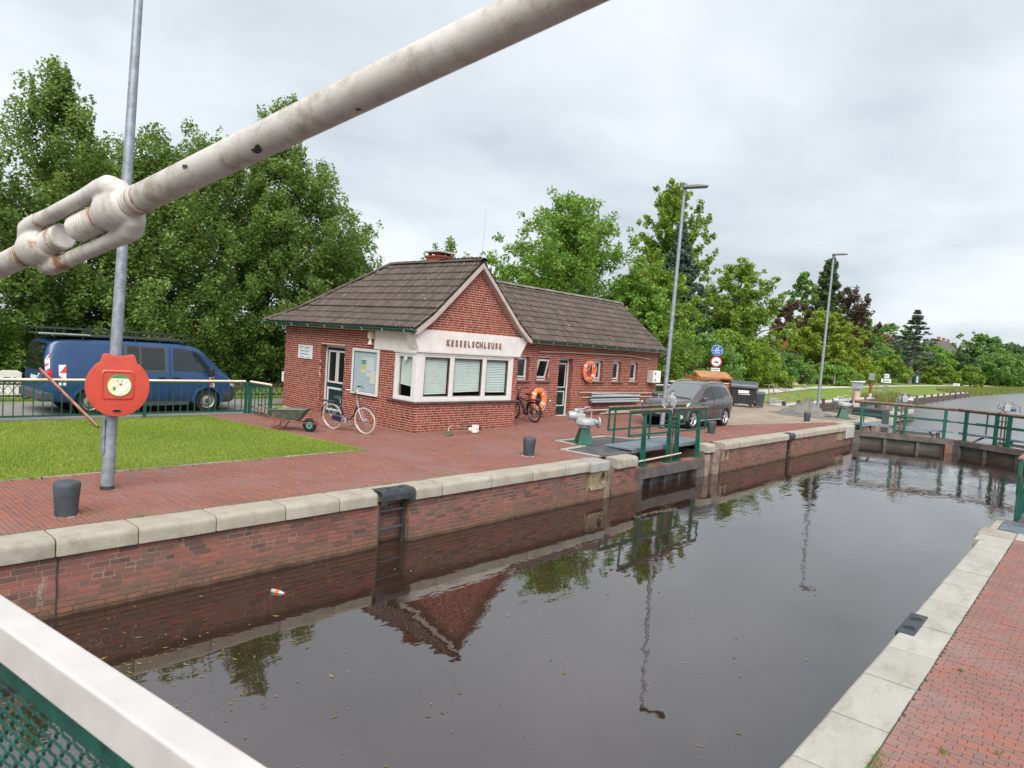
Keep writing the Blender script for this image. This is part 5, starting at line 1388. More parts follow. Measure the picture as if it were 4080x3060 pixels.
# rear: window, plate, lamps, bumper
m = MB(); ys = np.linspace(-.66, .66, 9); vs_ = []
for z, hw, xx in ((1.10, .80, -1.012), (1.30, .78, -1.012), (1.50, .74, -1.005), (1.70, .70, -.975), (1.80, .67, -.93)):
    for y in np.linspace(-hw, hw, 9): vs_.append((xx - .006, y, z))
m.add(vs_, [(j*9+i, j*9+i+1, (j+1)*9+i+1, (j+1)*9+i) for j in range(4) for i in range(8)]); m.build('rear_window', 'van_dark_glass', van, smooth=60)
m = MB(); m.box(-1.13, -.78, -.93, .93, .36, .60); m.build('rear_bumper', 'bumper_grey', van, bevel=.05, seg=3)
m = MB(); m.box(-1.145, -1.128, -.93, -.86, .43, .47); m.build('reflector', 'tail_red', van)
for sd in (-1, 1): B.patch(-.99, -.86, 2.4, 3.2, (sd,), 4, 6, off=.012).build('tail_lamp', 'tail_red', van, smooth=60)
m = MB(); m.box(-1.025, -1.012, -.26, .26, .83, .95); m.build('number_plate', 'sign_white', van)
m = MB(); m.torus((-1.02, -.42, .98), (1, 0, 0), .06, .008, 20, 6); m.build('badge', 'chrome', van, smooth=60)
for sd in (-1, 1):   # red and white warning panels
    for xa, xb, va, vb in ((-.985, -.90, 3.25, 3.72), (-.72, -.56, 2.05, 3.3), (3.02, 3.18, 1.85, 2.85)):
        B.patch(xa, xb, va, vb, (sd,), 4, 8, off=.006).build('warning_panel', 'sign_white', van)
        dv = vb - va
        B.patch(lambda v: xa, lambda v: xa + (xb-xa)*max(0., min(1., 1 - (v-(va+.28*dv))/(.34*dv))), va + .28*dv, va + .62*dv, (sd,), 4, 6, off=.009).build('warning_stripe', 'tape_red', van)
        B.patch(lambda v: xa + (xb-xa)*max(0., min(1., (v-(va+.74*dv))/(.26*dv))), lambda v: xb, va + .74*dv, vb, (sd,), 4, 6, off=.009).build('warning_stripe', 'tape_red', van)
# front bumper, lamps, mirror
m = MB(); vs_ = []
for v in np.linspace(0.05, 1.75, 6):
    for x in np.linspace(3.40, 3.92, 10): vs_.append(B.pt(x, v, -1, .012))
m.add(vs_, [(j*10+i, j*10+i+1, (j+1)*10+i+1, (j+1)*10+i) for j in range(5) for i in range(9)]); m.build('front_bumper', 'bumper_grey', van, smooth=60)
for sd in (-1, 1): B.patch(3.62, 3.86, 2.35, 3.1, (sd,), 5, 5, off=.012).build('headlamp', 'lamp_clear', van, smooth=60)
for sd in (-1, 1):
    m = MB(); m.obox((3.02, sd*1.07, 1.16), (.14, .17, .26)); m.build('wing_mirror', 'black_plastic', van, bevel=.05, seg=3)
    m = MB(); m.bar((3.05, sd*.93, 1.10), (3.03, sd*1.02, 1.12), .05, .06); m.build('mirror_arm', 'black_plastic', van)
for xw in (0, 3.0):
    for sd in (-1, 1):
        wheel_well(van, xw, .33, .40, .93, sd); arch_ring(van, xw, .33, .395, .952, sd, 'van_blue')
        wheel(van, xw, sd*.83, .33, .21, sd, 'steel_rim', 0, .62)
m = MB(); m.box(.5, 2.5, -.90, .90, .22, .34); m.build('sill', 'bumper_grey', van)
for sd in (-1, 1):
    m = MB(); m.box(.40, .42, sd*.93 - .02, sd*.75, .16, .40); m.build('mud_flap', 'rubber', van)
# tow hitch
m = MB(); m.tube([(-1.0, 0, .38), (-1.22, 0, .34), (-1.26, 0, .40)], .025, 8); m.build('tow_hitch', 'black_iron', van, smooth=60)
# interior hint: seat and dash
m = MB(); m.box(1.75, 2.0, -.75, -.2, .7, 1.55); m.box(2.65, 3.25, -.85, .85, .7, 1.12); m.box(-.8, 1.6, -.1, .85, .6, 1.3); m.build('cabin', 'dark_room', van, bevel=.05)
# roof rack
zr = 2.03
m = MB(); m.box(-1.0, 2.55, -.78, .78, zr - .035, zr); m.build('rack_floor', 'black_iron', van)
rails = MB()
for sd in (-1, 1): rails.tube([(-1.06, sd*.80, zr + .0), (-1.06, sd*.80, zr + .14), (2.3, sd*.80, zr + .14), (2.52, sd*.80, zr + .0)], .013, 6)
rails.tube([(-1.06, -.80, zr + .14), (-1.06, .80, zr + .14)], .013, 6); rails.build('rack_rail', 'black_iron', van, smooth=60)
for x in np.linspace(-.8, 2.3, 6):
    for sd in (-1, 1):
        m = MB(); m.cyl((x, sd*.80, zr - .1), (x, sd*.80, zr + .14), .012, .012, 6); m.build('rack_post', 'black_iron', van)
m = MB(); m.box(-1.14, -.02, -.86, -.76, zr - .02, zr + .03); m.build('pipe_carrier', 'galvanised', van, bevel=.02)

# ---------------- grey SUV (nose towards -x)
suv = thing('grey_suv', 'metallic grey brown compact SUV parked beside the wing of the house', 'car', (25.0, 11.92, 0), R_(180))
# local: x forward (nose +x) , rear axle at 0
st = [
 (-.86, .52, .66, .60, .74, .80, .72, 1.00, .40, 1.16),
 (-.80, .44, .78, .52, .84, .80, .80, 1.04, .52, 1.42),
 (-.62, .36, .84, .46, .89, .82, .85, 1.08, .60, 1.57),
 (-.20, .30, .87, .42, .91, .82, .87, 1.06, .64, 1.645),
 (.50, .24, .88, .36, .91, .80, .88, 1.01, .67, 1.66),
 (1.15, .24, .88, .36, .905, .78, .88, .98, .68, 1.645),
 (1.55, .24, .88, .36, .905, .78, .88, .97, .66, 1.56),
 (1.95, .24, .88, .36, .905, .77, .88, .96, .64, 1.34),
 (2.35, .24, .88, .36, .905, .76, .87, .94, .68, 1.09),
 (2.50, .24, .88, .36, .90, .75, .87, .93, .72, 1.03),
 (3.00, .26, .87, .38, .895, .72, .86, .91, .74, 1.00),
 (3.28, .27, .85, .39, .875, .69, .83, .86, .72, .95),
 (3.44, .29, .79, .41, .82, .66, .77, .79, .68, .87),
 (3.52, .32, .70, .42, .73, .62, .69, .73, .60, .79),
 (3.56, .36, .60, .44, .63, .60, .60, .68, .50, .72)]
B = Body(st, crown=.02, rr=.12, nx=84)
ar = [(0, .345, .40), (2.64, .345, .40)]
B.shell(ar).build('body', 'suv_grey', suv, smooth=38)
for sd in (1, -1):
    B.patch(lambda v: 1.06 + (v-3.1)*.0, lambda v: 2.24 - (v - 3.1) * 1.02, 3.10, 3.88, (sd,), 12, 7).build('front_side_window', 'car_glass', suv)
    B.patch(lambda v: .06 + (v-3.1)*.05, 1.0, 3.12, 3.90, (sd,), 10, 7).build('rear_side_window', 'car_glass', suv)
    B.patch(lambda v: -.50 + (v-3.25)*.25, lambda v: .02, 3.25, 3.80, (sd,), 6, 6).build('quarter_window', 'car_glass', suv)
    B.patch(lambda v: .995, 1.065, 3.05, 3.95, (sd,), 3, 6, off=.009).build('door_pillar', 'black_plastic', suv)
    for xg in (.30, 1.03): 
        MB().tube([B.pt(xg + (.12*max(0, 1.5 - v) if xg < .5 else 0), v, sd, .003) for v in np.linspace(.9, 3.08, 12)], .005, 5).build('door_gap', 'dark_cavity', suv)
    MB().tube([B.pt(2.02, v, sd, .003) for v in np.linspace(.9, 3.0, 10)], .005, 5).build('door_gap', 'dark_cavity', suv)
    for xh, vv in ((1.22, 2.66), (.40, 2.74)):
        m = MB(); m.obox(B.pt(xh, vv, sd, .022), (.17, .03, .035)); m.build('door_handle', 'chrome', suv, bevel=.012)
    m = MB(); B.patch(.2, 2.45, .1, 1.25, (sd,), 14, 4, off=.008, m=m); m.build('sill_cladding', 'bumper_grey', suv, smooth=60)
    m = MB(); m.tube([B.pt(x, 1.75 + .22*(x-.3)/1.8*(-1) + .5, sd, .004) for x in np.linspace(.2, 2.3, 20)], .012, 5); m.build('flank_crease', 'suv_grey', suv, smooth=60)
    m = MB(); m.tube([(.02 + 1.6*i/10 - .35, sd*(.60 + .03*math.sin(math.pi*i/10)), 1.615 + .06*math.sin(math.pi*i/10)) for i in range(11)], .018, 6); m.build('roof_rail', 'alu_rim', suv, smooth=60)
    m = MB(); m.obox((2.12, sd*1.01, 1.06), (.17, .19, .16), (0, 0, sd*-.15)); m.build('wing_mirror', 'suv_grey', suv, bevel=.05, seg=3)
    m = MB(); m.obox((2.035, sd*1.01, 1.06), (.01, .15, .12), (0, 0, sd*-.15)); m.build('mirror_glass', 'chrome', suv)
    m = MB(); m.bar((2.15, sd*.86, 1.0), (2.13, sd*.96, 1.02), .06, .05); m.build('mirror_foot', 'black_plastic', suv)
    m = MB(); B.patch(lambda v: 3.16 - (v-2.3)*.42, lambda v: 3.49 - (v-2.3)*.10, 2.25, 3.05, (sd,), 8, 5, off=.010, m=m); m.build('headlamp', 'lamp_clear', suv, smooth=60)
    m = MB(); m.lathe([(.05, 0), (.045, .02)], B.pt(3.30, 2.65, sd, .012), Vector((.75, sd*.6, .1)), 14); m.build('lamp_reflector', 'chrome', suv)
    m = MB(); B.patch(-.83, -.52, 2.75, 3.15, (sd,), 5, 4, off=.010, m=m); m.build('tail_lamp', 'tail_red', suv, smooth=60)
    m = MB(); m.lathe([(.075, 0), (.06, .03)], B.pt(3.40, 1.15, sd, .0), Vector((.9, sd*.4, 0)), 16); m.build('fog_lamp', 'lamp_clear', suv)
    for xw in (0, 2.64):
        wheel_well(suv, xw, .345, .405, .89, sd); arch_ring(suv, xw, .345, .40, .905, sd, 'bumper_grey', w=.05)
        wheel(suv, xw, sd*.80, .345, .22, sd, 'alu_rim', 5, .68)
m = MB(); B.patch(lambda v: 1.60 + max(0, 5.0-v)*.06, 2.44, 4.45, 7, (-1, 1), 12, 9, off=.006, m=m); m.build('windscreen', 'windscreen_glass', suv)
m = MB(); B.patch(2.42, 2.50, 5.0, 7, (-1, 1), 3, 6, off=.010, m=m); m.build('scuttle', 'black_plastic', suv)
m = MB(); B.patch(-.80, -.66, 5.0, 7, (-1, 1), 4, 5, off=.006, m=m); m.build('rear_window', 'van_dark_glass', suv)
# grille, badge, plate, lower intake
g = MB(); vs_ = []
m = MB(); m.obox((3.555, 0, .72), (.05, .80, .11)); m.build('grille', 'black_plastic', suv, bevel=.03)
m = MB(); m.obox((3.585, 0, .74), (.02, .16, .075)); m.build('badge', 'chrome', suv, bevel=.01)
m = MB(); m.obox((3.54, 0, .44), (.09, 1.1, .17)); m.build('lower_intake', 'black_plastic', suv, bevel=.03)
m = MB(); m.obox((3.60, 0, .53), (.014, .52, .11)); npl = m.build('number_plate', 'sign_white', suv, bevel=.004)
m = MB(); m.box(3.606, 3.610, .21, .258, .477, .583); m.build('plate_band', 'sign_blue', npl)
me = text_mesh('EMD', .085, .001, .002); me.materials.append(M['ink']); o = bpy.data.objects.new('lettering', me); COL.objects.link(o); o.parent = npl; o.location = (3.610, .03, .50); o.rotation_euler = (R_(90), 0, R_(90))
m = MB(); m.box(.45, 2.2, -.82, .82, .16, .3); m.build('underbody', 'dark_cavity', suv)
for sd in (-1, 1):
    m = MB(); m.obox((1.33, sd*.96, .30), (1.75, .09, .035)); m.build('side_step', 'alu_rim', suv, bevel=.012)
m = MB(); m.box(.9, 1.15, -.6, .6, .5, 1.25); m.box(2.05, 2.4, -.7, .7, .6, .98); m.box(-.5, -.1, -.6, .6, .6, 1.2); m.build('cabin', 'dark_room', suv, bevel=.05)
m = MB(); m.cyl((-.35, 0, 1.66), (-.55, 0, 1.86), .006, .003, 6); m.build('aerial', 'black_plastic', suv)

# ================================================================== quay furniture
# ---------------- mooring bollards
BOLL = [((2.66, 9.62), 'dark grey mooring bollard beside the pole with the red rescue box'),
        ((12.0, 9.92), 'dark grey mooring bollard in front of the gable window'),
        ((21.75, 10.02), 'dark grey mooring bollard beside the front of the grey SUV'),
        ((32.1, 10.25), 'dark grey mooring bollard near the heap of grit')]
bol0 = None
for (x, y), lab in BOLL:
    if bol0 is None:
        bol0 = thing('mooring_bollard', lab, 'bollard', (x, y, -.02), group='bollards along the quay')
        m = MB(); m.lathe([(.118, 0), (.125, .05), (.142, .3), (.150, .38), (.150, .415), (.138, .44), (.10, .452), (.001, .455)], n=28, caps=False); m.build('post', 'bollard_grey', bol0, smooth=45)
        m = MB(); m.lathe([(.17, -.01), (.165, .018), (.12, .02)], n=20, caps=False); m.build('mortar_collar', 'concrete', bol0, smooth=45)
    else:
        c = copy_tree(bol0); c.location = (x, y, -.02); c['label'] = lab

# ---------------- lamp posts
def lamp_post(label, x, y, h, r0, r1, lean, head=True, group='lamp posts on the quay'):
    t = thing('lamp_post', label, 'lamp post', (x, y, -.02), group=group)
    lx, ly = lean
    m = MB(); n_ = 8
    m.tube([(lx*i/n_, ly*i/n_, h*i/n_) for i in range(n_+1)], [r0 + (r1 - r0)*i/n_ for i in range(n_+1)], 20); m.build('pole', 'galvanised', t, smooth=60)
    m = MB(); m.cyl((0, 0, -.01), (0, 0, .075), r0 + .004, r0 + .004, 20); m.build('base_sleeve', 'black_iron', t, smooth=40)
    m = MB(); m.box(-r0 - .006, -r0 + .02, -.045, .045, .55, 1.05); m.build('service_door', 'galvanised', t, bevel=.006)
    if head:
        m = MB(); m.prism([(-.06, 0), (.78, .08), (.78, .13), (.45, .15), (-.06, .10)], 'y', -.16, .16); m.xform(Matrix.Translation((lx, ly, h - .02)) @ Matrix.Rotation(R_(-55), 4, 'Z'))
        hd = m.build('lamp_head', 'lamp_grey', t, bevel=.02)
        m = MB(); m.box(.2, .72, -.12, .12, .0, .012); m.xform(Matrix.Translation((lx, ly, h - .02)) @ Matrix.Rotation(R_(-55), 4, 'Z') @ Matrix.Translation((0, 0, .008)) @ Matrix.Rotation(R_(-5.6), 4, 'Y')); m.build('lens', 'lamp_clear', hd)
        m = MB(); m.cyl((lx, ly, h - .25), (lx, ly, h + .02), r1 + .015, r1 + .015, 14); m.build('spigot', 'lamp_grey', t, smooth=40)
    return t
lamp_post('tall galvanised pole on the near quay carrying the red rescue box', 3.50, 10.82, 9.0, .086, .05, (.22, 0.0))
lamp_post('street lamp standing in front of the grey SUV', 21.16, 11.58, 8.35, .085, .05, (.22, .0))
lamp_post('street lamp at the far end of the quay by the grit heap', 42.9, 13.15, 9.3, .095, .06, (.3, .0))
# ---------------- red life ring box on the pole
t = thing('rescue_box', 'round red plastic life ring box with yellow instruction sticker on the pole', 'rescue box', (3.52, 10.60, 1.55))
t.rotation_euler = (0, 0, R_(-19))
def outline(s=1.0):
    pts = []
    for i in range(60):
        a = 2*math.pi*i/60; x, z = math.cos(a), math.sin(a); rx, rz = .405, .44
        X, Z = rx*x, rz*z - .02
        if Z > .30:
            X = max(-.215, min(.215, X*1.0)); Z = .30 + (Z - .30) * .9
            if abs(X) > .12 and Z > .30: Z = max(Z, .40)
        pts.append((X*s, Z*s))
    return pts
def shield(s, y):
    P = []
    for i in range(72):
        a = 2*math.pi*i/72 + math.pi/2
        x, z = .405*math.cos(a), .43*math.sin(a) - .03
        if z > .27 and abs(x) < .24: z = .43 - .02*math.cos(x/.24*math.pi*1.0) if abs(x) < .20 else .43 - (abs(x)-.20)*3.6
        P.append((x*s, y, z*s))
    return P
m = MB(); rings = [shield(.90, -.005), shield(.985, .0), shield(1.0, .03), shield(1.0, .13), shield(.97, .15)]
vs = [p for r_ in rings for p in r_]; n_ = 72
m.add(vs, [(k*n_+i, k*n_+(i+1) % n_, (k+1)*n_+(i+1) % n_, (k+1)*n_+i) for k in range(4) for i in range(n_)] + [tuple(range(n_)), tuple(range(4*n_, 5*n_))])
cas = m.build('casing', 'red_plastic', t, smooth=50)
def rrect(w, h, r, n_=6):
    P = []
    for cx_, cz_, a0 in ((w-r, h-r, 0), (-w+r, h-r, 90), (-w+r, -h+r, 180), (w-r, -h+r, 270)):
        for i in range(n_+1):
            a = R_(a0 + 90*i/n_); P.append((cx_ + r*math.cos(a), cz_ + r*math.sin(a)))
    return P
m = MB(); o_, i_ = rrect(.215, .215, .06), rrect(.185, .185, .05); n_ = len(o_)
vs = [(x, -.004, z) for x, z in o_] + [(x*.95, -.018, z*.95) for x, z in o_] + [(x, -.018, z) for x, z in i_] + [(x, -.004, z) for x, z in i_]
m.add(vs, [(k*n_+i, k*n_+(i+1) % n_, (k+1)*n_+(i+1) % n_, (k+1)*n_+i) for k in range(3) for i in range(n_)]); m.build('raised_frame', 'red_plastic', cas, smooth=60)
m = MB(); m.lathe([(.155, 0), (.155, .003)], (.02, -.006, -.01), (0, -1, 0), 40); st_ = m.build('sticker', 'sticker_pale', cas)
m = MB(); m.torus((.02, -.009, -.01), (0, 1, 0), .153, .006, 40, 5); m.build('sticker_rim', 'sign_green', st_, smooth=60)
m = MB(); m.prism([(.02 + .148*math.cos(a), -.01 + .148*math.sin(a)) for a in [R_(45 + 90*i/10) for i in range(11)]], 'y', -.0105, -.009); m.build('sticker_header', 'sign_green', st_)
for (x0, x1, z0, z1, mm) in ((-.05, .10, .055, .085, 'sign_white'), (-.09, -.02, .0, .03, 'sign_white'), (0, .03, .005, .03, 'sign_red'), (.05, .13, -.04, .04, 'sign_white'), (-.03, .05, -.12, -.03, 'sign_white'), (-.08, -.045, -.07, -.02, 'sign_green'), (-.04, -.015, .062, .08, 'sign_sky'), (.02, .04, .062, .08, 'sign_sky')):
    m = MB(); m.box(.02 + x0, .02 + x1, -.0115, -.0092, -.01 + z0, -.01 + z1); m.build('printed_block', mm, st_)
m = MB(); P = rrect(.055, .022, .02); m.prism([(x, z - .375) for x, z in P], 'y', -.012, -.004); m.build('grip_hole', 'dark_cavity', cas)
m = MB(); m.torus((0, -.008, -.375), (0, 1, 0), .045, .006, 20, 5, sx=1.35, sy=.62, xdir=(1, 0, 0)); m.build('grip_rim', 'red_plastic', cas, smooth=60)
for xx in (-.14, .14):
    m = MB(); m.box(xx - .04, xx + .04, .02, .10, .40, .425); m.build('hinge', 'grey_cast', cas, bevel=.006)
m = MB(); m.box(-.03, .03, .15, .20, -.3, .3); m.build('pole_clamp', 'galvanised', t)
# ---------------- fence
def fence_run(t, p0, p1, n_, h=.93, top='cream_rail'):
    p0, p1 = Vector((*p0, 0)), Vector((*p1, 0)); d = (p1 - p0)
    m = MB(); m.tube([p0 + Vector((0, 0, h)), p1 + Vector((0, 0, h))], .032, 8); m.build('handrail', top, t, smooth=60, world=True)
    m = MB(); m.bar(p0 + Vector((0, 0, h - .05)), p1 + Vector((0, 0, h - .05)), .03, .03); m.build('upper_bar', 'green_paint', t, world=True)
    m = MB(); m.bar(p0 + Vector((0, 0, .07)), p1 + Vector((0, 0, .07)), .04, .045); m.build('lower_bar', 'green_paint', t, world=True)
    for i in range(n_):
        p = p0 + d * ((i + .5) / n_); m = MB(); m.bar(p + Vector((0, 0, .08)), p + Vector((0, 0, h - .05)), .022, .022, (0, 1, 0)); m.build('baluster', 'green_paint', t, world=True)
def fpost(t, x, y, h=.9):
    m = MB(); m.bar((x, y, -.05), (x, y, h), .06, .06, (0, 1, 0)); m.build('post', 'green_paint', t, world=True)
t = thing('railing', 'green steel railing with cream handrail between lawn and blue van', 'railing', (6, 18.78, 0))
fence_run(t, (-2.0, 18.80), (6.86, 18.80), 46); fence_run(t, (6.95, 18.80), (9.62, 18.80), 14)
for x in (1.2, 6.90, 9.66): fpost(t, x, 18.80)
t = thing('railing_gate', 'short open gate leaf of the green railing turned towards the house', 'gate', (9.75, 18.75, 0))
fence_run(t, (9.74, 18.72), (9.78, 17.62), 6); fpost(t, 9.74, 18.75); fpost(t, 9.78, 17.60)
# ---------------- leaning plank
t = thing('leaning_plank', 'reddish wooden plank leaning diagonally against the green railing', 'plank', (5.25, 17.0, 0))
m = MB(); m.bar((5.27, 16.98, .01), (4.55, 18.72, 1.18), .12, .045, (1, .4, 1)); m.build('board', 'plank_wood', t, bevel=.004, world=True)
for k in (.3, .75):
    m = MB(); p = Vector((5.27, 16.98, .01)).lerp(Vector((4.55, 18.72, 1.18)), k); m.obox(p + Vector((-.02, -.03, .03)), (.03, .02, .02)); m.build('nail_stub', 'rust_frame', t, world=True)

# ---------------- wheelbarrow
t = thing('wheelbarrow', 'rusty grey metal wheelbarrow standing on the paving by the lawn corner', 'wheelbarrow', (9.05, 15.3, -.01), R_(-52)); t.scale = (.87, .87, .87)
m = MB()   # tray: lofted box, nose towards +x (wheel)
lo = [(-.30, -.20, .33), (.28, -.15, .33), (.28, .15, .33), (-.30, .20, .33)]; hi = [(-.52, -.31, .60), (.52, -.27, .66), (.52, .27, .66), (-.52, .31, .60)]
vs = lo + hi; off = [(x*.97, y*.95, z + .012) for x, y, z in lo] + [(x*.98, y*.96, z) for x, y, z in hi]
m.add(vs + off, [(3,2,1,0), (0,1,5,4), (1,2,6,5), (2,3,7,6), (3,0,4,7), (8,9,10,11), (8,12,13,9), (9,13,14,10), (10,14,15,11), (11,15,12,8), (4,5,13,12), (5,6,14,13), (6,7,15,14), (7,4,12,15)])
m.build('tray', 'barrow_tray', t, bevel=.02)
m = MB(); m.tube([hi[0], hi[1], hi[2], hi[3]], .014, 6, closed=True); m.build('tray_rim', 'barrow_tray', t, smooth=60)
for sd in (-1, 1):
    m = MB(); m.tube([(-1.0, sd*.28, .64), (-.88, sd*.28, .60), (-.45, sd*.24, .36), (.20, sd*.17, .28), (.80, sd*.12, .26)], .017, 8); m.build('handle', 'rust_frame', t, smooth=60)
    m = MB(); m.cyl((-1.10, sd*.28, .655), (-.97, sd*.28, .632), .021, .021, 8); m.build('grip', 'rubber', t, smooth=60)
    m = MB(); m.tube([(-.32, sd*.23, .33), (-.42, sd*.26, .06), (-.36, sd*.26, .0), (-.28, sd*.25, .02), (-.08, sd*.21, .30)], .016, 8); m.build('leg', 'rust_frame', t, smooth=60)
    m = MB(); m.tube([(.80, sd*.12, .26), (.62, sd*.20, .60)], .014, 6); m.build('tray_stay', 'rust_frame', t)
m = MB(); m.tube([(-.38, -.25, .10), (-.38, .25, .10)], .013, 6); m.build('leg_brace', 'rust_frame', t)
m = MB(); m.tube([(.80, -.12, .26), (.86, 0, .26), (.80, .12, .26)], .016, 6); m.build('front_bow', 'rust_frame', t)
m = MB(); m.lathe([(.10, -.045), (.165, -.05), (.195, -.03), (.205, 0), (.195, .03), (.165, .05), (.10, .045)], (.58, 0, .205), (0, 1, 0), 28, caps=False); wh = m.build('wheel', 'rubber', t, smooth=50)
m = MB(); m.lathe([(.11, -.035), (.06, -.02), (.025, -.06), (.025, .06), (.06, .02), (.11, .035)], (.58, 0, .205), (0, 1, 0), 24, caps=True); m.build('rim', 'teal_rim', wh, smooth=40)
m = MB(); m.cyl((.58, -.14, .205), (.58, .14, .205), .012, .012, 8); m.build('axle', 'rust_frame', wh)

# ---------------- bicycles
def bike_wheel(t, x, R, tyre_w, tmat, n_spokes, rim_mat='alu_rim', hub_r=.03):
    m = MB(); m.torus((x, 0, R), (0, 1, 0), R - tyre_w, tyre_w, 44, 8); wh = m.build('wheel', tmat, t, smooth=180)
    m = MB(); m.torus((x, 0, R), (0, 1, 0), R - tyre_w*2.3, .010, 44, 6); m.build('rim', rim_mat, wh, smooth=180)
    m = MB(); m.cyl((x, -.05, R), (x, .05, R), hub_r, hub_r, 12); m.build('hub', rim_mat, wh, smooth=40)
    m = MB()
    for i in range(n_spokes):
        a = 2*math.pi*i/n_spokes; b = a + (.35 if i % 2 else -.35); rr = R - tyre_w*2.3; s_ = .03 if i % 2 else -.03
        m.cyl((x + hub_r*math.cos(b), s_, R + hub_r*math.sin(b)), (x + rr*math.cos(a), 0, R + rr*math.sin(a)), .0022, .0022, 4, caps=False)
    m.build('spokes', 'chrome', wh); return wh
def fender(t, x, R, a0, a1, mat):
    m = MB(); n_ = 16; vs = []
    for i in range(n_+1):
        a = a0 + (a1-a0)*i/n_
        for dr, y in ((.0, -.028), (.014, 0), (.0, .028)): vs.append((x + (R+dr)*math.cos(a), y, R - .345 + .345 + (R+dr)*math.sin(a)))
    m.add(vs, [(i*3+j, (i+1)*3+j, (i+1)*3+j+1, i*3+j+1) for i in range(n_) for j in range(2)]); return m.build('mudguard', mat, t, smooth=60)
R = .345
bk_ = thing('bicycle', 'navy step-through bicycle with cream tyres parked by the notice board', 'bicycle', (10.22, 15.17, -.005), R_(-77))
bk_.rotation_euler = (R_(7), 0, R_(-77))
bike_wheel(bk_, 0, R, .019, 'tyre_cream', 32); bike_wheel(bk_, 1.10, R, .019, 'tyre_cream', 36, hub_r=.045)
def tube_part(t, name, path, r, mat, n_=8): return MB().tube(path, r, n_).build(name, mat, t, smooth=60)
BB = (.45, 0, .29); ST = (.30, 0, .72)
tube_part(bk_, 'seat_tube', [BB, ST], .016, 'bike_navy'); tube_part(bk_, 'seat_post', [ST, (.265, 0, .86)], .013, 'chrome')
tube_part(bk_, 'down_tube', [(.86, 0, .72), (.74, 0, .46), (.62, 0, .34), BB], .020, 'bike_navy'); tube_part(bk_, 'head_tube', [(.90, 0, .66), (.855, 0, .84)], .020, 'bike_silver')
tube_part(bk_, 'stem', [(.855, 0, .84), (.83, 0, 1.08)], .013, 'chrome')
for sd in (-1, 1):
    tube_part(bk_, 'fork_blade', [(.90, 0, .66), (.945, sd*.045, .60), (1.03, sd*.05, .42), (1.10, sd*.05, .345)], .011, 'bike_silver')
    tube_part(bk_, 'chain_stay', [BB, (0, sd*.055, .345)], .009, 'bike_navy'); tube_part(bk_, 'seat_stay', [(.32, 0, .66), (0, sd*.055, .345)], .008, 'bike_silver')
    tube_part(bk_, 'handlebar', [(.83, 0, 1.08), (.86, sd*.08, 1.12), (.88, sd*.22, 1.15), (.78, sd*.28, 1.16), (.66, sd*.30, 1.15)], .011, 'chrome')
    m = MB(); m.cyl((.74, sd*.285, 1.16), (.61, sd*.302, 1.148), .017, .017, 8); m.build('grip', 'rubber', bk_, smooth=60)
    tube_part(bk_, 'crank', [BB, (.45 + sd*.03, sd*.07, .29 - sd*.0), (.47 + sd*.06, sd*.08, .29 - sd*.16)], .010, 'chrome')
    m = MB(); m.obox((.48 + sd*.06, sd*.13, .29 - sd*.165), (.09, .08, .02)); m.build('pedal', 'black_plastic', bk_, bevel=.005)
m = MB(); m.prism([(.03, .27), (.45, .22), (.56, .29), (.50, .38), (.40, .37), (.02, .40)], 'y', -.055, -.02); m.build('chain_guard', 'bike_navy', bk_, bevel=.012)
m = MB(); m.lathe([(.09, 0), (.09, .012), (.07, .018)], (.45, -.056, .29), (0, -1, 0), 22); m.build('chain_disc', 'bike_silver', bk_, smooth=40)
m = MB(); m.lathe([(.02, 0), (.02, .01)], (.45, -.075, .29), (0, -1, 0), 14); m.build('crank_bolt', 'dark_cavity', bk_)
m = MB()
prof = [(-.13, .095), (-.10, .115), (-.02, .10), (.06, .05), (.14, .025)]; vs = []
for dx, w in prof:
    for yy, zz in ((-w, -.02), (-w*.7, .012), (0, .022), (w*.7, .012), (w, -.02), (0, -.035)): vs.append((.26 + dx, yy, .88 + zz + (.015 if dx < -.05 else 0)))
m.add(vs, [(i*6+j, i*6+(j+1) % 6, (i+1)*6+(j+1) % 6, (i+1)*6+j) for i in range(4) for j in range(6)] + [tuple(range(6)), tuple(range(24, 30))]); m.build('saddle', 'black_plastic', bk_, smooth=60)
fender(bk_, 0, R + .02, R_(10), R_(190), 'bike_navy'); fender(bk_, 1.10, R + .02, R_(35), R_(175), 'bike_navy')
m = MB(); m.box(-.30, .16, -.06, .06, .735, .755); m.build('carrier', 'black_iron', bk_, bevel=.006)
for sd in (-1, 1): tube_part(bk_, 'carrier_stay', [(0, sd*.06, .345), (-.16, sd*.06, .735)], .006, 'chrome')
m = MB(); m.box(-.335, -.30, -.05, .05, .70, .76); m.build('rear_lamp', 'tail_red', bk_, bevel=.01)
m = MB(); m.lathe([(.01, -.04), (.035, -.02), (.042, .03), (.03, .035)], (.955, 0, .88), (1, 0, -.1), 16); m.build('head_lamp', 'chrome', bk_, smooth=50)
tube_part(bk_, 'kickstand', [(.50, .03, .28), (.62, .16, .02)], .010, 'chrome')
tube_part(bk_, 'brake_cable', [(.86, -.2, 1.15), (.98, -.16, 1.06), (.99, -.05, .9), (.95, 0, .72)], .005, 'black_plastic', 6)

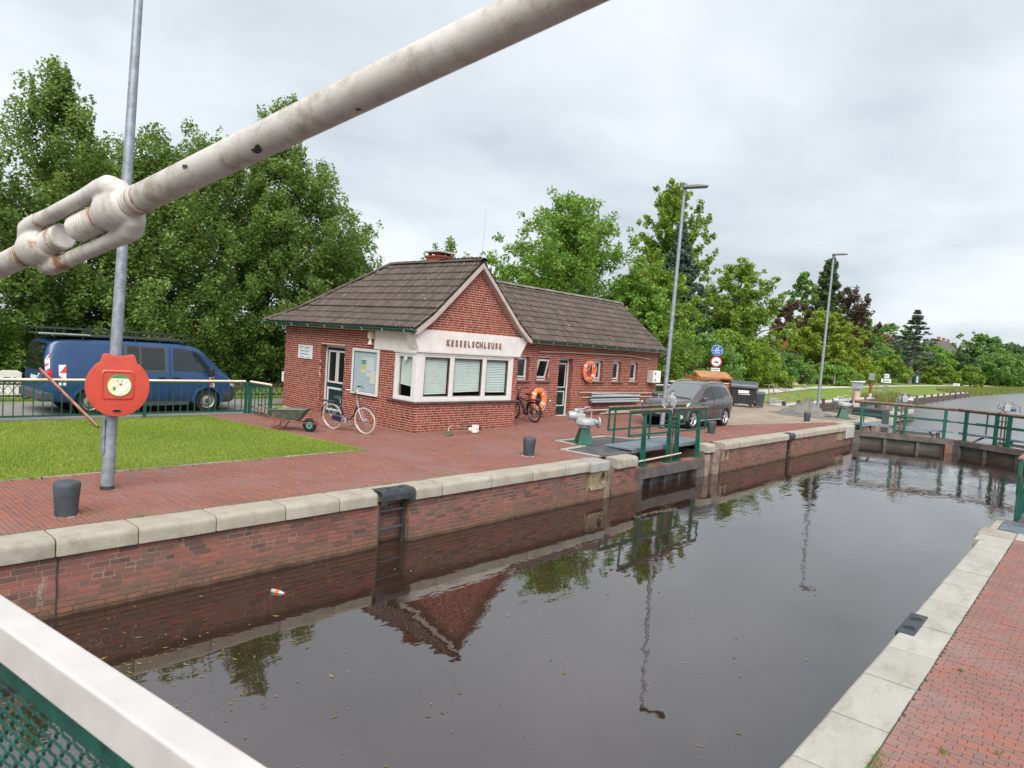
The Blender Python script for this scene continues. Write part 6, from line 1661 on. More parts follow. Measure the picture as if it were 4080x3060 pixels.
eb = thing('electric_bicycle', 'black electric bicycle parked against the wing wall next to the bay', 'bicycle', (17.49, 14.32, -.005), R_(80))
eb.rotation_euler = (R_(-6), 0, R_(80))
R = .355
bike_wheel(eb, 0, R, .025, 'rubber', 28); bike_wheel(eb, 1.10, R, .025, 'rubber', 28)
BB = (.44, 0, .30)
tube_part(eb, 'seat_tube', [BB, (.30, 0, .74)], .02, 'black_plastic'); tube_part(eb, 'seat_post', [(.30, 0, .74), (.265, 0, .90)], .014, 'chrome')
m = MB(); m.bar((.47, 0, .34), (.80, 0, .80), .075, .085, (1, 0, 1)); m.build('battery_tube', 'black_plastic', eb, bevel=.02)
m = MB(); m.lathe([(.08, -.06), (.10, 0), (.08, .06)], BB, (0, 1, 0), 18); m.build('motor', 'bumper_grey', eb, smooth=40)
tube_part(eb, 'top_tube', [(.31, 0, .68), (.81, 0, .80)], .018, 'black_plastic'); tube_part(eb, 'head_tube', [(.875, 0, .70), (.82, 0, .92)], .024, 'black_plastic'); tube_part(eb, 'stem', [(.82, 0, .92), (.80, 0, 1.06)], .016, 'black_plastic')
for sd in (-1, 1):
    tube_part(eb, 'fork_blade', [(.88, sd*.05, .68), (1.10, sd*.055, R)], .018, 'black_plastic')
    tube_part(eb, 'chain_stay', [BB, (0, sd*.06, R)], .011, 'black_plastic'); tube_part(eb, 'seat_stay', [(.31, 0, .70), (0, sd*.06, R)], .009, 'black_plastic')
    tube_part(eb, 'handlebar', [(.80, 0, 1.06), (.76, sd*.16, 1.09), (.70, sd*.32, 1.09)], .013, 'black_plastic')
    m = MB(); m.cyl((.715, sd*.27, 1.09), (.685, sd*.36, 1.09), .018, .018, 8); m.build('grip', 'rubber', eb, smooth=60)
    tube_part(eb, 'crank', [BB, (.44, sd*.09, .30), (.44 + sd*.14, sd*.10, .25)], .011, 'black_plastic')
    m = MB(); m.obox((.45 + sd*.14, sd*.15, .25), (.09, .08, .02)); m.build('pedal', 'black_plastic', eb, bevel=.005)
    tube_part(eb, 'carrier_stay', [(0, sd*.06, R), (-.05, sd*.07, .76)], .007, 'black_plastic')
m = MB(); m.obox((.265, 0, .925), (.26, .15, .05)); m.build('saddle', 'black_plastic', eb, bevel=.022, seg=3)
m = MB(); m.box(-.32, .18, -.07, .07, .755, .775); m.build('carrier', 'black_plastic', eb, bevel=.006)
m = MB(); m.obox((.79, 0, 1.09), (.06, .08, .02)); m.build('display', 'notice_back', eb)
fender(eb, 0, R + .02, R_(0), R_(185), 'black_plastic'); fender(eb, 1.10, R + .02, R_(30), R_(150), 'black_plastic')
m = MB(); m.box(-.30, .0, -.05, .05, .78, .80); m.build('blue_strap', 'sign_blue', eb)
# ---------------- brush cutter on the paving
t = thing('brush_cutter', 'white petrol brush cutter lying on the paving below the bay window', 'brush cutter', (13.0, 13.2, 0))
m = MB(); m.tube([(12.46, 13.15, .10), (12.52, 13.18, .20), (12.62, 13.2, .235), (12.8, 13.2, .22), (13.30, 13.16, .11)], .014, 8); m.build('shaft', 'trimmer_shaft', t, smooth=60, world=True)
m = MB(); vs = []
for i in range(9):
    a = R_(200 + 150*i/8)
    for r_, z in ((.03, .11), (.15, .05), (.16, .015)): vs.append((12.44 + r_*math.cos(a)*1.0, 13.14 + r_*math.sin(a)*.9, z))
m.add(vs, [(i*3+j, (i+1)*3+j, (i+1)*3+j+1, i*3+j+1) for i in range(8) for j in range(2)]); m.build('guard', 'olive', t, smooth=40, world=True)
m = MB(); m.lathe([(.03, .0), (.055, .02), (.055, .05), (.03, .085)], (12.44, 13.15, .02), (0, 0, 1), 14); m.build('cutting_head', 'black_plastic', t, smooth=40, world=True)
m = MB(); m.torus((13.12, 13.18, .23), (.8, .6, 0), .085, .012, 24, 8, sy=1.15); m.build('loop_handle', 'black_plastic', t, smooth=60, world=True)
m = MB(); m.lathe([(.02, 0), (.055, .04), (.05, .09), (.03, .12)], (13.24, 13.165, .12), (1, -.05, -.1), 16); m.build('clutch_housing', 'trimmer_white', t, smooth=50, world=True)
m = MB(); m.obox((13.50, 13.14, .125), (.22, .18, .20), (.2, .1, -.1)); en = m.build('engine', 'trimmer_white', t, bevel=.05, seg=3, world=True)
m = MB(); m.lathe([(.06, 0), (.06, .02), (.02, .025)], (13.57, 13.06, .15), (.5, -1, .2), 16); m.build('air_filter_cover', 'black_plastic', en, smooth=40, world=True)
m = MB(); m.obox((13.42, 13.11, .05), (.14, .13, .07)); m.build('fuel_tank', 'trimmer_white', en, bevel=.02, world=True)

# ================================================================== lock machinery
# steel cover plates beside the gate recess, with pale concrete border
t = thing('cover_plate', 'dark steel cover plates with pale concrete border around the grey actuator', 'plate', (15.2, 10, 0))
m = MB(); P = [(14.84,11.11),(14.81,10.19),(13.7,10.06),(13.79,9.0),(14.75,8.95),(15.1,9.5),(19.2,9.9),(19.2,10.2),(17.37,10.37),(17.08,11.1)]
m.prism(P, 'z', -.03, .006); m.build('plate', 'dark_plate', t, world=True)
def border(pts, w):
    for a, b in zip(pts[:-1], pts[1:]):
        m = MB(); m.bar((*a, -.02), (*b, -.02), w, .048); m.build('border_stone', 'pale_stone', t, world=True)
border([(13.62, 9.06), (13.58, 10.14), (14.68, 10.25), (14.74, 11.22), (17.16, 11.22), (17.50, 10.46), (19.3, 10.32)], .16)
for a, b in (((14.85, 10.2), (17.2, 10.3)), ((14.9, 9.2), (14.95, 10.2))):
    m = MB(); m.bar((*a, .007), (*b, .007), .02, .006); m.build('plate_seam', 'black_iron', t, world=True)

def actuator_pedestal(name, label, loc, rz, s=1.0, group='gate actuators on green pedestals'):
    t = thing(name, label, 'actuator', loc, rz, group); t.scale = (s, s, s)
    m = MB(); a, b = .215, .105
    m.add([(-a,-a,0),(a,-a,0),(a,a,0),(-a,a,0),(-b,-b,.47),(b,-b,.47),(b,b,.47),(-b,b,.47)], [(3,2,1,0),(4,5,6,7),(0,1,5,4),(1,2,6,5),(2,3,7,6),(3,0,4,7)]); m.build('pedestal', 'green_paint', t, bevel=.01)
    m = MB(); m.box(-.27, .27, -.27, .27, -.005, .022); ft = m.build('foot_plate', 'green_paint', t, bevel=.004)
    for x in (-.24, .24):
        for y in (-.24, 0, .24):
            m = MB(); m.lathe([(.018, 0), (.018, .022)], (x, y, .022), n=6); m.build('bolt', 'rust_frame', ft)
    m = MB(); m.lathe([(.17, .45), (.17, .49), (.20, .50), (.20, .53), (.285, .545), (.29, .62), (.27, .67), (.19, .70), (.10, .705)], n=32); gb = m.build('gearbox', 'grey_cast', t, smooth=35)
    for i in range(10):
        a_ = 2*math.pi*i/10; m = MB(); m.lathe([(.016, 0), (.016, .02)], (.26*math.cos(a_), .26*math.sin(a_), .525), (0, 0, -1), 6); m.build('bolt', 'grey_cast', gb)
    m = MB(); m.cyl((.10, 0, .62), (.36, 0, .60), .10, .07, 18); m.build('shaft_housing', 'grey_cast', gb, smooth=40)
    m = MB(); m.lathe([(.15, 0), (.155, .015), (.155, .035), (.14, .045)], (.36, 0, .60), (1, 0, 0), 26); m.build('end_flange', 'grey_cast', gb, smooth=40)
    m = MB(); m.box(-.26, -.02, -.09, .09, .66, .82); m.build('gear_head', 'grey_cast', gb, bevel=.03, seg=3)
    m = MB(); m.lathe([(.02, 0), (.10, .01), (.115, .05), (.115, .22), (.09, .25)], (-.24, 0, .76), (-1, 0, 0), 22); mo = m.build('motor', 'grey_cast', gb, smooth=40)
    m = MB(); m.lathe([(.03, 0), (.03, .006)], (-.49, 0, .76), (-1, 0, 0), 12); m.build('motor_cap', 'lamp_grey', mo)
    m = MB(); m.lathe([(.085, 0), (.085, .11), (.095, .115), (.095, .14), (.02, .15)], (-.14, .02, .82), n=20); m.build('control_head', 'grey_cast', gb, smooth=40)
    m = MB(); m.cyl((-.20, .02, .90), (-.32, .02, .90), .05, .05, 14); m.build('limit_switch', 'grey_cast', gb, smooth=40)
    m = MB(); m.tube([(-.06, .05, .92), (.02, .06, 1.0), (.12, .07, 1.0), (.19, .08, .90), (.20, .08, .68)], .018, 8); m.build('cable_conduit', 'grey_cast', gb, smooth=60)
    return t
actuator_pedestal('actuator', 'grey electric actuator on a green pedestal on the dark plate near the gate', (14.98, 10.5, 0), R_(-35))

def handwheel_unit(parent, c, ax, motor='grey_cast', s=1.0, cable=True):
    c = Vector(c); d = Vector(ax).normalized(); sd = Vector((0, 0, 1)).cross(d).normalized()
    m = MB(); m.obox(c + Vector((0, 0, .02*s)), (.24*s, .22*s, .26*s), (0, 0, math.atan2(d.y, d.x))); gx = m.build('gear_case', 'grey_cast', parent, bevel=.03*s, seg=3, world=True)
    m = MB(); m.torus(c + d*.24*s, d, .165*s, .016*s, 28, 8); w_ = m.build('handwheel', 'grey_cast', parent, smooth=180, world=True)
    m = MB(); b_ = d.orthogonal().normalized(); e_ = d.cross(b_)
    for i in range(3):
        a = 2*math.pi*i/3 + .5; q = c + d*.22*s + (b_*math.cos(a) + e_*math.sin(a))*.16*s
        m = MB(); m.bar(c + d*.22*s, q, .025*s, .014*s, d); m.build('wheel_spoke', 'grey_cast', w_, world=True)
    m = MB(); m.lathe([(.035*s, 0), (.035*s, .14*s)], c + d*.10*s, d, 12); m.build('wheel_hub', 'lamp_grey', w_, smooth=40, world=True)
    m = MB(); m.lathe([(.02, 0), (.075*s, .01), (.08*s, .03), (.08*s, .24*s), (.06*s, .26*s)], c - d*.10*s, -d, 18); m.build('motor', motor, gx, smooth=40, world=True)
    m = MB(); m.lathe([(.07*s, 0), (.07*s, .12*s), (.02*s, .13*s)], c + Vector((0, 0, .14*s)), n=16); m.build('top_cap', 'grey_cast', gx, smooth=40, world=True)
    m = MB(); m.tube([c + Vector((0, 0, .28*s)) + d*.16*s, c + Vector((0, 0, .31*s)), c - d*.2*s + Vector((0, 0, .28*s)), c - d*.32*s + Vector((0, 0, .16*s)), c - d*.42*s + Vector((0, 0, .17*s)), c - d*.52*s + Vector((0, 0, .10*s)), c - d*.54*s - Vector((0, 0, .12*s))], .018*s, 8); m.build('cable', 'lamp_grey', gx, smooth=60, world=True)
    m = MB(); m.bar(c + Vector((0, 0, -.12*s)), c + Vector((0, 0, -.28*s)), .10*s, .10*s, (1, 0, 0)); m.build('spindle', 'grey_cast', gx, world=True)

def stand_post(t, x, y, z0, z1, w=.15, th=.05, name='post', foot=True):
    m = MB(); m.prism([(x - w/2, z0), (x + w/2, z0), (x + w/2, z1 - .38), (x + w*.22, z1), (x - w*.22, z1), (x - w/2, z1 - .25)], 'y', y - th/2, y + th/2); m.build(name, 'green_paint', t, bevel=.006, world=True)
    m = MB(); m.prism([(y - .002, z0), (y - .11, z0), (y - .05, z1 - .3), (y - .002, z1 - .2)] if False else [(y, z0), (y - .10, z0), (y - .05, z1 - .4), (y, z1 - .3)], 'x', x - .014, x + .014); m.build('post_rib', 'green_paint', t, world=True)
    if foot:
        m = MB(); m.box(x - .16, x + .16, y - .13, y + .13, z0 - .002, z0 + .03); fp = m.build('foot_plate', 'green_paint', t, bevel=.004, world=True)
        for dx in (-.13, .13):
            m = MB(); m.lathe([(.018, 0), (.018, .03)], (x + dx, y - .08, z0 + .03), n=6); m.build('bolt', 'gate_steel', fp, world=True)
def open_gate(label, S, rail_x0, group='lock gate leaves', near=True):
    """S maps y of the left wall to the wanted side"""
    t = thing('lock_gate', label, 'lock gate', (16.8, S(8.9), -.4), group=group)
    def bx(mm, name, mat, **kw): return mm.build(name, mat, t, world=True, **kw)
    y = lambda v: S(v)
    def B_(m, x0, x1, ya, yb, z0, z1): return m.box(x0, x1, min(S(ya), S(yb)), max(S(ya), S(yb)), z0, z1)
    bx(B_(MB(), 14.97, 18.66, 8.72, 9.08, -.66, -.40), 'top_beam', 'gate_steel', bevel=.008)
    bx(B_(MB(), 14.99, 18.64, 8.74, 9.06, -.398, -.372), 'beam_plank', 'gate_wood', bevel=.006)
    bx(B_(MB(), 14.97, 15.20, 8.73, 9.05, -2.2, -.66), 'heel_post', 'gate_steel'); bx(B_(MB(), 18.25, 18.66, 8.73, 9.05, -2.2, -.66), 'mitre_post', 'gate_steel')
    bx(B_(MB(), 15.20, 18.25, 9.01, 9.05, -2.2, -.66), 'skin_plate', 'dark_plate')
    for x in (15.95, 16.7, 17.5): bx(B_(MB(), x - .05, x + .05, 8.90, 9.01, -2.2, -.66), 'stiffener', 'gate_steel')
    for x in (15.4, 16.74, 17.2, 18.47): stand_post(t, x, y(8.92), -.37, 1.05, w=.15 if x != 17.2 else .19)
    # front handrail with two planks, mid rail and end bars
    for a, b in ((rail_x0, 16.66), (16.86, 18.92)):
        bx(MB().bar((a, y(8.90), 1.10), (b, y(8.90), 1.10), .085, .05), 'hand_plank', 'rail_wood', bevel=.012)
        bx(MB().bar((a + .02, y(8.90), 1.04), (b - .02, y(8.90), 1.04), .03, .07), 'top_bar', 'green_paint')
    bx(MB().bar((rail_x0 + .02, y(8.90), .46), (18.85, y(8.90), .46), .035, .05), 'mid_bar', 'green_paint')
    for xx in (rail_x0 + .03, 18.88): bx(MB().bar((xx, y(8.90), .44), (xx, y(8.90), 1.06), .05, .035, (0, 1, 0)), 'end_bar', 'green_paint')
    # walkway deck
    bx(B_(MB(), 15.15, 19.20, 9.10, 9.94, .02, .065), 'walkway', 'deck_steel', bevel=.004)
    bx(B_(MB(), 15.15, 19.20, 9.08, 9.10, -.03, .068), 'walkway_edge', 'deck_steel')
    bx(MB().bar((15.3, y(9.2), -.01), (19.1, y(9.2), -.01), .05, .06), 'deck_beam', 'gate_steel'); bx(MB().bar((15.3, y(9.8), -.01), (19.1, y(9.8), -.01), .05, .06), 'deck_beam', 'gate_steel')
    # back rail
    bx(MB().bar((15.35, y(10.0), 1.05), (19.75, y(10.0), 1.05), .085, .045), 'hand_plank', 'rail_wood', bevel=.012)
    bx(MB().bar((15.37, y(10.0), .99), (19.72, y(10.0), .99), .03, .07), 'top_bar', 'green_paint'); bx(MB().bar((15.37, y(10.0), .43), (19.72, y(10.0), .43), .03, .05), 'mid_bar', 'green_paint')
    for xx in (15.37, 19.72): bx(MB().bar((xx, y(10.0), .41), (xx, y(10.0), 1.0), .05, .04, (0, 1, 0)), 'end_bar', 'green_paint')
    for xx in (15.62, 17.5, 18.7): bx(MB().bar((xx, y(9.97), .02), (xx, y(9.97), 1.0), .05, .035, (0, 1, 0)), 'rail_leg', 'green_paint')
    if near:
        bx(MB().tube([(15.15, y(8.86), -.22), (16.2, y(8.84), -.19), (17.28, y(8.80), -.15)], .024, 8), 'lance_pole', 'pole_beige', smooth=60)
        for zz in (.62, .72, .86): bx(MB().bar((16.80, y(8.92), zz), (17.14, y(8.92), zz), .12, .035), 'spindle_guide', 'green_paint')
        bx(MB().cyl((16.97, y(8.92), -.37), (16.97, y(8.92), 1.0), .022, .022, 10), 'sluice_spindle', 'rust_frame', smooth=60)
        handwheel_unit(t, (16.76, y(8.95), 1.27), (-.96, -.28, 0), s=1.08)
        bx(MB().box(18.20, 18.34, 8.70, 8.72, -.60, -.48), 'hatch', 'gate_steel')
        bx(MB().tube([(17.62, y(9.3), .07), (17.63, y(9.3), .75)], .006, 5), 'chain', 'rust_frame')
    return t
open_gate('open steel lock gate with green railings stowed in the left wall recess', lambda v: v, 14.6)
open_gate('open lock gate with green railing stowed in the near wall at the right edge', lambda v: 10.02 - v, 15.32, near=False)
# near side plates and stepped kerb stones beside the right gate
t = thing('cover_plate', 'ribbed steel step plates beside the green gate post at the right edge', 'plate', (14.6, 1.0, 0))
m = MB(); m.box(13.95, 15.05, .25, 1.22, -.03, .008); m.build('plate', 'dark_plate', t, bevel=.003, world=True)
for i in range(14):
    m = MB(); m.box(13.98 + i*.04, 13.995 + i*.04, .45, 1.20, .008, .014); m.build('rib', 'deck_steel', t, world=True)
m = MB(); m.box(15.07, 16.4, .1, 1.05, -.03, .009); m.build('plate', 'dark_plate', t, world=True)
coping(wall_r, 13.34, 13.95, 1.46, .945, .24, 'coping_stone', r=.07, side=1); coping(wall_r, 13.97, 14.9, 1.36, 1.23, .22, 'coping_stone', r=.04, side=1)
coping(wall_r, 13.34, 14.2, .94, .30, .05, 'pale_stone', r=.02, side=1, zt=.0)

# ---------------- far mitre gate
def far_leaf(label, A, Bp, posts, hw_t, motor, handr):
    A = Vector((*A, 0)); Bp = Vector((*Bp, 0)); d = (Bp - A); L = d.length; d.normalize(); nrm = Vector((-d.y, d.x, 0))
    if nrm.x > 0: nrm = -nrm          # towards the camera (-x)
    bk = -nrm
    t = thing('lock_gate', label, 'lock gate', (*A.xy, -.4), group='lock gate leaves')
    P = lambda u, o, z: A + d*u + nrm*o + Vector((0, 0, z))
    def bar(name, u0, u1, o, z, w, h, mat, **kw): return MB().bar(P(u0, o, z), P(u1, o, z), w, h).build(name, mat, t, world=True, **kw)
    bar('top_beam', 0, L, 0, -.45, .36, .22, 'gate_steel', bevel=.01); bar('beam_plank', 0, L, 0, -.335, .37, .03, 'gate_wood')
    MB().bar(P(L - .22, .06, -1.6), P(L - .22, .06, -.54), .30, .42, nrm).build('mitre_post', 'gate_wood', t, world=True)
    MB().bar(P(.18, .06, -1.6), P(.18, .06, -.54), .30, .30, nrm).build('heel_post', 'gate_steel', t, world=True)
    bar('skin_plate', .3, L - .4, -.05, -1.05, .04, 1.0, 'gate_wet')
    for u in (L*.34, L*.66): MB().bar(P(u, .05, -1.6), P(u, .05, -.56), .12, .12, nrm).build('stiffener', 'gate_steel', t, world=True)
    for u, w in posts:
        MB().bar(P(u, 0, -.34), P(u, 0, 1.02), w, .07, nrm).build('post', 'green_paint', t, world=True)
        MB().box(0, 0, 0, 0, 0, 0)
        MB().bar(P(u - .16, .02, -.31), P(u + .16, .02, -.31), .22, .03).build('foot_plate', 'green_paint', t, world=True)
    for u, w in posts[::2]:
        MB().bar(P(u + .25, -1.15, -.02), P(u + .25, -1.15, 1.0), .05, .05, nrm).build('rail_leg', 'green_paint', t, world=True)
    u0, u1 = handr
    bar('hand_plank', u0, u1, 0, 1.07, .13, .075, 'rail_wood', bevel=.012); bar('top_bar', u0, u1, 0, 1.0, .035, .07, 'green_paint'); bar('mid_bar', u0, u1, 0, .47, .04, .07, 'green_paint')
    bar('hand_plank', u0 + .2, u1, -1.15, 1.03, .10, .06, 'rail_wood'); bar('mid_bar', u0 + .2, u1, -1.15, .45, .035, .06, 'green_paint')
    bar('walkway', 0, L, -.68, -.02, .90, .05, 'deck_steel'); bar('walkway_edge', 0, L, -.22, -.02, .03, .10, 'deck_steel')
    for u in (L*.2, L*.5, L*.8): MB().bar(P(u, 0, -.30), P(u, -.9, -.06), .06, .06).build('deck_bracket', 'gate_steel', t, world=True)
    # toothed rack
    m = MB(); a, b = hw_t - .2, min(L - .5, hw_t + 1.5); m.bar(P(a, -.12, -.17), P(b, -.12, -.17), .06, .05)
    for i in range(26): m.bar(P(a + (b-a)*i/26, -.12, -.28), P(a + (b-a)*i/26, -.12, -.19), .03, .05, nrm)
    m.build('toothed_rack', 'black_iron', t, world=True); MB().bar(P(b, -.12, -.3), P(b, -.12, -.08), .14, .14, nrm).build('rack_stop', 'black_iron', t, world=True)
    for w_ in (-.07, .07): MB().cyl(P(hw_t + w_, 0, -.3), P(hw_t + w_, 0, 1.0), .03, .03, 8).build('sluice_spindle', 'rust_frame' if w_ < 0 else 'green_paint', t, smooth=60, world=True)
    for zz in (.52, .75): MB().bar(P(hw_t - .2, 0, zz), P(hw_t + .2, 0, zz), .14, .04).build('spindle_guide', 'green_paint', t, world=True)
    handwheel_unit(t, P(hw_t, -.05, 1.30), (-.55, .8, 0), motor, 1.05)
    return t
simple('gate_wet', (0.075, 0.070, 0.055), 0.55, var=0.3, scale=2, dirt=(0.05, 0.03, 0.022), dirt_amt=.8)
far_leaf('left leaf of the closed far lock gate with green railing and grey handwheel', (34.7, 9.0), (36.2, 5.12), [(.35, .09), (1.75, .13), (2.15, .10), (3.75, .13)], 2.05, 'grey_cast', (.0, 4.15))
far_leaf('right leaf of the closed far lock gate with a blue motor on the railing', (36.22, 5.08), (34.75, 1.40), [(.40, .15), (1.65, .15), (2.15, .17), (3.3, .12)], 1.92, 'blue_motor', (-.02, 4.0))
actuator_pedestal('actuator', 'grey actuator with handwheel on a green pedestal beyond the far gate', (37.6, 10.25, 0), R_(-60), 1.15)

# ---------------- yard: bins, container, signs, grit heap
t = thing('waste_container', 'large black wheeled waste bin with rounded lid behind the SUV', 'waste bin', (37.35, 15.55, 0), R_(-60))
# local: front faces -y, width along x
m = MB(); m.add([(-.60,-.42,.18),(.60,-.42,.18),(.60,.42,.18),(-.60,.42,.18),(-.68,-.52,1.12),(.68,-.52,1.12),(.68,.52,1.12),(-.68,.52,1.12)], [(3,2,1,0),(4,5,6,7),(0,1,5,4),(1,2,6,5),(2,3,7,6),(3,0,4,7)]); m.build('tub', 'bin_plastic', t, bevel=.05, seg=3)
m = MB(); m.prism([(-.56, 1.10)] + [(-.56*math.cos(a), 1.15 + .30*math.sin(a)) for a in [R_(10 + 160*i/10) for i in range(11)]] + [(.56, 1.10)], 'x', -.72, .72); m.build('lid', 'bin_lid', t, bevel=.02, smooth=40)
m = MB(); m.box(-.72, .72, -.585, -.53, 1.04, 1.12); m.build('lid_rim', 'bin_plastic', t, bevel=.015)
m = MB(); m.box(-.30, .28, -.512, -.495, .78, .94); m.build('label_plate', 'sign_white', t)
m = MB(); m.box(-.28, .34, -.505, -.482, .70, .735); m.build('stripe', 'reflective_tape', t)
for x in (-.72, .72):
    m = MB(); m.cyl((x, 0, 1.02), (x*1.1, 0, 1.02), .04, .04, 12); m.build('trunnion', 'bin_plastic', t, smooth=40)
for x in (-.48, .48):
    for y in (-.34, .34):
        m = MB(); m.lathe([(.03, -.025), (.09, -.025), (.1, -.012), (.1, .012), (.09, .025), (.03, .025)], (x, y, .1), (1, 0, 0), 18); c_ = m.build('castor', 'rubber', t, smooth=40)
        m = MB(); m.bar((x, y, .1), (x, y, .2), .07, .05, (1, 0, 0)); m.build('castor_fork', 'galvanised', c_)
t = thing('wheelie_bin', 'narrow grey wheelie bin beside the large black waste bin', 'waste bin', (38.35, 14.95, 0), R_(-60))
m = MB(); m.add([(-.20,-.24,.05),(.20,-.24,.05),(.20,.24,.05),(-.20,.24,.05),(-.25,-.30,.78),(.25,-.30,.78),(.25,.30,.78),(-.25,.30,.78)], [(3,2,1,0),(4,5,6,7),(0,1,5,4),(1,2,6,5),(2,3,7,6),(3,0,4,7)]); m.build('tub', 'bin_lid', t, bevel=.03)
m = MB(); m.prism([(-.32, .78), (-.30, .85), (0, .90), (.34, .86), (.36, .78)], 'x', -.27, .27); m.build('lid', 'bin_lid', t, bevel=.02)
for x in (-.22, .22):
    m = MB(); m.lathe([(.1, -.025), (.1, .025)], (x, .28, .1), (1, 0, 0), 18); m.build('wheel', 'rubber', t, smooth=40)

t = thing('skip_container', 'orange steel skip container with its lid half raised behind the SUV', 'skip', (38.9, 18.4, 0), R_(-28)); t.scale = (.68, .7, .88)
# local: long side along x (3.2), open lid at front (-y)
m = MB(); m.prism([(-1.0, .15), (-1.15, 1.15), (1.0, 1.6), (1.0, .15)], 'x', -1.7, 1.7); m.build('hull', 'orange_container', t, bevel=.02)
m = MB(); m.box(-1.62, 1.62, -1.17, -1.0, 1.02, 1.16); m.build('rim_beam', 'orange_container', t)
for x in (-1.7, 1.7):
    m = MB(); m.prism([(-1.15, 1.15), (-.55, 1.66), (1.0, 1.70), (1.0, 1.4)], 'x', x - .04, x + .04); m.build('side_cheek', 'orange_container', t)
    for k in range(4):
        m = MB(); yb = -.8 + k*.55; m.bar((x*1.03, yb, .2), (x*1.03, yb, 1.2 + k*.1), .06, .07, (1, 0, 0)); m.build('side_rib', 'orange_container', t)
m = MB(); m.box(-1.6, 1.6, -1.0, .9, 1.14, 1.16); m.build('dark_opening', 'dark_cavity', t)
m = MB(); m.add([(-1.72,-1.10,1.62),(1.72,-1.10,1.62),(1.72,-.10,2.02),(-1.72,-.10,2.02)], [(0,1,2,3)]); lid = m.build('lid', 'container_lid', t); lid.modifiers.new('th', 'SOLIDIFY').thickness = .04
for a, b in (((-1.72,-1.10,1.63), (1.72,-1.10,1.63)), ((-1.72,-.10,2.03), (1.72,-.10,2.03)), ((-1.72,-1.10,1.63), (-1.72,-.10,2.03)), ((1.72,-1.10,1.63), (1.72,-.10,2.03))):
    m = MB(); m.bar(a, b, .09, .09); m.build('lid_rim', 'orange_container', lid)
for x in (-1.66, 1.66):
    m = MB(); m.bar((x, -.95, 1.1), (x, -1.0, 1.64), .05, .05, (1, 0, 0)); m.build('lid_prop', 'orange_container', t)
m = MB(); m.prism([(1.0, .15), (1.0, 1.5), (1.9, 1.45), (1.9, .15)], 'x', -1.1, 1.3); m.build('rear_hopper', 'orange_container', t, bevel=.02)

sp = thing('sign_post', 'grey post with round blue foot and cycle path sign and red ringed no riding sign', 'sign', (40.2, 18.6, 0))
def sign_local(z): return Vector((40.2, 18.6, z))
face = Vector((-.88, -.47, 0)).normalized(); sdv = Vector((0, 0, 1)).cross(face).normalized()
m = MB(); m.cyl((40.2, 18.6, 0), (40.2, 18.6, 3.45), .03, .03, 10); m.build('post', 'galvanised', sp, smooth=60, world=True)
def disc(z, r, mat, o, par, th=.012, name='disc'): 
    m = MB(); m.lathe([(r, 0), (r, th)], sign_local(z) + face*o, face, 32); return m.build(name, mat, par, world=True)
b_ = disc(3.12, .34, 'sign_white', .035, sp, name='path_sign'); disc(3.12, .325, 'sign_blue', .046, b_, .006, 'blue_face')
S2 = lambda x, z, o=.056: sign_local(z) + sdv*(-x) + face*o
def sbar(par, a, b, w, mat): 
    m = MB(); m.bar(S2(*a), S2(*b), w, .004, sdv.cross(Vector(S2(*b)) - Vector(S2(*a))) if False else face); 
    m = MB(); p, q = S2(*a), S2(*b); dd = (q - p).normalized(); m.bar(p, q, .006, w, dd.cross(face)); m.build('pictogram', mat, par, world=True)
sbar(b_, (-.32, 3.11), (.32, 3.11), .02, 'sign_white')
for x0, s_ in ((-.04, 1.0), (.07, .7)):     # adult and child
    sbar(b_, (x0, 3.18), (x0 - .03, 3.28*1 if s_ == 1 else 3.24), .04, 'sign_white'); sbar(b_, (x0, 3.18), (x0 + .03, 3.14), .03, 'sign_white'); sbar(b_, (x0 - .01, 3.18), (x0 - .04, 3.135), .03, 'sign_white')
    m = MB(); m.lathe([(.03*s_ + .005, 0), (.03*s_, .004)], S2(x0 - .03, 3.28 + (.045 if s_ == 1 else -.005)), face, 12); m.build('pictogram', 'sign_white', b_, world=True)
for x0 in (-.10, .10):
    m = MB(); m.torus(S2(x0, 2.97), face, .06, .010, 20, 5); m.build('pictogram', 'sign_white', b_, world=True)
for a, b in (((-.10, 2.97), (-.03, 3.05)), ((-.03, 3.05), (.07, 3.05)), ((.07, 3.05), (.10, 2.97)), ((-.03, 3.05), (.01, 2.97)), ((-.10, 2.97), (.01, 2.97)), ((.07, 3.05), (.05, 3.075))): sbar(b_, a, b, .014, 'sign_white')
r_ = disc(2.42, .34, 'sign_red', .035, sp, name='riding_ban_sign'); disc(2.42, .265, 'sign_white', .046, r_, .006, 'white_face')
m = MB(); hp = [(-.17,.02),(-.14,.06),(-.11,.05),(-.06,.0),(.08,.01),(.14,.03),(.18,-.02),(.13,-.0),(.12,-.05),(.16,-.13),(.13,-.12),(.09,-.06),(-.02,-.06),(-.08,-.04),(-.13,-.10),(-.15,-.07),(-.08,-.0),(-.12,.02)]
vs = [S2(-x, 2.40 + z, .056) for x, z in hp]; m.add(vs, [tuple(range(len(vs)))]); m.build('pictogram', 'ink', r_, world=True)
m = MB(); rp = [(-.01,.0),(.05,.0),(.04,.07),(-.03,.05),(-.04,.03)]; vs = [S2(-x, 2.40 + z, .057) for x, z in rp]; m.add(vs, [tuple(range(len(vs)))]); m.lathe([(.022, 0), (.02, .003)], S2(-.03, 2.50, .055), face, 10); m.build('pictogram', 'ink', r_, world=True)
m = MB(); c_ = sign_local(1.86); vs = [c_ + sdv*a + Vector((0, 0, b)) + face*o for o in (.03, .042) for a, b in ((-.26, -.16), (.26, -.16), (.26, .16), (-.26, .16))]
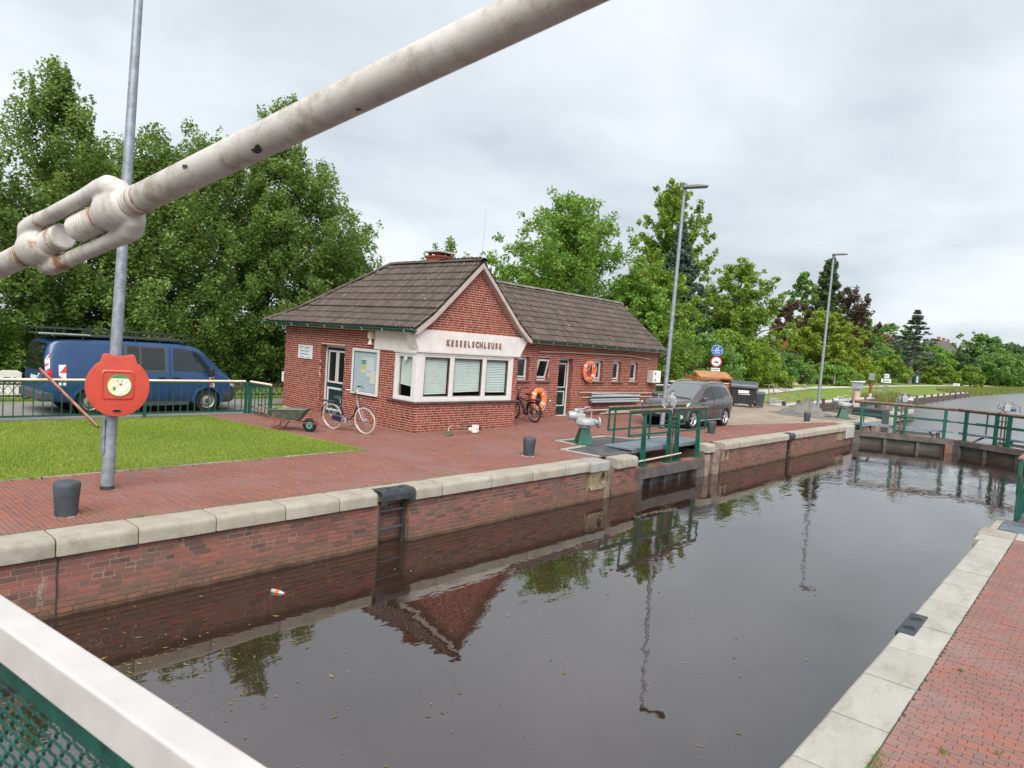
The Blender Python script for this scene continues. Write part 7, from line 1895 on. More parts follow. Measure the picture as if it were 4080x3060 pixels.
m.add(vs, [(0,1,2,3), (4,5,6,7), (0,1,5,4), (1,2,6,5), (2,3,7,6), (3,0,4,7)]); ap = m.build('text_panel', 'sign_white', sp, world=True)
for zz in (1.93, 1.80): sbar(ap, (-.18, zz), (.18, zz), .04, 'lamp_grey')

t = thing('grit_heap', 'heap of grey grit dumped on the quay by the lamp post', 'heap', (37.3, 12.0, 0))
m = MB(); n_, k_ = 26, 8; vs = []; q = random.Random(8)
for j in range(k_ + 1):
    f_ = j / k_
    for i in range(n_):
        a = 2*math.pi*i/n_; rr = (1 - f_) * (1 + .14*math.sin(3*a + 1) + .08*math.sin(7*a)) ; z = .82 * (f_ ** 1.15) * (1 + .05*math.sin(5*a)) + q.uniform(-.02, .02)
        vs.append((37.3 + rr*.85*math.cos(a)*(1 + .1*math.sin(j*2.1 + 4*a)), 12.1 + rr*1.25*math.sin(a)*(1 + .1*math.cos(j*1.7 + 5*a)) - .25*f_, max(z, -.02)))
m.add(vs, [(j*n_+i, j*n_+(i+1) % n_, (j+1)*n_+(i+1) % n_, (j+1)*n_+i) for j in range(k_) for i in range(n_)] + [tuple(range(k_*n_, (k_+1)*n_))]); m.build('grit', 'grit', t, smooth=60, world=True)
m = MB(); vs = [(37.0 + 2.0*math.cos(a)*(1 + .2*math.sin(3*a)), 11.6 + 1.9*math.sin(a)*(1 + .15*math.sin(4*a)), -.012) for a in [2*math.pi*i/30 for i in range(30)]]
m.add(vs, [tuple(range(30))]); m.build('spilled_grit', 'grit', t, world=True)
t = thing('railing', 'short green railing with cream handrail behind the waste bins', 'railing', (39.8, 15.8, 0))
fence_run(t, (33.0, 17.8), (38.6, 16.3), 10, h=1.2); 
for a, b in (((39.0, 16.4, 1.22), (41.0, 16.15, 1.22)),): MB().tube([a, b], .035, 8).build('handrail', 'cream_rail', t, smooth=60, world=True)
for x in (40.0, 40.45, 41.1): MB().bar((x, 16.2, -.05), (x, 16.2, 1.25), .06, .06, (0, 1, 0)).build('post', 'green_paint', t, world=True)
MB().bar((40.0, 16.2, .35), (40.45, 16.2, .35), .04, .05).build('lower_bar', 'green_paint', t, world=True)
t = thing('railing', 'green railing with cream handrail at the right corner of the house', 'railing', (29, 16.2, 0))
fence_run(t, (27.45, 16.3), (31.5, 16.3), 18, h=1.12); fpost(t, 27.45, 16.3, 1.1); fpost(t, 31.5, 16.3, 1.1)
t = thing('kerb', 'pale kerb along the far end of the gravel yard', 'kerb', (41, 14, 0))
for a, b in (((40.0, 9.3), (40.4, 12.1)), ((40.4, 12.12), (41.3, 14.3)), ((41.3, 14.32), (42.7, 16.8)), ((42.7, 16.85), (43.8, 19.5))):
    m = MB(); m.bar((*a, -.15), (*b, -.15), .30, .36); m.build('kerb_stone', 'pale_stone', t, bevel=.02, world=True)
m = MB(); m.add([(39.9,8.95,-.1),(40.35,12.1,-.1),(41.3,14.3,-.1),(42.8,16.9,-.1),(42.8,16.9,-2.2),(41.3,14.3,-2.2),(40.35,12.1,-2.2),(39.9,8.95,-2.2)], [(0,1,6,7),(1,2,5,6),(2,3,4,5)]); m.build('retaining_face', 'lock_mortar', t, world=True)

simple('box_green', (0.20, 0.27, 0.22), 0.5, var=0.1)
simple('teal_dark', (0.012, 0.045, 0.07), 0.6)
# ================================================================== outer canal: jetties, signs, steps
def jetty(label, pts, ztop, n_posts, group='timber guide walls of the outer canal'):
    t = thing('guide_jetty', label, 'jetty', (*pts[0], WZ), group=group)
    for a, b in zip(pts[:-1], pts[1:]):
        A, Bv = Vector((*a, 0)), Vector((*b, 0)); d = (Bv - A).normalized(); s_ = Vector((-d.y, d.x, 0))
        for k in range(3):
            m = MB(); z = ztop - .16 - k*.24; m.bar(A - s_*.0 + Vector((0, 0, z)), Bv + Vector((0, 0, z)), .12, .21); m.build('waling', 'jetty_wood', t, world=True)
        m = MB(); m.bar(A + s_*.45 + Vector((0, 0, ztop)), Bv + s_*.45 + Vector((0, 0, ztop)), 1.0, .06); m.build('deck', 'path_pale', t, world=True)
    tot = n_posts
    for i in range(tot):
        f_ = i / (tot - 1) * (len(pts) - 1); k = min(int(f_), len(pts) - 2); g_ = f_ - k
        x = pts[k][0] + (pts[k+1][0] - pts[k][0])*g_; y = pts[k][1] + (pts[k+1][1] - pts[k][1])*g_
        m = MB(); m.bar((x, y - .12, -2.2), (x, y - .12, ztop + .35), .22, .22, (0, 1, 0)); m.build('pile', 'jetty_wood', t, world=True)
    return t
simple('jetty_wood', (0.095, 0.075, 0.062), 0.85, var=0.35, scale=2, dirt=(0.16, 0.12, 0.09))
jetty('dark timber guide wall along the bank left of the far gate', [(44.5, 16.9), (58, 17.5), (80, 18.8)], -.35, 9)
jetty('long dark timber jetty with posts reaching out to the reeds', [(84, 16.6), (115, 18.2), (151, 19.8)], -.25, 11)
# mid-channel pier behind the far gate
t = thing('guide_pier', 'dark timber guide pier with pale ladder standing in the water behind the far gate', 'pier', (50, 11, WZ))
m = MB(); m.box(47.4, 49.2, 10.6, 12.4, -2.2, .12); m.build('steel_block', 'black_iron', t, bevel=.05, world=True)
for i, (x0, x1, y) in enumerate(((49.3, 58.5, 10.9), (49.3, 58.0, 10.9), (49.5, 57.2, 10.9))):
    m = MB(); m.box(x0, x1, y, y + .25, -.85 + .42*i, -.55 + .42*i); m.build('waling', 'timber_grey' if i != 1 else 'concrete', t, bevel=.02, world=True)
for x in (49.6, 52.0, 54.6, 57.2):
    m = MB(); m.cyl((x, 11.4, -2.2), (x, 11.4, .35), .2, .2, 12); m.build('pile', 'jetty_wood', t, smooth=40, world=True)
m = MB(); m.box(49.3, 50.3, 10.4, 10.9, -2.2, -.05); m.build('concrete_head', 'concrete', t, bevel=.03, world=True)
for xx in (51.2, 51.7): MB().box(xx - .03, xx + .03, 10.80, 10.86, -1.3, .1).build('ladder_stile', 'sign_white', t, world=True)
for i in range(4): MB().box(51.2, 51.7, 10.81, 10.85, -.9 + .28*i, -.86 + .28*i).build('ladder_rung', 'sign_white', t, world=True)
# steps with handrails down the bank
def bank_steps(label, x, y, dz0, n_, rz, L=3.0):
    t = thing('bank_steps', label, 'steps', (x, y, -.05), rz, group='steps down the grassy bank')
    for i in range(n_):
        m = MB(); m.box(-.7, .7, -.42*i - .42, -.42*i, -.8, -.12*i + .03); m.build('step', 'kerb_grey', t, bevel=.01)
    for s_ in (-.75, .75):
        m = MB(); m.tube([(s_, .4, 1.0), (s_, 0, 1.0), (s_, -.42*n_, 1.0 - .12*n_), (s_, -.42*n_ - .3, 1.0 - .12*n_)], .03, 6); m.build('handrail', 'timber_grey', t, smooth=60)
        m = MB(); m.tube([(s_, 0, .5), (s_, -.42*n_, .5 - .12*n_)], .025, 6); m.build('mid_rail', 'timber_grey', t, smooth=60)
        for yy in (0, -.42*n_):
            m = MB(); m.bar((s_, yy, -.6), (s_, yy, 1.0 + .28*yy), .07, .07, (0, 1, 0)); m.build('post', 'timber_grey', t)
    return t
bank_steps('concrete steps with wooden handrails on the bank behind the far lamp post', 50.6, 18.9, 0, 6, R_(8))
bank_steps('steps with grey handrails beside the white signboards on the far bank', 101, 23.6, 0, 6, R_(5))
# gauge kiosk, box on post, signboards
t = thing('gauge_pillar', 'pale concrete pillar with a grey metal box on top behind the far gate', 'pillar', (68.3, 17.6, -.6))
m = MB(); m.cyl((68.3, 17.6, -1.4), (68.3, 17.6, .75), .34, .30, 18); m.build('pillar', 'pink_concrete', t, smooth=40, world=True)
m = MB(); m.box(67.9, 68.7, 17.2, 18.0, .75, 1.4); m.build('metal_box', 'grey_cast', t, bevel=.03, world=True)
m = MB(); m.prism([(17.1, 1.4), (18.1, 1.4), (18.1, 1.46), (17.1, 1.56)], 'x', 67.8, 68.8); m.build('box_roof', 'sign_white', t, world=True)
t = thing('post_box_unit', 'grey green electric box on a brown wooden post on the bank', 'electric box', (84.5, 20.4, -.3))
m = MB(); m.cyl((84.5, 20.4, -.8), (84.5, 20.4, 1.5), .16, .14, 10); m.build('post', 'rust_frame', t, smooth=40, world=True); m = MB(); m.cyl((84.5, 20.4, -.6), (84.5, 20.4, 0), .2, .2, 10); m.build('post_foot', 'concrete', t, smooth=40, world=True)
m = MB(); m.box(84.2, 84.8, 20.15, 20.65, 1.45, 2.25); m.build('box', 'box_green', t, bevel=.04, world=True)
def board_sign(label, x, y, zs, w, h, post_h, group='white signboards on the bank'):
    t = thing('signboard', label, 'sign', (x, y, -.2), group=group)
    for s_ in ((-.3, .3) if w > 1.2 else (0,)): m = MB(); m.bar((x + s_*.6, y - s_*w*.6, -.6), (x + s_*.6, y - s_*w*.6, post_h), .06, .06, (0, 1, 0)); m.build('post', 'galvanised', t, world=True)
    for k, (zc_, ww, hh) in enumerate(zs):
        m = MB(); m.obox((x - .06, y, zc_), (.04, ww, hh), (0, 0, R_(22))); b_ = m.build('board', 'sign_white', t, world=True)
        for j in range(2):
            m = MB(); m.obox((x - .09, y, zc_ + hh*(.18 - .36*j)), (.012, ww*.7, hh*.14), (0, 0, R_(22))); m.build('text_line', 'lamp_grey', b_, world=True)
    return t
board_sign('two stacked white signboards on the bank beside the steps', 99.3, 22.2, [(2.0, .62, .55), (1.38, 1.15, .5)], 1.3, .9, 2.2)
board_sign('single small white signboard at the far end of the timber jetty', 152, 22.0, [(1.1, 1.1, .45)], 1.0, .9, 1.2)
# brick bench wall and carport under the trees
t = thing('brick_bench', 'low reddish brick wall with rounded niche beneath the trees by the path', 'wall', (92, 31, 0))
m = MB(); m.box(88, 97, 31.2, 31.7, -.05, .9); m.build('low_wall', 'pink_concrete', t, bevel=.05, world=True)
m = MB(); m.prism([(91.2, -.05), (91.2, 1.3)] + [(92.2 - 1.0*math.cos(a), 1.3 + .8*math.sin(a)) for a in [math.pi*i/10 for i in range(1, 10)]] + [(93.2, 1.3), (93.2, -.05)], 'y', 31.0, 31.8); m.build('arched_niche', 'pink_concrete', t, bevel=.05, world=True)
m = MB(); m.prism([(94.6, -.05), (94.6, .9)] + [(95.6 - 1.0*math.cos(a), .9 + .7*math.sin(a)) for a in [math.pi*i/10 for i in range(1, 10)]] + [(96.6, .9), (96.6, -.05)], 'y', 31.0, 31.8); m.build('arched_niche', 'pink_concrete', t, bevel=.05, world=True)
t = thing('carport', 'dark flat roofed shed with pale fascia among the bushes by the path', 'shed', (122, 34.5, 0))
m = MB(); m.box(119, 129, 34.6, 39, .0, 2.6); m.build('dark_bay', 'dark_cavity', t, world=True); m = MB(); m.box(118.4, 129.6, 34.1, 39.4, 2.6, 2.95); m.build('fascia', 'wall_pale_far', t, world=True)
for x in (119.2, 124, 128.8): MB().box(x - .1, x + .1, 34.2, 34.4, 0, 2.6).build('post', 'wall_pale_far', t, world=True)
t = thing('garden_shed', 'small dark blue shed with a white patch beside the tall layered conifer', 'shed', (205, 40, 0))
m = MB(); m.box(202, 209, 38.5, 43, 0, 3.0); m.build('body', 'teal_dark', t, world=True); m = MB(); m.box(201.6, 209.4, 38.2, 43.3, 3.0, 3.3); m.build('roof', 'roof_dark_far', t, world=True); m = MB(); m.box(203.4, 205.2, 38.35, 38.45, .3, 2.0); m.build('white_cover', 'sign_white', t, world=True)
# ---------------- far houses
def far_house(name, label, x0, x1, y0, y1, h, rh, wall, roof_m, axis='x', rows=2, cols=6, chim=((.3, .5),), hip=0.0):
    t = thing(name, label, 'house', ((x0+x1)/2, y0, 0))
    m = MB(); m.box(x0, x1, y0, y1, 0, h); m.build('wall', wall, t, world=True)
    ym, xm = (y0+y1)/2, (x0+x1)/2; o = .5; m = MB()
    if axis == 'x':
        hx = hip*(x1-x0)/2
        m.add([(x0-o,y0-o,h),(x1+o,y0-o,h),(x1+o,y1+o,h),(x0-o,y1+o,h),(x0-o+hx,ym,h+rh),(x1+o-hx,ym,h+rh)], [(0,1,5,4),(2,3,4,5),(3,0,4),(1,2,5),(3,2,1,0)])
    else:
        m.add([(x0-o,y0-o,h),(x1+o,y0-o,h),(x1+o,y1+o,h),(x0-o,y1+o,h),(xm,y0-o,h+rh),(xm,y1+o,h+rh)], [(0,1,4),(2,3,5),(3,0,4,5),(1,2,5,4),(3,2,1,0)])
    rf = m.build('roof', roof_m, t, world=True)
    for cx_, cy_ in chim:
        xx = x0 + (x1-x0)*cx_; m = MB(); m.box(xx - .6, xx + .6, ym - .6, ym + .6, h + rh*.4, h + rh + 1.3); m.build('chimney', 'wall_brick_far', rf, world=True)
    for face_ in ('y', 'x'):
        L = (x1-x0) if face_ == 'y' else (y1-y0); n_ = cols if face_ == 'y' else max(2, cols//2)
        for r_ in range(rows):
            for c in range(n_):
                u = L*(c+.5)/n_; z = h*(r_+.55)/rows; w, hh = min(1.1, L/n_*.5), h/rows*.5
                m = MB()
                if face_ == 'y': m.box(x0+u-w/2, x0+u+w/2, y0-.06, y0+.02, z-hh/2, z+hh/2)
                else: m.box(x0-.06, x0+.02, y0+u-w/2, y0+u+w/2, z-hh/2, z+hh/2)
                f_ = m.build('window', 'sign_white', t, world=True); m = MB()
                if face_ == 'y': m.box(x0+u-w*.38, x0+u+w*.38, y0-.09, y0-.05, z-hh*.4, z+hh*.4)
                else: m.box(x0-.09, x0-.05, y0+u-w*.38, y0+u+w*.38, z-hh*.4, z+hh*.4)
                m.build('pane', 'car_glass', f_, world=True)
    return t
far_house('red_roof_house', 'house with bright orange red roof behind the green trees', 232, 252, 53, 62, 8.2, 7.0, 'wall_brick_far', 'roof_red_far', 'x', 2, 5, ((.55, .5),))
far_house('villa', 'large old brick villa with dark mansard roof and chimneys beyond the layered conifer', 330, 385, 50, 68, 11.5, 7.0, 'wall_brick_far', 'roof_dark_far', 'x', 2, 8, ((.35, .5), (.55, .5), (.75, .5)), .25)
far_house('grey_house', 'pale house with dark roof half hidden behind the layered conifer', 258, 285, 50, 64, 7.5, 8.0, 'wall_pale_far', 'roof_dark_far', 'x', 2, 4, ((.8, .5),), .1)
far_house('cottage', 'low brick cottage with reddish roof under the yellow green tree', 128, 142, 44, 52, 3.6, 3.4, 'wall_brick_far', 'roof_red_far', 'x', 1, 4, ((.7, .5),))
far_house('back_house', 'house with reddish roof glimpsed through the leafy light green tree', 92, 106, 52, 60, 6.0, 5.0, 'wall_brick_far', 'roof_red_far', 'x', 2, 4, ((.4, .5),))
# lattice fence, white board at left
t = thing('lattice_fence', 'low dark criss-cross garden fence behind the road left of the house', 'fence', (11.5, 23.3, -.05))
for i in range(90):
    x = -4 + i*.22
    for s_ in (-1, 1):
        m = MB(); m.bar((x - s_*.2, 23.3 + s_*.012, -.05), (x + s_*.2, 23.3 + s_*.012, .52), .012, .045, (0, 1, 0)); m.build('slat', 'bark', t, world=True)
for z in (.08, .42): MB().bar((-4, 23.34, z), (16, 23.34, z), .03, .05).build('cross_rail', 'bark', t, world=True)
t = thing('street_board', 'white wooden board with dark lettering at the left edge behind the road', 'sign', (5.2, 24.6, -.05))
m = MB(); m.prism([(4.93, -.05), (4.93, .66), (5.05, .72), (5.40, .72), (5.50, .66), (5.50, -.05)], 'y', 24.55, 24.65); bd = m.build('board', 'white_paint', t, world=True)
me = text_mesh('FH', .26, .004, .01); me.materials.append(M['ink']); o = bpy.data.objects.new('lettering', me); COL.objects.link(o); o.location = (5.2, 24.545, .33); o.rotation_euler = (R_(90), 0, 0); parent_world(o, bd)
# floating bottle and leaves
t = thing('plastic_bottle', 'plastic bottle with orange label floating near the left lock wall', 'bottle', (4.62, 7.9, WZ))
t.rotation_euler = (0, R_(4), R_(-62)); t.scale = (.75, .75, .75)
m = MB(); m.lathe([(.028, -.12), (.036, -.11), (.036, .05), (.030, .08), (.014, .12), (.013, .135)], (0, 0, .012), (1, 0, 0), 16); bo = m.build('body', 'bottle_grey', t, smooth=40)
m = MB(); m.lathe([(.0365, -.03), (.0365, .035)], (0, 0, .012), (1, 0, 0), 16, caps=False); m.build('label_wrap', 'orange_ring', bo, smooth=40); m = MB(); m.lathe([(.016, .13), (.016, .155)], (0, 0, .012), (1, 0, 0), 12); m.build('cap', 'tail_red', bo)
r = np.random.default_rng(12); n = 1100
u = r.uniform(0, 1, n)
px = np.where(u < .45, r.normal(2.3, .9, n), r.uniform(1.2, 9.0, n)); py = np.where(u < .45, r.normal(6.7, .9, n), r.uniform(2.2, 8.6, n))
ok = (py < 8.6) & (py > 1.5) & (px > .8); px, py = px[ok], py[ok]; n = len(px)
L = r.uniform(.006, .016, n) * np.where(r.uniform(0, 1, n) < .12, 2.6, 1.0); L = np.where((u[ok] < .45) & (r.uniform(0, 1, n) < .2), r.uniform(.02, .05, n), L)
a = r.uniform(0, np.pi, n); w = L * r.uniform(.18, .4, n)
dx, dy = np.cos(a), np.sin(a); z0 = WZ + .004
V = np.zeros((n, 4, 3))
for k, (s_, q_) in enumerate(((-1, 0), (0, -1), (1, 0), (0, 1))):
    V[:, k, 0] = px + dx*L*s_ - dy*w*q_; V[:, k, 1] = py + dy*L*s_ + dx*w*q_; V[:, k, 2] = z0 + (0.004 if k in (0, 2) else 0)
o = np_mesh('floating_leaves', V.reshape(-1, 3), np.arange(n*4).reshape(-1, 4), 'leaf_floating', attr=np.repeat(r.uniform(0, 1, n), 4))
tag(o, 'scattered yellow leaves and bits floating on the dark lock water', 'leaves', kind='stuff')
# reeds on the far bank, rough grass on slope
r = np.random.default_rng(21)
def reed_strip(x0, x1, n, w0, w1, hmin, hmax, wid, name, label, seed):
    px = r.uniform(x0, x1, n); toe = np.interp(px, XS, TOE); py = toe + w0 + r.uniform(0, 1, n) ** 1.2 * w1
    top = np.interp(px, XS, TOP); zz = np.where(py < toe + .25, -.85, -.75 + (py - toe - .25) / (top - toe - .25) * .71); zz = np.minimum(zz, -.04)
    dens = .5 + .5*np.sin(px*.21) * np.cos(px*.057 + 1.0); keep = r.uniform(0, 1, n) < .55 + .45*dens
    pts = np.stack([px, py, zz], 1)[keep]
    blades(name, pts, hmin, hmax, wid, 'leaf_reed', seed, .35, label, 'reeds')
reed_strip(150, 420, 24000, -.1, 5.0, .3, .95, .08, 'reeds', 'tall pale green reeds fringing the far canal bank', 5)
reed_strip(84, 104, 2500, -.2, 2.5, .3, .8, .03, 'bank_weeds', 'clump of tall weeds on the bank behind the far gate', 6)
reed_strip(44, 150, 9000, 0, 1.0, .1, .35, .02, 'bank_weeds', 'rough grass along the foot of the far bank', 7)

# ================================================================== trees and bushes
def leaf_quads(C, size, r, up_bias=0.3, aspect=.62, droop=0.0):
    n = len(C); s = size * r.uniform(.65, 1.3, n)[:, None]
    nrm = r.normal(0, 1, (n, 3)); nrm[:, 2] = np.abs(nrm[:, 2]) + up_bias; nrm /= np.linalg.norm(nrm, axis=1)[:, None]
    a = r.normal(0, 1, (n, 3)); a[:, 2] -= droop; a -= nrm * (a * nrm).sum(1)[:, None]; a /= np.linalg.norm(a, axis=1)[:, None] + 1e-9
    b = np.cross(nrm, a)
    V = np.stack([C - a*s*.5, C - b*s*.5*aspect + a*s*.05, C + a*s*.5, C + b*s*.5*aspect + a*s*.05], 1)
    return V.reshape(-1, 3), np.arange(n*4).reshape(-1, 4)
PROF = {
 'poplar': [(0, .55), (.12, .9), (.35, 1.0), (.6, .9), (.8, .62), (.93, .33), (1, .08)],
 'round': [(0, .35), (.12, .72), (.35, 1.0), (.6, .98), (.8, .78), (.93, .48), (1, .12)],
 'dome': [(0, .8), (.3, 1.0), (.6, .92), (.85, .6), (1, .15)],
 'cone': [(0, 1.0), (.1, .97), (.3, .78), (.6, .45), (.85, .18), (1, .02)],
 'column': [(0, .7), (.2, .95), (.5, 1.0), (.75, .78), (.92, .42), (1, .1)],
}
def tree(name, label, x, y, H, R, zb, shape, leafmat, n_clump, n_leaf, leaf, seed, clump=.16, upright=1.2, trunk_r=.2, bark='bark', shoots=0, hollow=.45, lean=(0, 0), cat='tree', group=None, droop=0.0, sx=1.0, z0=-.05, limbs=14, gap=.0, flat=1.0, layers=0, branches=0, rise_k=.55):
    r = np.random.default_rng(seed); q = random.Random(seed)
    t = thing(name, label, cat, (x, y, z0), group=group)
    pr = np.array(PROF[shape])
    # trunk and limbs
    th = H * (.93 if shape in ('cone',) else .72)
    wob = [q.uniform(-.04, .04) * R for _ in range(8)]
    path = [(lean[0]*(i/7)**1.3 + wob[i]*(i > 0), lean[1]*(i/7)**1.3 + wob[7-i]*(i > 0), th*i/7) for i in range(8)]
    m = MB(); m.tube(path, [trunk_r*(1.25 if i == 0 else 1)*(1 - .85*i/7) for i in range(8)], 8); tm_ = m
    # clump centres
    if branches:
        Cl, Cs = [], []
        for k in range(branches):
            az = k*2.39996 + q.uniform(-.35, .35); fe = ((k + .6)/branches) ** .85
            re_ = float(np.interp(fe, pr[:, 0], pr[:, 1])) * R * q.uniform(.72, 1.2); ze = zb + fe*(H - zb) * q.uniform(.93, 1.03)
            rise = rise_k * re_ + q.uniform(0, .12)*H; zs = max(zb*.6, ze - rise); nb = max(4, int(n_clump/branches * (.6 + .8*re_/R)))
            for j in range(nb):
                f_ = .22 + .78*(j + q.random())/nb; wv = (1.15 - .75*f_) * R*clump*1.9
                Cl.append((re_*f_*math.cos(az)*sx + q.gauss(0, wv*.55), re_*f_*math.sin(az) + q.gauss(0, wv*.55), zs + (ze - zs)*f_**1.25 + q.gauss(0, wv*.45)))
                Cs.append(R*clump*(1.25 - .6*f_)*q.uniform(.7, 1.25))
        C = np.array(Cl); cs0 = np.array(Cs); lx = np.clip(C[:, 2]/H, 0, 1); C[:, 0] += lean[0]*lx**1.3; C[:, 1] += lean[1]*lx**1.3
    else:
        f = r.uniform(0, 1, n_clump) ** .85
        if layers: f = (np.floor(f * layers) + .1 + .55*r.uniform(0, 1, n_clump)**1.6) / layers
        z = zb + f * (H - zb); a = r.uniform(0, 2*np.pi, n_clump)
        rad = np.interp(f, pr[:, 0], pr[:, 1]) * R
        lob = 1 + .20*np.sin(2*a + seed) * np.cos(5*f + seed*.7) + .14*np.sin(5*a + 3*f*4 + seed*1.3) + .08*np.sin(9*a - 11*f)
        rr = rad * lob * (hollow + (1 - hollow) * r.uniform(0, 1, n_clump) ** .5)
        if layers: rr = rad * lob * r.uniform(.12, 1.0, n_clump) ** .8
        lx = np.interp(z, [0, H], [0, 1.0])
        C = np.stack([rr*np.cos(a)*sx + lean[0]*lx**1.3, rr*np.sin(a) + lean[1]*lx**1.3, z - (droop * rr * .5 if droop else 0)], 1)
    if gap > 0 and not branches:
        g_ = np.sin(C[:, 0]*2.2/R*2 + seed) * np.sin(C[:, 2]*2.6/R*2 + seed*2) * np.cos(C[:, 1]*2.0/R*2)
        C = C[g_ < 1 - gap * 1.2]
    cs = cs0 if branches else R * clump * r.uniform(.6, 1.35, len(C)) * (1.0 - .35*np.interp(C[:, 2], [zb, H], [0, 1]))
    if shoots:
        sc, ss = [], []
        for k in range(shoots):
            aa = q.uniform(0, 6.28); r0 = q.uniform(.1, .75) * R; ft = q.uniform(.62, .95); bx_, by_ = r0*math.cos(aa)*sx, r0*math.sin(aa)
            zt = zb + (H - zb) * (1.0 - .42*(r0/R)**1.4) + q.uniform(-.3, .5); n_ = 7
            for j in range(n_):
                sc.append((bx_*(1 + .05*j) + lean[0] + q.uniform(-.06, .06), by_*(1 + .05*j) + lean[1] + q.uniform(-.06, .06), zt - .28*(n_ - j) * R*.32)); ss.append(R*.10*(1.15 - .13*j))
        C = np.concatenate([C, np.array(sc)]); cs = np.concatenate([cs, np.array(ss)])
    # limbs reaching to some clumps
    idx = q.sample(range(len(C)), min(limbs, len(C)))
    m = tm_
    for i in idx:
        e_ = Vector(C[i]); zt = max(.12*H, min(th*.95, e_.z - .45*math.hypot(e_.x, e_.y))); k = zt/th*7; k0 = min(int(k), 6); p0 = Vector(path[k0]).lerp(Vector(path[k0+1]), k - k0)
        mid = p0.lerp(e_, .5) + Vector((0, 0, .08*R)); rb = trunk_r * .42 * (1 - .6*zt/th)
        m.tube([p0, mid, e_], [rb, rb*.55, rb*.15], 5)
    m.build('trunk', bark, t, smooth=60)
    w = np.maximum(cs, 1e-3); w = w**2 / (w**2).sum(); cnt = r.multinomial(n_leaf, w)
    ci = np.repeat(np.arange(len(C)), cnt); n = len(ci)
    g3 = r.normal(0, 1, (n, 3)); g3 /= np.linalg.norm(g3, axis=1)[:, None]; g3 *= (r.uniform(0, 1, n) ** .45)[:, None]
    S = cs[ci][:, None] * np.array([1, 1, upright])[None] * g3
    S[:, 2] *= flat
    P = C[ci] + S
    if droop: P[:, 2] -= droop * .6 * np.hypot(S[:, 0], S[:, 1])
    P[:, 2] = np.maximum(P[:, 2], .1)
    V, F = leaf_quads(P, leaf, r, droop=droop)
    tint = np.clip(r.uniform(0, 1, len(C))[ci] * .8 + r.uniform(0, .3, n), 0, 1)
    o = np_mesh('crown', V, F, leafmat, t, attr=np.repeat(tint, 4)); o['kind'] = 'stuff' if False else ''
    del o['kind']
    return t
GL = 'tall leafy trees behind the blue van'
tree('poplar_tree', 'poplar at the left edge of the photo behind the van rear', 4.0, 27.2, 7.8, 3.0, .4, 'round', 'leaf_poplar', 380, 45900, 0.133, 11, .145, 1.25, .16, shoots=16, branches=46, rise_k=.75, group=GL)
tree('poplar_tree', 'tallest poplar on the left rising above the van rack', 7.0, 28.0, 11.1, 2.35, .5, 'column', 'leaf_poplar', 400, 48600, 0.133, 12, .155, 1.35, .18, shoots=20, branches=46, rise_k=.75, group=GL)
tree('poplar_tree', 'stocky poplar filling in behind the tallest left poplar', 8.9, 30.4, 9.8, 3.4, .4, 'round', 'leaf_poplar', 400, 48600, 0.141, 67, .14, 1.2, .18, shoots=16, branches=46, rise_k=.75, group=GL)
tree('poplar_tree', 'poplar directly behind the tall galvanised pole', 9.9, 27.0, 9.6, 2.7, .3, 'poplar', 'leaf_poplar', 400, 48600, 0.133, 13, .15, 1.25, .18, shoots=18, branches=46, rise_k=.75, group=GL)
tree('poplar_tree', 'poplar just right of the pole, behind the van bonnet', 12.6, 28.2, 10.6, 3.0, .3, 'round', 'leaf_poplar', 430, 54000, 0.137, 14, .14, 1.25, .18, shoots=20, branches=46, rise_k=.75, group=GL)
tree('poplar_tree', 'poplar with one long shoot topping out behind the white rod', 14.6, 28.8, 12.4, 2.5, .3, 'poplar', 'leaf_poplar', 400, 51300, 0.141, 15, .15, 1.4, .18, shoots=18, lean=(1.1, 0), branches=46, rise_k=.75, group=GL)
tree('poplar_tree', 'broad poplar nearest the tiled roof of the house', 17.0, 27.8, 10.0, 3.3, .3, 'round', 'leaf_poplar', 450, 56700, 0.141, 16, .14, 1.15, .2, shoots=18, branches=46, rise_k=.75, group=GL)
tree('poplar_tree', 'lower poplar reaching out over the hip roof of the house', 19.6, 28.8, 7.9, 2.9, .5, 'round', 'leaf_poplar', 320, 37800, 0.141, 17, .15, 1.1, .16, shoots=12, branches=46, rise_k=.75, group=GL)
tree('poplar_tree', 'slender young poplar showing above the roof beside the chimney', 31.2, 34.0, 9.4, 1.9, 3.0, 'column', 'leaf_poplar', 70, 7020, 0.166, 18, .2, 1.8, .12, shoots=7)
tree('poplar_tree', 'small tree top above the gable peak', 33.6, 32.5, 8.6, 1.5, 2.5, 'column', 'leaf_maple', 60, 4200, .2, 19, .22, 1.4, .12, shoots=3)
tree('maple_tree', 'large round maple standing behind the wing roof', 39.3, 30.0, 13.4, 5.6, 2.0, 'round', 'leaf_maple', 760, 72000, .23, 20, .12, .9, .32, limbs=60, branches=60, rise_k=.45, bark='bark_grey')
tree('maple_tree', 'lower leafy tree between round maple and gable peak', 35.0, 31.0, 7.9, 3.3, 1.2, 'dome', 'leaf_maple', 200, 17000, .22, 21, .15, .9, .18)
tree('tall_green_tree', 'tallest narrow green tree behind the blue spruce', 75.7, 42.0, 25.2, 5.6, 3.0, 'column', 'leaf_light', 460, 36000, .38, 22, .11, 1.1, .4, branches=52, rise_k=.8, bark='bark_grey')
tree('blue_spruce', 'blue green spruce behind the street lamp', 69.5, 37.5, 17.6, 4.9, 1.0, 'cone', 'leaf_spruce', 800, 38000, .32, 23, .11, .5, .3, droop=.55, limbs=30, hollow=.35)
tree('ash_tree', 'feathery light green tree at the right end of the house', 44.8, 26.2, 9.6, 4.3, .5, 'dome', 'leaf_light', 420, 38000, .22, 24, .12, .9, .24, droop=.5, branches=44, rise_k=.3)
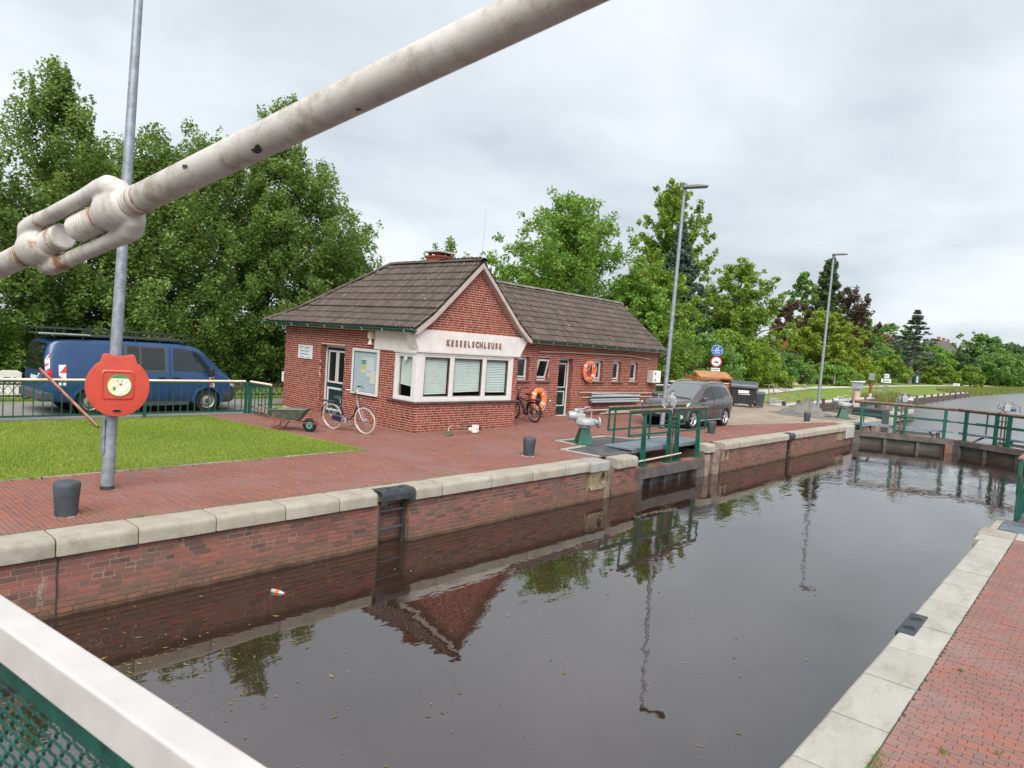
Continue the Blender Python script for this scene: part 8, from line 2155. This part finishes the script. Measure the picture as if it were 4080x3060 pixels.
tree('ash_tree', 'shaggy green tree right behind the wing gable', 41.2, 25.4, 8.2, 2.7, .6, 'round', 'leaf_maple', 280, 26000, .21, 25, .15, 1.0, .2, droop=.4)
tree('open_tree', 'airy light green tree with visible branches right of the street lamp', 77.7, 34.0, 14.6, 7.2, 1.5, 'round', 'leaf_light', 640, 42000, .32, 26, .085, .8, .3, limbs=80, bark='bark_grey', branches=58, rise_k=.5)
tree('hedge_bush', 'wide light green bush behind the waste bins and signs', 68.8, 31.0, 5.6, 5.0, .1, 'dome', 'leaf_light', 280, 22000, .28, 27, .13, .8, .15, cat='bush')
tree('hedge_bush', 'dark green hedge bush behind the orange skip', 58.0, 29.0, 4.6, 4.4, .1, 'dome', 'leaf_mid', 130, 12000, .28, 28, .18, .8, .15, cat='bush')
tree('hedge_bush', 'green bush to the right of the round traffic signs', 74, 29.0, 3.6, 3.4, .1, 'dome', 'leaf_light', 90, 8000, .28, 29, .2, .8, .12, cat='bush')
tree('hedge_bush', 'dark round bush just left of the far lamp post', 81.5, 28.8, 3.7, 2.9, .1, 'dome', 'leaf_mid', 90, 8000, .26, 30, .2, .9, .12, cat='bush')
tree('dark_conifer', 'tall dark green conifer behind the far lamp post', 162.6, 50.0, 27.2, 9.0, 5.0, 'cone', 'leaf_conifer', 620, 26000, .62, 31, .085, .9, .5, branches=80, rise_k=.25)
tree('tall_green_tree', 'green tree against the left side of the dark conifer', 143, 48.5, 21.5, 3.9, 5.0, 'column', 'leaf_mid', 120, 7000, .6, 32, .2, 1.0, .35)
tree('copper_beech', 'purple brown copper beech left of the far lamp post', 128.5, 45.0, 14.2, 4.4, 1.0, 'round', 'leaf_copper', 140, 9000, .5, 33, .19, 1.0, .3)
tree('copper_beech', 'purple brown copper beech right of the dark conifer', 166.5, 46.0, 21.6, 6.6, 4.0, 'round', 'leaf_copper', 280, 15000, .55, 34, .12, 1.0, .35, branches=36)
tree('yellow_tree', 'broad yellow green tree around the far lamp post', 121.0, 37.0, 11.8, 7.4, 2.4, 'dome', 'leaf_yellow', 380, 26000, .42, 35, .11, .75, .35, limbs=30, branches=46, rise_k=.35)
tree('tall_green_tree', 'dark green tree right of the copper beech', 225, 58.0, 21.0, 6.2, 6.0, 'cone', 'leaf_mid', 120, 6500, .85, 36, .2, .9, .35)
tree('garden_bush', 'light green rounded bush right of the far lamp post', 108.5, 31.5, 3.7, 3.5, .1, 'dome', 'leaf_maple', 90, 7500, .32, 37, .2, .8, .12, cat='bush')
tree('garden_bush', 'pale flowering bush behind the gauge pillar', 124.5, 33.5, 5.2, 4.2, .1, 'dome', 'leaf_yellow', 90, 7000, .36, 38, .2, .8, .12, cat='bush')
tree('garden_bush', 'bright green bush left of the layered conifer', 164.2, 36.0, 6.3, 4.0, .3, 'dome', 'leaf_light', 80, 5500, .42, 39, .2, .8, .15, cat='bush')
tree('green_tree', 'mid green tree in front of the orange red roof', 169, 42.0, 10.3, 6.6, .4, 'dome', 'leaf_mid', 130, 8000, .52, 40, .18, .8, .3)
tree('green_tree', 'grey green willow behind the bright bush', 226, 50.0, 16.6, 7.6, 2.0, 'round', 'leaf_mid', 130, 8000, .68, 41, .18, .9, .4)
tree('layered_conifer', 'tall layered dark conifer with bare trunk on the far bank', 195.8, 38.5, 19.2, 7.0, 4.6, 'cone', 'leaf_pine', 330, 12000, .5, 42, .085, .45, .5, bark='bark_grey', layers=11, limbs=60, hollow=.1, lean=(1.2, 0))
tree('green_tree', 'leafy tree right of the layered conifer', 238, 42.0, 11.5, 7.6, .5, 'round', 'leaf_maple', 120, 7500, .7, 43, .18, .9, .35)
tree('green_tree', 'small bright bush tree at the foot of the villa', 228, 37.0, 6.0, 4.5, .2, 'dome', 'leaf_light', 70, 4500, .6, 44, .2, .8, .2)
tree('dark_tree', 'dark brownish tree in front of the villa', 292, 43.5, 11.8, 7.8, .3, 'dome', 'leaf_dark', 120, 7500, .8, 45, .18, .9, .35)
tree('dark_tree', 'big grey green tree to the right of the villa', 372, 47.0, 23.5, 14.0, 3.0, 'round', 'leaf_mid', 300, 17000, 1.0, 46, .11, .8, .6, branches=46, rise_k=.4, limbs=40)  # mid leaf colour in place of dark: distance haze put into the colour
tree('dark_tree', 'dark spreading tree at the right edge below the big grey green tree', 345, 36.5, 13.0, 11.0, .3, 'dome', 'leaf_mid', 260, 14000, .85, 47, .17, .8, .4)  # paler leaf colour imitates haze here too
tree('dark_tree', 'dark tree touching the right edge of the photo', 392, 38.5, 15.5, 12.0, .3, 'dome', 'leaf_mid', 260, 14000, .9, 48, .17, .8, .4)  # leaf colour lightened to imitate haze
tree('dark_tree', 'distant dark tree behind the right edge trees', 520, 52.0, 25.0, 22.0, .3, 'dome', 'leaf_dark', 160, 9000, 1.6, 49, .16, .8, .5)
tree('garden_bush', 'single bright green bush on the bank near the reeds', 241, 31.5, 6.0, 3.9, .2, 'dome', 'leaf_light', 70, 4500, .5, 50, .2, 1.0, .2, cat='bush')
# hedges that close the view under the crowns
def hedge(label, x0, x1, y0, y1, h, n, leaf, mat, seed):
    r = np.random.default_rng(seed); t = thing('hedge', label, 'hedge', ((x0+x1)/2, (y0+y1)/2, -.05))
    P = np.stack([r.uniform(x0, x1, n), r.uniform(y0, y1, n), r.uniform(0, 1, n) ** .8 * h], 1); P[:, 2] *= 1 + .18*np.sin(P[:, 0]*1.1) * np.cos(P[:, 0]*.43 + 1)
    V, F = leaf_quads(P, leaf, r); tint = np.clip(.5 + .4*np.sin(P[:, 0]*2.1)*np.cos(P[:, 2]*3) + r.uniform(-.2, .2, n), 0, 1)
    o = np_mesh('foliage', V, F, mat, t, attr=np.repeat(tint, 4), world=True)
    m = MB()
    for i in range(int((x1 - x0) / 1.2)):
        xx = x0 + .6 + i*1.2; m = MB(); m.tube([(xx, (y0+y1)/2, -.1), (xx + .1, (y0+y1)/2, h*.8)], [.05, .02], 5); m.build('stem', 'bark', t, world=True)
hedge('dark green hedge under the poplars behind the road', 1.0, 22.0, 30.0, 31.5, 2.6, 24000, .17, 'leaf_dark', 71)
hedge('dark hedge behind the house and the orange skip', 27.0, 54.0, 27.5, 29.5, 3.2, 24000, .22, 'leaf_dark', 72)
hedge('green hedge along the path beneath the yellow green tree', 84, 150, 38.5, 41.0, 4.2, 16000, .5, 'leaf_dark', 73)
hedge('clipped green hedge by the far path', 150, 215, 40.5, 42.0, 2.4, 9000, .5, 'leaf_mid', 74)
hedge('dense far hedge at the end of the gardens', 215, 420, 46.0, 49.0, 6.5, 16000, 1.0, 'leaf_dark', 75)

# ================================================================== bridge parts close to the camera

simple('rail_white', (0.47, 0.45, 0.44), 0.45, var=0.05, scale=9, dirt=(0.48, 0.44, 0.42), dirt_amt=0.3)
simple('rail_green', (0.005, 0.060, 0.042), 0.35, var=0.25, scale=25, dirt=(0.06, 0.20, 0.13), dirt_amt=0.35)
def rod_mat(name, joints, spread=.03):
    """painted steel with grime; rust only around the given stations along the rod"""
    t = NT(name); p = t.pos()
    base = t.ramp(t.noise(p, 7, 6, .6), [(.3, (.43, .415, .385)), (.7, (.52, .505, .475))])
    grime = t.ramp(t.noise(p, 10, 8, .74), [(.50, (0, 0, 0)), (.64, (.8,)*3)])
    base = t.mix(grime, base, (.24, .205, .15))
    base = t.mix(t.ramp(t.noise(p, 85, 3, .6), [(.70, (0, 0, 0)), (.75, (.5,)*3)]), base, (.17, .15, .125))
    dt = t.n('ShaderNodeVectorMath', operation='DOT_PRODUCT'); sb_ = t.n('ShaderNodeVectorMath', operation='SUBTRACT')
    t.l(p, sb_.inputs[0]); sb_.inputs[1].default_value = tuple(P0); t.l(sb_.outputs[0], dt.inputs[0]); dt.inputs[1].default_value = tuple(dr)
    s_ = dt.outputs['Value']; n = t.noise(p, 12, 7, .7); m_ = None
    for c, w in joints:
        q = t.math('SUBTRACT', 1.0, t.math('DIVIDE', t.math('ABSOLUTE', t.math('SUBTRACT', s_, c)), w), clamp=True)
        m_ = q if m_ is None else t.math('MAXIMUM', m_, q)
    if m_ is not None:
        f = t.math('ADD', m_, t.math('MULTIPLY', t.math('SUBTRACT', n, .55), 2.6))
        base = t.mix(t.ramp(f, [(.45, (0, 0, 0)), (.72, (.9,)*3)]), base, (.27, .125, .045))
        base = t.mix(t.ramp(f, [(.75, (0, 0, 0)), (1.0, (.9,)*3)]), base, (.13, .042, .018))
    t.set(Base_Color=base, Roughness=.5); t.bump(t.noise(p, 60, 5), .15, .004)
# white hand rail box with green mesh panel
rd = Vector((-.13, .99, 0)).normalized(); rn = Vector((rd.y, -rd.x, 0))
o0 = rn * .597 + Vector((0, 0, 0))
t = thing('bridge_railing', 'white painted bridge handrail with green wire mesh panel in the near left corner', 'railing', (.6, .2, .85))
def rp(u, o, z): return rd * u + rn * (.597 + o) + Vector((0, 0, z))
m = MB(); m.bar(rp(-1.5, 0, 1.81), rp(3.2, 0, 1.81), .066, .08); m.build('handrail', 'rail_white', t, bevel=.006, seg=3, world=True)
m = MB(); m.bar(rp(-1.5, 0, 1.745), rp(3.2, 0, 1.745), .045, .045); m.build('panel_frame', 'rail_green', t, bevel=.004, world=True)
m = MB(); m.bar(rp(-1.5, 0, .98), rp(3.2, 0, .98), .045, .05); m.build('panel_frame', 'rail_green', t, world=True)
for u in (-1.4, .2, 3.1):
    m = MB(); m.bar(rp(u, 0, .75), rp(u, 0, 1.75), .05, .05, rd); m.build('post', 'rail_green', t, world=True)
def wire(u0, z0, u1, z1, ph):
    n_ = int(math.hypot(u1-u0, z1-z0) / .0105); P = []
    for i in range(n_ + 1):
        f_ = i / n_; P.append(rp(u0 + (u1-u0)*f_, .0045*math.sin(math.pi*i/1.75 + ph), z0 + (z1-z0)*f_))
    return MB().tube(P, .0030, 5)
pitch = .052
k = 0
for i in range(-24, 60):      # two families of crimped diagonal wires, clipped to the frame
    for sg in (-1, 1):
        u_a = .85 + i*pitch; z_a = 1.725; ln = .30
        u_b = u_a + sg*ln*.95; z_b = z_a - ln
        if not (.6 < max(u_a, u_b) and min(u_a, u_b) < 2.35): continue
        wire(u_a, z_a, u_b, z_b, 0 if sg > 0 else math.pi).build('mesh_wire', 'rail_green', t, smooth=60, world=True)
# tie rod with turnbuckle
P0 = Vector((.6435, 1.8990, 2.7915)); P1 = Vector((.8521, .7158, 3.0568))
dr = (P1 - P0).normalized()
JT = [(-.49 - .055, .045), (-.49 + .115, .035), (-.135, .02), (.035, .03)]
rod_mat('rod_white', [(.06, .03), (-.57, .07)]); rod_mat('rod_rusty', JT); rod_mat('rod_worn', [(-.40, .06)])
A_ = P0 - dr*.05; E_ = P1 + dr*1.2
t = thing('tie_rod', 'weathered white bridge tie rod with turnbuckle crossing the sky diagonally', 'tie rod', tuple(P0))
m = MB(); m.cyl(P0 - dr*.02, E_, .0355, .0355, 40); m.build('rod', 'rod_white', t, smooth=60, world=True)
# turnbuckle axis continues down-left
TL_ = .51
TB0 = P0 - dr*(TL_ + .02)
m = MB(); m.cyl(TB0 - dr*1.6, TB0 + dr*.02, .0345, .0345, 40); m.build('lower_rod', 'rod_white', t, smooth=60, world=True)
def thread(a, b, r, n_, name, mat):
    L = (b - a).length; prof = []
    for i in range(n_): prof += [(r*.88, L*i/n_), (r, L*(i+.35)/n_), (r, L*(i+.65)/n_)]
    prof.append((r*.88, L)); m = MB(); m.lathe(prof, a, (b - a).normalized(), 32); return m.build(name, mat, t, smooth=30, world=True)
thread(P0 - dr*.26, P0 + dr*.055, .0365, 26, 'upper_thread', 'rod_rusty')
thread(TB0 - dr*.055, TB0 + dr*.19, .0355, 21, 'lower_thread', 'rod_rusty')
# turnbuckle body: two heads and two side bars
b1 = ax_up - dr*ax_up.dot(dr); b1.normalize(); b2 = dr.cross(b1)
sb = (b1 * .90 + b2 * .42).normalized()      # direction in which the side bars sit
sb2 = dr.cross(sb)
def head(c, s_, name):
    m = MB(); m.lathe([(.036, -.055*s_), (.046, -.05*s_), (.052, -.03*s_), (.054, 0), (.052, .03*s_), (.045, .052*s_), (.036, .06*s_)], c, dr, 32); return m
hu = P0 - dr*.055; hlw = TB0 + dr*.055
bd = MB(); bd.v, bd.f = [], []
for c, s_ in ((hu, 1), (hlw, 1)):
    h_ = head(c, s_, ''); bd.add(h_.v, h_.f)
for sg in (-1, 1):
    off = sb * (sg*.0615)
    pts = [hlw - dr*.035 + sb*(sg*.012), hlw - dr*.025 + sb*(sg*.036), hlw - dr*.002 + sb*(sg*.055), hlw + dr*.035 + off*.97, hlw + dr*.08 + off, hlw + dr*.12 + off, hu - dr*.12 + off, hu - dr*.08 + off, hu - dr*.035 + off*.97, hu + dr*.008 + sb*(sg*.056), hu + dr*.034 + sb*(sg*.038), hu + dr*.046 + sb*(sg*.012)]
    bd.tube(pts, [.026, .030, .030, .027, .0225, .021, .021, .0225, .027, .031, .031, .027], 20)
o = bd.build('turnbuckle', 'rod_worn', t, smooth=180, world=True)
rm = o.modifiers.new('fuse', 'REMESH'); rm.mode = 'VOXEL'; rm.voxel_size = .003; rm.use_smooth_shade = True
sm = o.modifiers.new('soft', 'SMOOTH'); sm.iterations = 14; sm.factor = .6
# paint chips
q = random.Random(5)
for k, (u, w_, a) in enumerate(((.52, .020, .5), (.29, .016, -1.0), (.80, .010, 1.2))):
    c = P0 + dr*u; vw = (Vector(CAM_LOC) - c); vw -= dr*vw.dot(dr); vw.normalize(); sd_ = dr.cross(vw); nn = (vw*math.cos(a*.6) + sd_*math.sin(a*.6)).normalized(); tt_ = dr.cross(nn)
    m = MB(); pl = []
    for j in range(9):
        aa = 2*math.pi*j/9; rr = w_*q.uniform(.35, 1.1); pl.append(c + nn*.0372 + dr*(rr*math.cos(aa)*.8) + tt_*(rr*math.sin(aa)*.55) - nn*(((rr*math.sin(aa)*.55)**2)/(2*.036)))
    m.add(pl, [tuple(range(9))]); m.build('paint_chip', 'ink', t, world=True)
